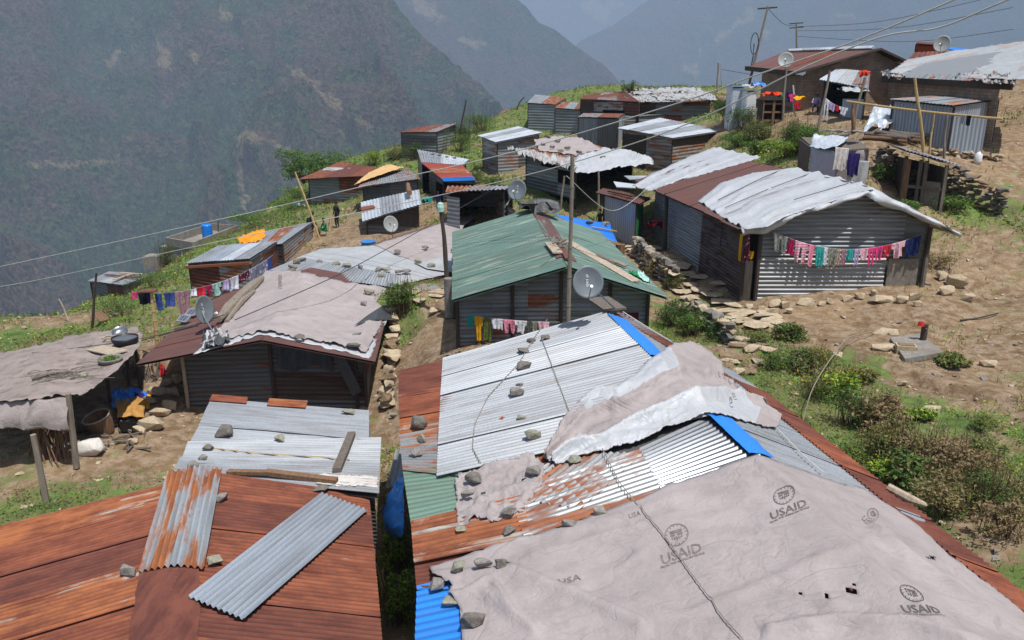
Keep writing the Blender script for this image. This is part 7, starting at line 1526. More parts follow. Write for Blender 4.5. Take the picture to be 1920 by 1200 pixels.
# ================================================================ upper right: brown house, annex, yard
hA_L = P(1400, 129, 56); hA_R = P(1495, 138, 50); 
e = empty('brown_gable_house', gpx(P(1560, 200, 50)), 'large brick house with wide brown roof at the top of the yard, upper right', 'house')
ap = P(1650, 92, 47.5); nl = P(1488, 138, 47.5); nr = P(1705, 118, 47.5); fa_ = P(1478, 96, 62); flc = P(1398, 128, 57)
roofpanel(e, [ap, fa_, flc, nl], ['brown_sheet', 'rust_dark', 'brown_sheet'], 4, pitch=.25, amp=.02); frc = nr + (fa_ - ap); roofpanel(e, [ap, fa_, frc, nr], ['brown_sheet'], 4, pitch=.25, amp=.02)
b = MB(); b.plank(ap, nl, .12, .35, up=Vector((0, -1, 0))); b.plank(ap, nr, .12, .35, up=Vector((0, -1, 0))); b.plank(nl, flc, .12, .3); b.build('fascia', [m['wood_dark']], e)
wa = [lerp(nl, flc, .02) + Vector((.9, .6, 0)), lerp(nr, ap, .08) + Vector((0, .8, 0)), frc + Vector((-.5, -.5, 0)), flc + Vector((1.0, -.8, 0))]
def bwall(p0, p1, zb, z0, z1, mid=None):
    vs = [Vector((p0.x, p0.y, zb)), Vector((p1.x, p1.y, zb)), Vector((p1.x, p1.y, z1)), Vector((p0.x, p0.y, z0))]; uv = [(0, 0), ((p1 - p0).length, 0), ((p1 - p0).length, z1 - zb), (0, z0 - zb)]; f = [(0, 1, 2, 3)]
    if mid: q = mid; vs.insert(3, q); uv.insert(3, ((Vector((q.x, q.y, 0)) - Vector((p0.x, p0.y, 0))).length, q.z - zb)); f = [(0, 1, 2, 3, 4)]
    mk('wall', vs, f, m['brickwork'], e, uvs=uv)
zb = min(G(wa[0].x, wa[0].y), -1.9) - .5
bwall(wa[0], wa[1], zb, nl.z - .05, nr.z - .05, Vector((ap.x, wa[0].y * .25 + wa[1].y * .75, ap.z - .12))); bwall(wa[1], wa[2], zb, nr.z, frc.z); bwall(wa[3], wa[0], zb, flc.z - .1, nl.z - .1)
rb = roofpanel(e, [P(1478, 96, 61) + Vector((0, 0, .15)), P(1640, 91, 48) + Vector((0, 0, .15)), P(1635, 95, 47.8) + Vector((0, 0, .12)), P(1480, 99, 60) + Vector((0, 0, .12))], ['galv_far', 'tarp_white_far'], 5, pitch=.3, axis='ab')
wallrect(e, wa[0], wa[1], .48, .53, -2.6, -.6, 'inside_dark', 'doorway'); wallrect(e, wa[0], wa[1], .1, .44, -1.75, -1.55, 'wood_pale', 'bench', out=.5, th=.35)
dish(P(1473, 112, 49.5), .95, (-.35, -.9, .35), 'dish_pale', 'pale grey satellite dish on the brown roof edge of the brick house', P(1474, 128, 49.8), marks=False)
# lean-to with white tin
e, c_, ins = shed('lean_to', 'lean-to with crumpled white tin roof against the brick house', [(1536, 150, 44), (1628, 168, 41), (1632, 135, 46), (1570, 130, 48)], ['galv_far', 'tarp_white_far', 'galv_rusty'], ['inside_dark', 'galv_dull', 'galv_dull'], 3, pitch=.2, inset=.3, skip=(0,))
wallrect(e, ins[0], ins[1], .5, 1, -2.2, -.5, 'pale_corr', 'door', out=.02)
blob('plastic_sheet', 1600, 173, lambda u, v: P(u, v, 41.5), 1.3, ['tarp_white_far', 'tarp_dark'], 'crumpled white plastic at the low corner of the lean-to', 'plastic sheet', 9, h=.3)
blob('cloth', 1620, 146, lambda u, v: P(u, v, 42), .5, ['c_orangered'], 'bright orange-red cloth hung beside the lean-to roof', 'cloth', 2, h=.4)
# right house with rag-edged roof
e = empty('tarp_roof_house', gpx(P(1790, 270, 38)), 'wide house at the upper right with faded tarp roof and tattered edge', 'house')
rp = [P(1655, 145, 41), P(1900, 158, 34.5), P(1950, 80, 42), P(1720, 112, 48)]
rpan = pathit([(1655, 145, 41), (1900, 158, 34.5), (1950, 80, 42), (1720, 112, 48)])
roofpanel(e, rp, ['galv_rusty', 'galv_dull'], 6, pitch=.25)
drape('roof_tarp', rpan, [(1700, 118), (1780, 104), (1860, 92), (1960, 80)], [(1665, 144), (1740, 150), (1830, 156), (1960, 160)], [(1700, 118), (1665, 144)], [(1960, 80), (1960, 160)], [m['tarp_grey'], m['tarp_white_far']], parent=e, n=60, m_=30, lift=.2, amp=.08, fr=.7, seed=70, fmf=lambda s, w_: int(vnoise(s * 4 + w_ * 2, w_ * 3) > .5), edge=1)
drape('tarpaulin', rpan, [(1650, 140), (1740, 142), (1830, 146), (1900, 150)], [(1655, 150), (1740, 154), (1830, 160), (1905, 164)], [(1650, 140), (1655, 150)], [(1900, 150), (1905, 164)], [m['tarp_grey_dirty'], m['tarp_dark'], m['tarp_white_far']], n=110, m_=12, lift=.1, amp=.35, fr=3, seed=71, edge=3, fmf=lambda s, w_: int(vnoise(s * 40, w_ * 6) * 2.99), label='tattered rolled edge of rags along the upper right roof', cat='rag')
wv = [rp[0] + Vector((.6, .5, 0)), rp[1] + Vector((-.2, .6, 0)), rp[2] + Vector((0, -.6, 0)), rp[3]]
e_b = e
def bwall2(p0, p1, zb, z0, z1): mk('wall', [Vector((p0.x, p0.y, zb)), Vector((p1.x, p1.y, zb)), Vector((p1.x, p1.y, z1)), Vector((p0.x, p0.y, z0))], [(0, 1, 2, 3)], m['brickwork'], e_b, uvs=[(0, 0), (9, 0), (9, 2.5), (0, 2.5)])
bwall2(wv[0], wv[1], -3.8, rp[0].z - .1, rp[1].z - .1); bwall2(wv[3], wv[0], -3.8, rp[3].z - .1, rp[0].z - .1)
b = MB(); b.plank(rp[0] + Vector((0, .05, -.1)), rp[1] + Vector((0, .05, -.1)), .12, .3); b.build('fascia', [m['wood_dark']], e)
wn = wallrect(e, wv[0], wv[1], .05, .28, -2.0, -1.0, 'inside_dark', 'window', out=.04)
for s in (.05, .11, .17, .23, .28): 
    q = lerp(wv[0], wv[1], s); b = MB(); b.box((q.x, q.y - .12, -1.5), .06, .05, 1.1); b.build('frame', [m['wood_pale']], wn)
# tin annex under it
e, c_, ins = shed('tin_annex', 'tin annex with brownish corrugated roof below the tattered roof edge', [(1668, 187, 37), (1790, 200, 34.5), (1880, 186, 36), (1800, 178, 39)], ['galv_rusty', 'galv_dull', 'galv_dull'], ['pale_corr', 'galv_dull'], 4, pitch=.16, inset=.12, horiz=False)
e2 = wavewall('wall', atY(1788, 230, P(1790, 287, 34.6).y)[:2], atY(1850, 230, P(1850, 287, 34.2).y)[:2], -3.3, -1.15, ['pale_corr'], e, pitch=.16, horiz=False)
jc = gpx(P(1835, 290, 33.8)); eJ = empty('jerrycan', jc, 'white plastic jerrycan standing by the tin annex wall', 'jerrycan'); b = MB(); b.tube([jc, jc + Vector((0, 0, .1)), jc + Vector((0, 0, .38)), jc + Vector((0, 0, .46)), jc + Vector((0, 0, .5))], [.15, .16, .16, .08, .05], 12); b.build('body', [m['white_plastic']], eJ, smooth=True); b = MB(); b.tube([jc + Vector((0, 0, .5)), jc + Vector((0, 0, .54))], .05, 8); b.build('cap', [m['white_plastic']], eJ)
# silver tarp over the wood pile, logs
h_ = pathit([(1640, 205, 38.5), (1695, 200, 38), (1655, 245, 37), (1618, 252, 37.5), (1690, 230, 37)])
drape('tarpaulin', h_, [(1640, 202), (1668, 201), (1694, 200)], [(1616, 254), (1640, 240), (1650, 246), (1686, 226)], [(1640, 202), (1628, 228), (1616, 254)], [(1694, 200), (1692, 215), (1686, 226)], [m['tarp_silver']], n=30, m_=24, lift=.05, amp=.3, fr=1.4, seed=80, edge=2, label='silver plastic sheet hung over the firewood by the tin annex', cat='tarp')
rr_ = random.Random(5)
for i in range(12):
    u = 1650 + i * 7.5 + rr_.uniform(-3, 3); p = gpx(P(u, 262 + (i % 4) * 4, 36.2), .12 + (i % 3) * .12); d = Vector((rr_.uniform(.35, .7), rr_.uniform(-.7, -.3), rr_.uniform(-.12, .0))); b = MB(); b.tube([p - d, p + d], [.1, .08], 7)
    b.build('log', [m['wood_weathered' if i % 3 else 'wood_brown']], label=f'{ordn[i]} log from the left in the firewood heap by the tin annex', cat='log', group='firewood logs by the tin annex')
b = MB(); b.tube([P(1612, 262, 36.5), P(1650, 240, 37)], [.05, .05], 6); b.build('log', [m['wood_weathered']], label='thin log leaning on the left end of the firewood heap', cat='log')
# bamboo poles
b = MB(); pa, pb = P(1588, 190, 36), P(1880, 223, 31); b.tube([lerp(pa, pb, k_ / 8) + Vector((0, 0, -.06 * math.sin(k_ / 8 * 3.14))) for k_ in range(9)], .05, 8); b.build('pole', [m['bamboo']], label='long horizontal bamboo pole before the tin annex', cat='pole')
for i, (u0, v0, u1, v1, t, r_, mt, lb) in enumerate([(1740, 292, 1715, 145, 33.5, .075, 'bamboo', 'thick pale bamboo upright leaning before the tin annex'), (1744, 290, 1752, 212, 33.8, .05, 'bamboo', 'thin bamboo prop crossing the thick upright'), (1772, 288, 1776, 218, 34, .05, 'wood_grey', 'grey crooked post under the bamboo pole at the annex corner'), (1530, 262, 1556, 132, 38, .07, 'wood_grey', 'leaning grey pole holding the yard clothesline'), (1596, 252, 1622, 145, 38.5, .07, 'wood_grey', 'second grey pole on the yard holding the bamboo'), (1600, 254, 1600, 190, 38.2, .09, 'wood_brown', 'stout brown post at the left end of the horizontal bamboo'),
    (1466, 238, 1475, 128, 46, .07, 'wood_grey', 'grey pole under the dish at the edge of the yard'), (1491, 212, 1487, 160, 47.5, .05, 'white_plastic', 'slim white pole on the yard'), (1345, 170, 1347, 118, 68, .08, 'wood_grey', 'short grey pole behind the dark-walled shack'), (1354, 168, 1352, 119, 69, .05, 'wood_pale', 'thin white pole behind the dark-walled shack'), (862, 252, 874, 187, 72, .08, 'wood_dark', 'thin dark leaning pole at the cliff edge beside the grey hut')]):
    p = P(u0, v0, t); p = Vector((p.x, p.y, min(p.z, G(p.x, p.y) if t < 60 else p.z) - .1)); post(p, atY(u1, v1, p.y), r_, mt, lb, cat='pole', name='pole', bend=.04)
b = MB(); q = [P(968, 228, 84), P(969, 205, 84), P(974, 192, 84), P(983, 182, 84)]; b.tube(q, [.1, .09, .08, .06], 6); b.build('pole', [m['wood_dark']], label='curved dark pole on the far grassy ridge', cat='pole')
p0_ = gpx(P(600, 452, 44)); post(p0_, atY(553, 322, p0_.y), .06, 'bamboo', 'long leaning bamboo pole before the three people', cat='pole', name='pole')
# utility poles
def upole(u0, v0, u1, v1, t, r_, label, arms):
    a = P(u0, v0, t); b_ = atY(u1, v1, a.y); e = empty('utility_pole', a, label, 'utility pole'); b = MB(); b.tube([a, b_], [r_, r_ * .7], 8); b.build('pole', [m['wood_grey']], e)
    for f in arms: q = lerp(a, b_, f); b = MB(); b.plank(q + Vector((-.7, 0, 0)), q + Vector((.7, 0, .1)), .1, .1); b.build('crossarm', [m['wood_dark']], e)
    return e
e = upole(1404, 160, 1440, 12, 58, .1, 'leaning utility pole with a coil of cable, against the mountains', [.97])
b = MB(); c0 = atY(1414, 82, e.location.y); b.tube([c0 + Vector((math.cos(a) * .28, -.1, math.sin(a) * .75)) for a in np.linspace(0, 12.5, 40)], .03, 5); b.tube([c0, c0 + Vector((0, 0, -1)), c0 + Vector((-.1, 0, -1.8))], .05, 5); b.build('cable_coil', [m['cable_dark']], e)
upole(1494, 95, 1493, 42, 80, .11, 'upright utility pole with crossarm beyond the brick house roof', [.95, .8])
# cabinets on the yard edge
def cabinet(name, label, u0, v0, u1, v1, t, dep, mat, doors=2, cat='cabinet', shelf=False, roofm=None):
    a, b_ = P(u0, v1, t), P(u1, v1, t); top = atY(u0, v0, a.y).z; g_ = min(G(a.x, a.y), a.z) - .1; b_.z = a.z; e = empty(name, Vector(((a.x + b_.x) / 2, a.y, g_)), label, cat); w_ = b_.x - a.x; b = MB(); c0 = Vector(((a.x + b_.x) / 2, a.y + dep / 2, (g_ + top) / 2))
    for dx in (-1, 1): b.box(c0 + Vector((dx * w_ / 2, 0, 0)), .06, dep, top - g_)
    b.box(c0 + Vector((0, dep / 2, 0)), w_ - .07, .05, top - g_); b.build('side_panel', [m[mat]], e); b = MB(); b.box((c0.x, c0.y, top + .03), w_ + .25, dep + .2, .06); b.build('top', [m[roofm or mat]], e)
    for k_ in range(doors):
        b = MB(); x0 = a.x + w_ * (k_ + .5) / doors
        if shelf:
            for zz in np.linspace(g_ + .15, top - .2, 4): b.box((x0, c0.y - dep / 2 + .05, zz), w_ / doors * .9, .08, .1)
            for xx in (-.45, .45): b.box((x0 + xx * w_ / doors, c0.y - dep / 2 - .01, c0.z), .07, .07, (top - g_) * .96)
            b.build('frame', [m['wood_brown']], e)
        else: b.box((x0, c0.y - dep / 2, c0.z), w_ / doors * .92, .05, (top - g_) * .94); b.build('door', [m[mat]], e)
    return e
cabinet('privy', 'light blue tin privy at the left end of the yard', 1371, 163, 1392, 205, 50, 1.3, 'tarp_silver', 1, roofm='pale_corr'); MATS['_pb'] = None
metal('pale_blue_sheet', '#8fb3cc', .0, metallic=.1); bpy.data.objects['privy'].children[2].data.materials[0] = m['pale_blue_sheet']
cabinet('privy', 'narrow white-doored privy beside the blue one', 1398, 170, 1415, 210, 49, 1.2, 'white_plastic', 1, roofm='galv_rusty')
cabinet('shelf_rack', 'open wooden rack with red cloth on top at the edge of the yard', 1428, 188, 1468, 232, 46, 1.0, 'wood_dark', 2, cat='rack', shelf=True)
for i, (u, v, c_, lb) in enumerate([(1445, 178, 'c_orangered', 'bright red cloth bundle on top of the wooden rack'), (1463, 180, 'c_green', 'green cloth on the right end of the wooden rack'), (1420, 160, 'tarp_blue_bright', 'blue plastic bundle on the privy roof'), (1403, 163, 'tarp_white_far', 'white rags on the privy roof beside the blue bundle'), (1494, 186, 'c_yellow', 'yellow cloth on the bench by the brick wall')]):
    blob('cloth', u, v + 3, lambda a, b_: P(a, b_, [46.3, 46.3, 50, 50, 47][i]), .95 if i != 1 else .5, [c_], lb, 'cloth', i + 20, h=.3)
for i, (u, v, c_, kd, hp, lb) in enumerate([(1474, 172, 'c_purple', 'shirt', 18, 'dark violet shirt hung beside the dish pole'), (1479, 176, 'c_hotpink', 'shirt', 14, 'bright pink shirt hung beside the dish pole'), (1489, 190, 'c_red', 'towel', 14, 'red cloth hung behind the slim white pole')]):
    p = P(u, v, 46.2); garment(kd, p, p + Vector((.4, 0, -.02)), hp * 46 / FPX, c_, lb, 'clothes hung by the dish pole', seed=i + 60)
# yard clothesline
pa, pb = atY(1546, 182, P(1546, 240, 38.2).y), atY(1592, 203, P(1592, 240, 38).y); Lf = line(pa, pb, .12, 'short white clothesline on the yard')
for i, (ua, ub, kd, hp, c_, lb) in enumerate([(1546, 1556, 'trousers', 38, 'c_white', 'long white trousers on the yard clothesline'), (1556, 1566, 'towel', 14, 'c_lav', 'pale blue cloth on the yard clothesline'), (1567, 1574, 'towel', 10, 'c_red', 'small red cloth on the yard clothesline'), (1574, 1590, 'shirt', 14, 'c_white', 'white shirt at the right end of the yard clothesline')]): garment(kd, Lf((ua - 1546) / 46), Lf((ub - 1546) / 46), hp * 38 / FPX, c_, lb, 'washing on the yard clothesline', seed=i)
garment('towel', P(1802, 215, 31.6), P(1812, 216, 31.5), .35, 'c_grey', 'grey rag on the horizontal bamboo pole', 'rags on the horizontal bamboo', seed=3); garment('towel', P(1813, 216, 31.5), P(1822, 217, 31.4), .4, 'c_black', 'black rag on the horizontal bamboo pole', 'rags on the horizontal bamboo', seed=5)
# far houses behind
shed('brick_hut', 'small brick hut top peeping above the upper right roofs', [(1716, 82, 58), (1760, 86, 56), (1768, 82, 60), (1722, 79, 62)], ['rust_dark'], ['brick_red'], 2, pitch=.3, inset=.1)
shed('tin_hut', 'dark roofed annex behind the tattered upper right roof', [(1704, 110, 52), (1800, 106, 50), (1790, 96, 55), (1715, 99, 56)], ['rust_dark', 'rust'], ['wood_dark'], 3, pitch=.3, inset=.15)
dish(P(1766, 82, 49), 1.0, (-.6, -.75, .25), 'dish_pale', 'pale satellite dish on the topmost roofs at the upper right', P(1758, 104, 50), marks=False)
b = MB(); b.slab([P(1782, 88, 52), P(1816, 92, 50), P(1812, 98, 49), P(1778, 92, 51)], .05); b.build('tarpaulin', [m['tarp_blue_bright']], label='small blue sheet on the topmost right roof', cat='tarp')
# wrapped latrine and cabin
e = empty('latrine', gpx(P(1580, 340, 33)), 'latrine wrapped in grey sheeting and sacks, violet cloth hanging on it', 'latrine')
cA, cB, cC = P(1520, 275, 33.5), P(1572, 285, 32), P(1628, 280, 31.5); zb = -5.6
for i, (a, b_, mt) in enumerate(((cA, cB, 'tarp_silver'), (cB, cC, 'tarp_grey_dirty'))):
    gr_ = [[Vector((lerp(a.x, b_.x, s) + .04 * math.sin(9 * w_ + i), lerp(a.y, b_.y, s) - .06 * math.sin(s * 11 + w_ * 2), lerp(lerp(a.z, b_.z, s), zb, w_))) for s in np.linspace(0, 1, 24)] for w_ in np.linspace(0, 1, 14)]
    surfmesh('wrap', gr_, [m[mt]], parent=e)
b = MB(); b.slab([cA + Vector((0, 0, .05)), cB + Vector((0, 0, .05)), cC + Vector((0, 0, .05)), cC + Vector((.3, 1.8, .3)), cA + Vector((.2, 1.8, .3))], .08); b.build('roof', [m['wood_weathered']], e)
b = MB(); b.slab([cC + Vector((0, 0, 0)), cC + Vector((.3, 1.8, .2)), Vector((cC.x + .3, cC.y + 1.8, zb)), Vector((cC.x, cC.y, zb))], .05, d=Vector((-1, 0, 0))); b.slab([cA, cA + Vector((.2, 1.8, .2)), Vector((cA.x + .2, cA.y + 1.8, zb)), Vector((cA.x, cA.y, zb))], .05, d=Vector((1, 0, 0))); b.build('side_wall', [m['wood_weathered']], e)
h_ = pathit([(1520, 268, 33.4), (1590, 262, 33), (1570, 290, 32), (1520, 285, 33.2), (1620, 275, 31.8)])
drape('tarpaulin', h_, [(1524, 266), (1550, 264), (1592, 266)], [(1518, 288), (1545, 292), (1575, 286)], [(1524, 266), (1518, 288)], [(1592, 266), (1575, 286)], [m['tarp_silver']], n=30, m_=16, lift=.25, amp=.15, fr=1.4, seed=90, edge=2, label='pale grey sheet folded over the left roof of the wrapped latrine', cat='tarp')
for i, (u0, u1, v0, hp, mt, lb) in enumerate([(1566, 1592, 276, 42, 'sack_white', 'beige sacking draped on the middle of the wrapped latrine'), (1591, 1613, 286, 42, 'c_purple', 'dark violet cloth hanging on the wrapped latrine'), (1586, 1630, 300, 48, 'tarp_white_far', 'white printed sacking on the lower right of the wrapped latrine')]):
    a = P(u0, v0, 31.4 - .15 * (i == 1)); d = ray(u1, v0 + 2); garment('towel', a, d * ((a.y) / d.y), hp * 31.5 / FPX, mt, lb, 'cloths on the wrapped latrine', seed=i + 80)
b = MB(); rr_ = random.Random(6)
for i in range(12):
    p = h_(1545 + i * 6, 266 - abs(i - 8) * .6, .4); vs, fs = rockv(.3, .18, .06, i, 12); b.add([p + x for x in vs], fs)
b.build('slate_row', [m['stone_grey']], label='row of thin slates weighing down the wrapped latrine roof', cat='slates')
e = empty('wooden_cabin', gpx(P(1735, 375, 31.5)), 'dark leaning wooden cabin with corrugated roof beside the stone walls', 'cabin')
q = [P(1700, 293, 31.5), P(1776, 310, 30.2)]; zb = -4.75; bk = Vector((.3, 1.7, 0))
cs_ = [q[0], q[1], q[1] + bk, q[0] + bk]
for a, b_, nmx in ((0, 1, 'front'), (1, 2, 'side'), (2, 3, 'back'), (3, 0, 'side')):
    if nmx != 'front': b = MB(); b.slab([Vector((cs_[a].x, cs_[a].y, zb)), Vector((cs_[b_].x, cs_[b_].y, zb)), cs_[b_] - Vector((0, 0, .1)), cs_[a] - Vector((0, 0, .1))], .04, d=(Vector((cs_[b_].y - cs_[a].y, cs_[a].x - cs_[b_].x, 0))).normalized()); b.build('wall', [m['wood_dark']], e)
fr_ = MB(); w_ = q[1] - q[0]
for s in (0, .38, .52, 1): p = lerp(q[0], q[1], s); fr_.box((p.x, p.y, (zb + p.z) / 2), .12, .1, p.z - zb)
for z_ in (zb + .1, (zb + q[0].z) / 2 - .1): fr_.plank(Vector((q[0].x, q[0].y, z_)), Vector((q[1].x, q[1].y, z_)), .1, .12)
fr_.build('frame', [m['wood_weathered']], e); b = MB(); b.slab([Vector((lerp(q[0].x, q[1].x, .54), lerp(q[0].y, q[1].y, .54) + .05, zb + .15)), Vector((q[1].x - .1, q[1].y + .05, zb + .15)), Vector((q[1].x - .1, q[1].y + .05, -3.5)), Vector((lerp(q[0].x, q[1].x, .54), lerp(q[0].y, q[1].y, .54) + .05, -3.5))], .04, d=Vector((0, -1, 0))); b.build('panel', [m['stucco']], e)
b = MB(); b.slab([q[0] + Vector((-.1, -.2, -.1)), q[0] + Vector((.1, -.25, -.1)), Vector((q[0].x + .1, q[0].y - .25, zb)), Vector((q[0].x - .1, q[0].y - .2, zb))], .05, d=Vector((0, -1, 0))); b.build('door', [m['wood_brown']], e)
roofpanel(e, [q[0] + Vector((-.3, -.35, .25)), q[1] + Vector((.3, -.35, -.02)), q[1] + bk + Vector((.3, .2, .1)), q[0] + bk + Vector((-.3, .2, .35))], ['galv_dull', 'galv'], 2, pitch=.13, amp=.02)

# ================================================================ overhead cables
cable([(-60, 512, 42), (60, 487, 40), (440, 405, 34), (700, 345, 30), (950, 288, 26), (1250, 200, 21), (1420, 140, 18), (1600, 78, 15.5), (1800, -5, 13), (1980, -85, 11.5)], .017, 'cable_pale', 'upper thick pale cable crossing the whole view toward the upper right')
cable([(-60, 545, 44), (60, 527, 42), (400, 455, 34), (760, 380, 29), (1000, 325, 25), (1200, 265, 21), (1340, 210, 18.5), (1500, 130, 16), (1650, 70, 14.5), (1760, 52, 13.5), (1860, 12, 12.5), (1980, -40, 11.5)], .016, 'cable_pale', 'lower thick pale cable bending toward the upper right')
cable([(60, 662, 22), (260, 636, 22.5), (400, 600, 23)], .012, 'cable_dark', 'thin dark wire from the left shelter to the brown roof')
cable([(440, 600, 22), (620, 522, 25), (720, 470, 30), (845, 400, 34), (930, 352, 34)], .014, 'cable_dark', 'thin dark wire over the grey tarp and the white patched roof')
cable([(260, 640, 24), (340, 618, 24), (420, 590, 23)], .016, 'cable_dark', 'short dark wire passing behind the solar panels')
for i, pts in enumerate([[(1440, 16, 58), (1470, 45, 68), (1493, 48, 80)], [(1493, 50, 80), (1650, 40, 70), (1880, -10, 60)], [(1493, 58, 80), (1680, 52, 70), (1900, 14, 60)], [(1493, 68, 80), (1700, 78, 70), (1900, 55, 60)], [(1352, 130, 69), (1410, 140, 60)]]):
    cable(pts, .02, 'cable_dark', ['thin wire between the two utility poles', 'topmost thin wire leaving the upright utility pole', 'middle thin wire leaving the upright utility pole', 'lowest thin wire leaving the upright utility pole', 'thin wire from the short poles to the leaning utility pole'][i])
cable([P(1062, 330, 20.6), P(1150, 395, 28), P(1215, 352, 36)], .01, 'cable_pale', 'thin wire stretched beside the outhouse')
# ================================================================ people
def pers(u, v, t, hpx, pose, cl, lab, face, tr='c_dark'):
    p = P(u, v, t); p = gpx(p); t_ = p.y * CP - p.z * SP; f = {'stand': 1, 'bend': .8, 'sit': .7, 'crouch': .62}[pose]; return person(p, hpx * t_ / FPX / f * 1.02, pose, cl, lab, face, trouser=tr)
pers(633, 427, 48, 50, 'stand', 'c_dark', 'person in dark clothes standing on the dirt beside the silver-roofed shed', (-.6, -.8))
pers(581, 424, 47, 40, 'crouch', 'c_black', 'person in black crouching behind the long leaning bamboo pole', (.9, -.2))
pers(601, 432, 45, 34, 'sit', 'c_green', 'person in a green and red top sitting just right of the bamboo pole', (-.8, -.5), 'c_maroon')
pers(1125, 413, 38.2, 46, 'stand', 'c_dark', 'person in a dark green jacket standing left of the outhouse', (.3, -.9), 'c_black')
pers(822, 400, 45, 32, 'stand', 'c_navy', 'person in navy standing in the shade of the alley between the huts', (0, -1))
pers(1528, 212, 46.5, 34, 'sit', 'c_lav', 'person in a pale top sitting on the bench by the brick house doorway', (-.4, -.9))
c0 = gpx(P(566, 384, 54)); ground_cloth(548, 380, 574, 388, ['tarp_blue_bright', 'c_white'], 'blue and white cloth spread on the grass near the rusty hut', 13, h=.15, fmf=lambda s, w_: int(s > .4))
# ================================================================ plants
def infr(x, y, z, mar=40):
    f = y * CP - z * SP; h = y * SP + z * CP; u = 960 + x / f * FPX; v = 600 - h / f * FPX
    return (f > 4) & (u > -mar) & (u < 1920 + mar) & (v < 1200 + mar) & (v > 0)
rs = np.random.RandomState(4)
def scatter(N, seed, thr, pw=1.3, rmax=95):
    r_ = np.random.RandomState(seed); d = 7 * (rmax / 7) ** (r_.rand(N) ** .9); a = r_.uniform(-.66, .66, N); x = d * np.sin(a); y = d * np.cos(a)
    z = gz(x, y) + micro(x, y); k = infr(x, y, z); x, y, z = x[k], y[k], z[k]
    g_ = gg(x, y) + (fbm(x * .55, y * .55, 4, 77) - .5) * 1.5; k = g_ + r_.uniform(-.12, .12, len(x)) > thr
    return x[k], y[k], z[k]
x, y, z = scatter(60000, 1, .56); dist = np.hypot(x, y)
pts = []; 
for q in range(3):
    pts.append(np.column_stack([x + rs.normal(0, .06, len(x)), y + rs.normal(0, .06, len(x)), z + rs.uniform(.02, .13, len(x))]))
pt = np.concatenate(pts); V, F_ = leaves(pt, .085, 5); sc2 = np.repeat(np.clip(np.hypot(pt[:, 0], pt[:, 1]) / 30, .7, 2.2), 4)[:, None]; V = np.repeat(pt, 4, 0) + (V - np.repeat(pt, 4, 0)) * sc2
mi = np.where(rs.rand(len(F_)) < .4, 1, 0) * 1; low = fbm(pt[:, 0] * .35, pt[:, 1] * .35, 3, 41); mi = np.where(low > .56, 2, mi); mi = np.where((low < .42) & (rs.rand(len(F_)) < .5), 4, mi); mi = np.where((low > .5) & (rs.rand(len(F_)) < .2), 3, mi)
bulk('ground_cover', V, F_, [m['leaf_green'], m['leaf_dark'], m['leaf_olive'], m['leaf_dry'], m['leaf_lime']], mi=mi, kind='stuff')
x, y, z = scatter(60000, 9, .36); n_ = len(x); hgt = rs.uniform(.06, .22, n_) * np.clip(np.hypot(x, y) / 30, .8, 1.8); aa = rs.uniform(0, 6.28, n_); w_ = .012 * np.clip(np.hypot(x, y) / 20, .8, 3)
b0 = np.column_stack([x, y, z]); dx = np.column_stack([np.cos(aa) * w_, np.sin(aa) * w_, np.zeros(n_)]); tip = b0 + np.column_stack([rs.normal(0, .06, n_), rs.normal(0, .06, n_), hgt])
V = np.stack([b0 - dx, b0 + dx, tip], 1).reshape(-1, 3); F_ = np.arange(n_ * 3).reshape(-1, 3); bulk('grass', V, F_, [m['leaf_lime'], m['leaf_olive'], m['leaf_dry']], mi=rs.randint(0, 3, n_), kind='stuff')
# grit and small stones on the bare earth
r_ = np.random.RandomState(3); d = 8 * (60 / 8) ** r_.rand(5200); a = r_.uniform(-.62, .62, 5200); x = d * np.sin(a); y = d * np.cos(a); z = gz(x, y) + micro(x, y); k = infr(x, y, z); x, y, z, d = x[k], y[k], z[k], d[k]
pv_, pf_ = [], []; proto = [rockv(1, .8, .45, i, 9) for i in range(6)]; o_ = 0; fm_ = []
for i in range(len(x)):
    vs, fs = proto[i % 6]; s_ = r_.gamma(2, .013) * (1 + d[i] / 45) + .012; c_, q_ = math.cos(i), math.sin(i); pv_ += [(x[i] + (v.x * c_ - v.y * q_) * s_, y[i] + (v.x * q_ + v.y * c_) * s_, z[i] + (v.z + .2) * s_) for v in vs]; pf_ += [tuple(o_ + j for j in f) for f in fs]; fm_ += [i % 3 % 2] * len(fs); o_ += len(vs)
mk('gravel', pv_, pf_, [m['stone_tan'], m['stone_grey']], fm=fm_, kind='stuff')
def B(u, v, w_, h, lm, lb, grp, n_=1400, size=.06, hit=None, **k):
    p = GH(u, v, 12) if hit is None else hit; return bush(p, w_, h, lm, lb, grp, n_, size, int(u + v * 3), **k)
gB = 'weedy shrubs on the bank right of the patched roof'
where = ['beside the step stones below the paved path', 'at the top of the bank near the paved path', 'just below the first step stones', 'in the upper bank, left part', 'in the upper bank beside the hose top', 'under the arching hose', 'with yellow flowers left of the hose', 'by the pale stone at the bank edge', 'dark and broad-leaved at the middle of the bank', 'brown and dry right of the broad-leaved one', 'in the lower middle of the bank', 'olive, just below the middle of the bank', 'tall and brown at the lower bank', 'dark green near the lower rusty eave', 'dense and dark at the far lower right', 'dry and pale at the right end of the bank', 'low and green beside the rusty eave', 'with yellow flowers near the rusty eave', 'greyish at the right frame edge', 'broad and brown above the rusty eave corner', 'sparse at the right slope foot', 'tufted green on the dirt below the tap', 'small and green on the right dirt slope', 'low and green beside the dug channel', 'brown and thin at the lower right edge']
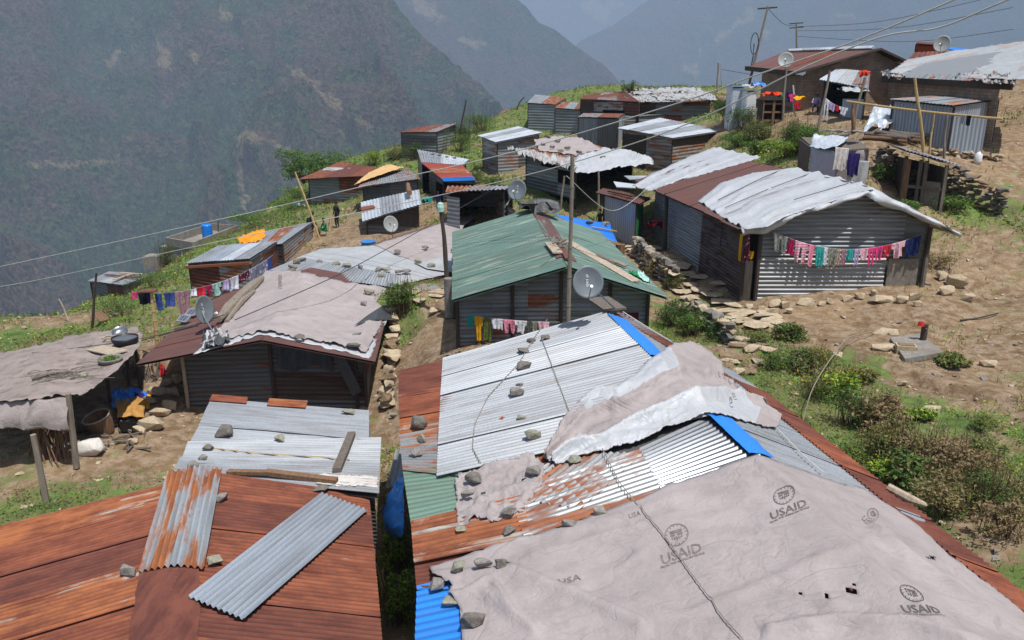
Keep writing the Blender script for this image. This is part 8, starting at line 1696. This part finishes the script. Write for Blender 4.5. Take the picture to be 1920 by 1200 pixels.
bk_ = [(1425, 650, .8, .5, 'leaf_green'), (1470, 640, .9, .55, 'leaf_dark'), (1440, 690, .9, .5, 'leaf_green'), (1490, 700, 1.0, .6, 'leaf_dark'), (1540, 690, .9, .6, 'leaf_olive'), (1560, 740, 1.0, .6, 'leaf_lime'), (1510, 745, 1.0, .55, 'leaf_dark'), (1610, 720, .9, .45, 'leaf_olive'), (1590, 800, 1.0, .8, 'leaf_dark'), (1640, 805, 1.1, .8, 'leaf_dry'), (1650, 850, 1.0, .7, 'leaf_olive'), (1690, 870, 1.1, .8, 'leaf_olive'), (1740, 880, 1.1, .9, 'leaf_dry'), (1700, 920, 1.0, .7, 'leaf_dark'), (1820, 960, 1.0, .9, 'leaf_dark'), (1790, 900, 1.1, .8, 'leaf_dry'), (1600, 870, .8, .35, 'leaf_green'), (1660, 900, .8, .4, 'leaf_lime'), (1870, 950, .9, .7, 'leaf_olive'), (1770, 970, 1.0, .7, 'leaf_dry'), (1830, 860, .7, .4, 'leaf_olive'), (1790, 690, .8, .3, 'leaf_green'), (1840, 810, .6, .3, 'leaf_green'), (1720, 790, .6, .3, 'leaf_lime'), (1880, 1020, .8, .6, 'leaf_dry')]
for i, ((u, v, w_, h, lm), lb) in enumerate(zip(bk_, where)):
    e = B(u, v, w_ * 1.25, h * 1.05, lm, 'shrub ' + lb, gB, 1500, (.05, .085, .04, .065)[i % 4], lobes=9, gap=.3, leaf2=['leaf_dry', 'leaf_olive', 'leaf_dark'][i % 3])
    if i in (5, 6, 17, 7, 4):
        p = e.location; V, F_ = leaves(np.array([[p.x + rs.normal(0, .3), p.y + rs.normal(0, .25), p.z + h * rs.uniform(.55, .95)] for _ in range(70)]), .035, i); bulk('flowers', V, F_, [m['flower_yellow']], e)
gC = 'bushes on the green strip by the upper yard'
for u, v, w_, h, lm, lb in [(1362, 228, 2.4, 1.5, 'leaf_dark', 'dark bush at the left end of the strip beside the dark-walled shack'), (1395, 245, 2.4, 1.5, 'leaf_dark', 'tall dark bush below the blue privy'), (1430, 262, 2.0, 1.2, 'leaf_olive', 'olive bush below the wooden rack'), (1382, 275, 1.8, .9, 'leaf_green', 'low green bush beside the white hut roof'), (1415, 290, 1.6, .8, 'leaf_green', 'low green bush above the long tin house roof'), (1480, 275, 1.9, 1.5, 'leaf_green', 'bright bushy shrub left of the wrapped latrine'), (1505, 292, 1.7, 1.4, 'leaf_green', 'bright shrub touching the wrapped latrine'), (1465, 300, 2.2, .9, 'leaf_lime', 'wide low light green shrub over the long tin house ridge'), (1350, 208, 1.6, 1.1, 'leaf_dark', 'farthest dark bush under the lower pale cable')]:
    B(u, v, w_, h, lm, lb, gC, 2000, .085, lobes=9, leaf2='leaf_dark', gap=.2)
for u, v, w_, h, lm, lb, grp, nn in [(755, 588, 1.1, 1.3, 'leaf_green', 'leafy green bush at the right eave corner of the grey tarp', None, 2200), (1258, 612, 1.2, .9, 'leaf_dark', 'dark leafy shrub below the stone wall by the green roof corner', None, 1800), (1300, 632, 1.2, .9, 'leaf_green', 'green shrub growing from the near path wall', None, 1800), (1345, 640, .9, .7, 'leaf_dark', 'small dark shrub by the near end of the path wall', None, 1300), (1235, 520, 1.3, 1.0, 'leaf_dry', 'dry brown shrub between path wall and green roof', None, 1600), (1262, 545, .9, .7, 'leaf_olive', 'olive shrub beside the middle of the paved path', None, 1200),
    (742, 1080, .5, 1.0, 'leaf_lime', 'mossy green growth along the left wall of the patched house', None, 1500), (752, 1170, .5, 1.0, 'leaf_lime', 'nearest mossy growth below the blue roof sheet', None, 1500), (312, 500, 2.0, 1.6, 'leaf_dark', 'dark bush beside the small far shed below the slope', None, 1500), (285, 540, 2.4, .9, 'leaf_green', 'green bush patch on the slope edge above the washing', None, 1500), (110, 590, 3.0, .9, 'leaf_green', 'hedge-like greenery behind the left terrace field', None, 2000), (75, 588, 2.6, 1.1, 'leaf_dark', 'leafy plants at the far left edge behind the field', None, 1800), (230, 590, 2.6, .8, 'leaf_green', 'leafy patch right of the dark pole', None, 1700),
    (860, 285, 3.0, 1.6, 'leaf_green', 'green bush beside the thin dark pole at the cliff', None, 1600), (905, 245, 4.0, 2.2, 'leaf_green', 'wide bright bush on the far grassy crest', None, 2200), (880, 262, 3.4, 1.8, 'leaf_dark', 'darker bush left of the wide crest bush', None, 1600), (775, 300, 2.4, 1.6, 'leaf_dark', 'dark bush below the grey cliff hut', None, 1300), (745, 300, 2.0, 1.4, 'leaf_olive', 'olive bush left below the grey cliff hut', None, 1200), (890, 345, 1.6, .9, 'leaf_dark', 'small bush right of the blue-edged hut', None, 1000), (925, 352, 2.0, .8, 'leaf_green', 'low green bush on the slope below the clean silver-blue roof', None, 1000),
    (560, 372, 3.0, 1.0, 'leaf_green', 'low greenery at the slope edge left of the rusty hut', None, 1300), (480, 425, 4.0, 1.0, 'leaf_green', 'leafy ground patch above the orange sheet', None, 1500), (545, 392, 4.0, .9, 'leaf_green', 'leafy ground patch below the rusty hut edge', None, 1300), (1780, 396, 1.8, .7, 'leaf_green', 'green shrub at the foot of the right stone wall', None, 1300), (1700, 400, 1.4, .5, 'leaf_green', 'low green shrub below the wooden cabin', None, 1000), (1750, 500, 1.5, .6, 'leaf_dry', 'dry shrub right of the gable corner of the long tin house', None, 1200), (1660, 340, 1.2, .9, 'leaf_dark', 'dark shrub against the stone wall right of the latrine', None, 1100),
    (700, 310, 2.2, 1.4, 'leaf_lime', 'small light green bush behind the tarp-roofed hut', None, 1000)]:
    B(u, v, w_, h, lm, lb, grp, nn, .06 if v > 480 else .1, lobes=9, leaf2='leaf_dark' if lm != 'leaf_dry' else 'leaf_olive', gap=.22)
# tree behind the rusty hut
def tree(foot, h, w_, label, seed, lm='leaf_green', size=.16, n_=4500):
    e = empty('broadleaf_tree', foot, label, 'tree'); rs_2 = np.random.RandomState(seed); foot = Vector(foot); b = MB(); top = foot + Vector((.1, 0, h * .45)); b.tube([foot - Vector((0, 0, .3)), foot + Vector((.05, 0, h * .25)), top], [.16, .12, .09], 8); pts = []; cl = []
    for i in range(16):
        a = i * 2.4; r = w_ * .5 * rs_2.uniform(.35, 1); q = foot + Vector((math.cos(a) * r, math.sin(a) * r * .7, h * rs_2.uniform(.45, .92))); cl.append(q); md_ = lerp(top, q, .5) + Vector((0, 0, -.05 * h)); b.tube([lerp(foot, top, rs_2.uniform(.5, 1)), md_, q], [.07, .045, .015], 5)
    b.build('trunk', [m['bark']], e)
    for k in range(n_):
        q = cl[rs_2.randint(16)]; d = rs_2.normal(size=3); d /= np.linalg.norm(d); d *= rs_2.uniform(.2, 1.05) ** .6 * w_ * .19; p = np.array([q.x + d[0], q.y + d[1], q.z + d[2] * .75])
        if vnoise(p[0] * 2.2, p[2] * 2.2 + p[1], seed) > .2: pts.append(p)
    V, F_ = leaves(np.array(pts), size, seed); bulk('crown', V, F_, [m[lm], m['leaf_dark']], e, mi=(rs_2.rand(len(F_)) < .4).astype(int)); return e
def tfoot(u, v, t): p = P(u, v, t); return Vector((p.x, p.y, p.z))
tree(tfoot(572, 372, 70), 4.2, 4.2, 'bushy green tree left behind the far rusty hut', 5)
tree(tfoot(610, 340, 74), 2.6, 4.4, 'low spreading tree right behind the far rusty hut', 8)
tree(tfoot(655, 222, 0) if False else tfoot(1182, 186, 66), 1.6, 1.6, 'small dark bare-looking tree tip above the long dark shack', 11, 'leaf_dark', .12, 700)
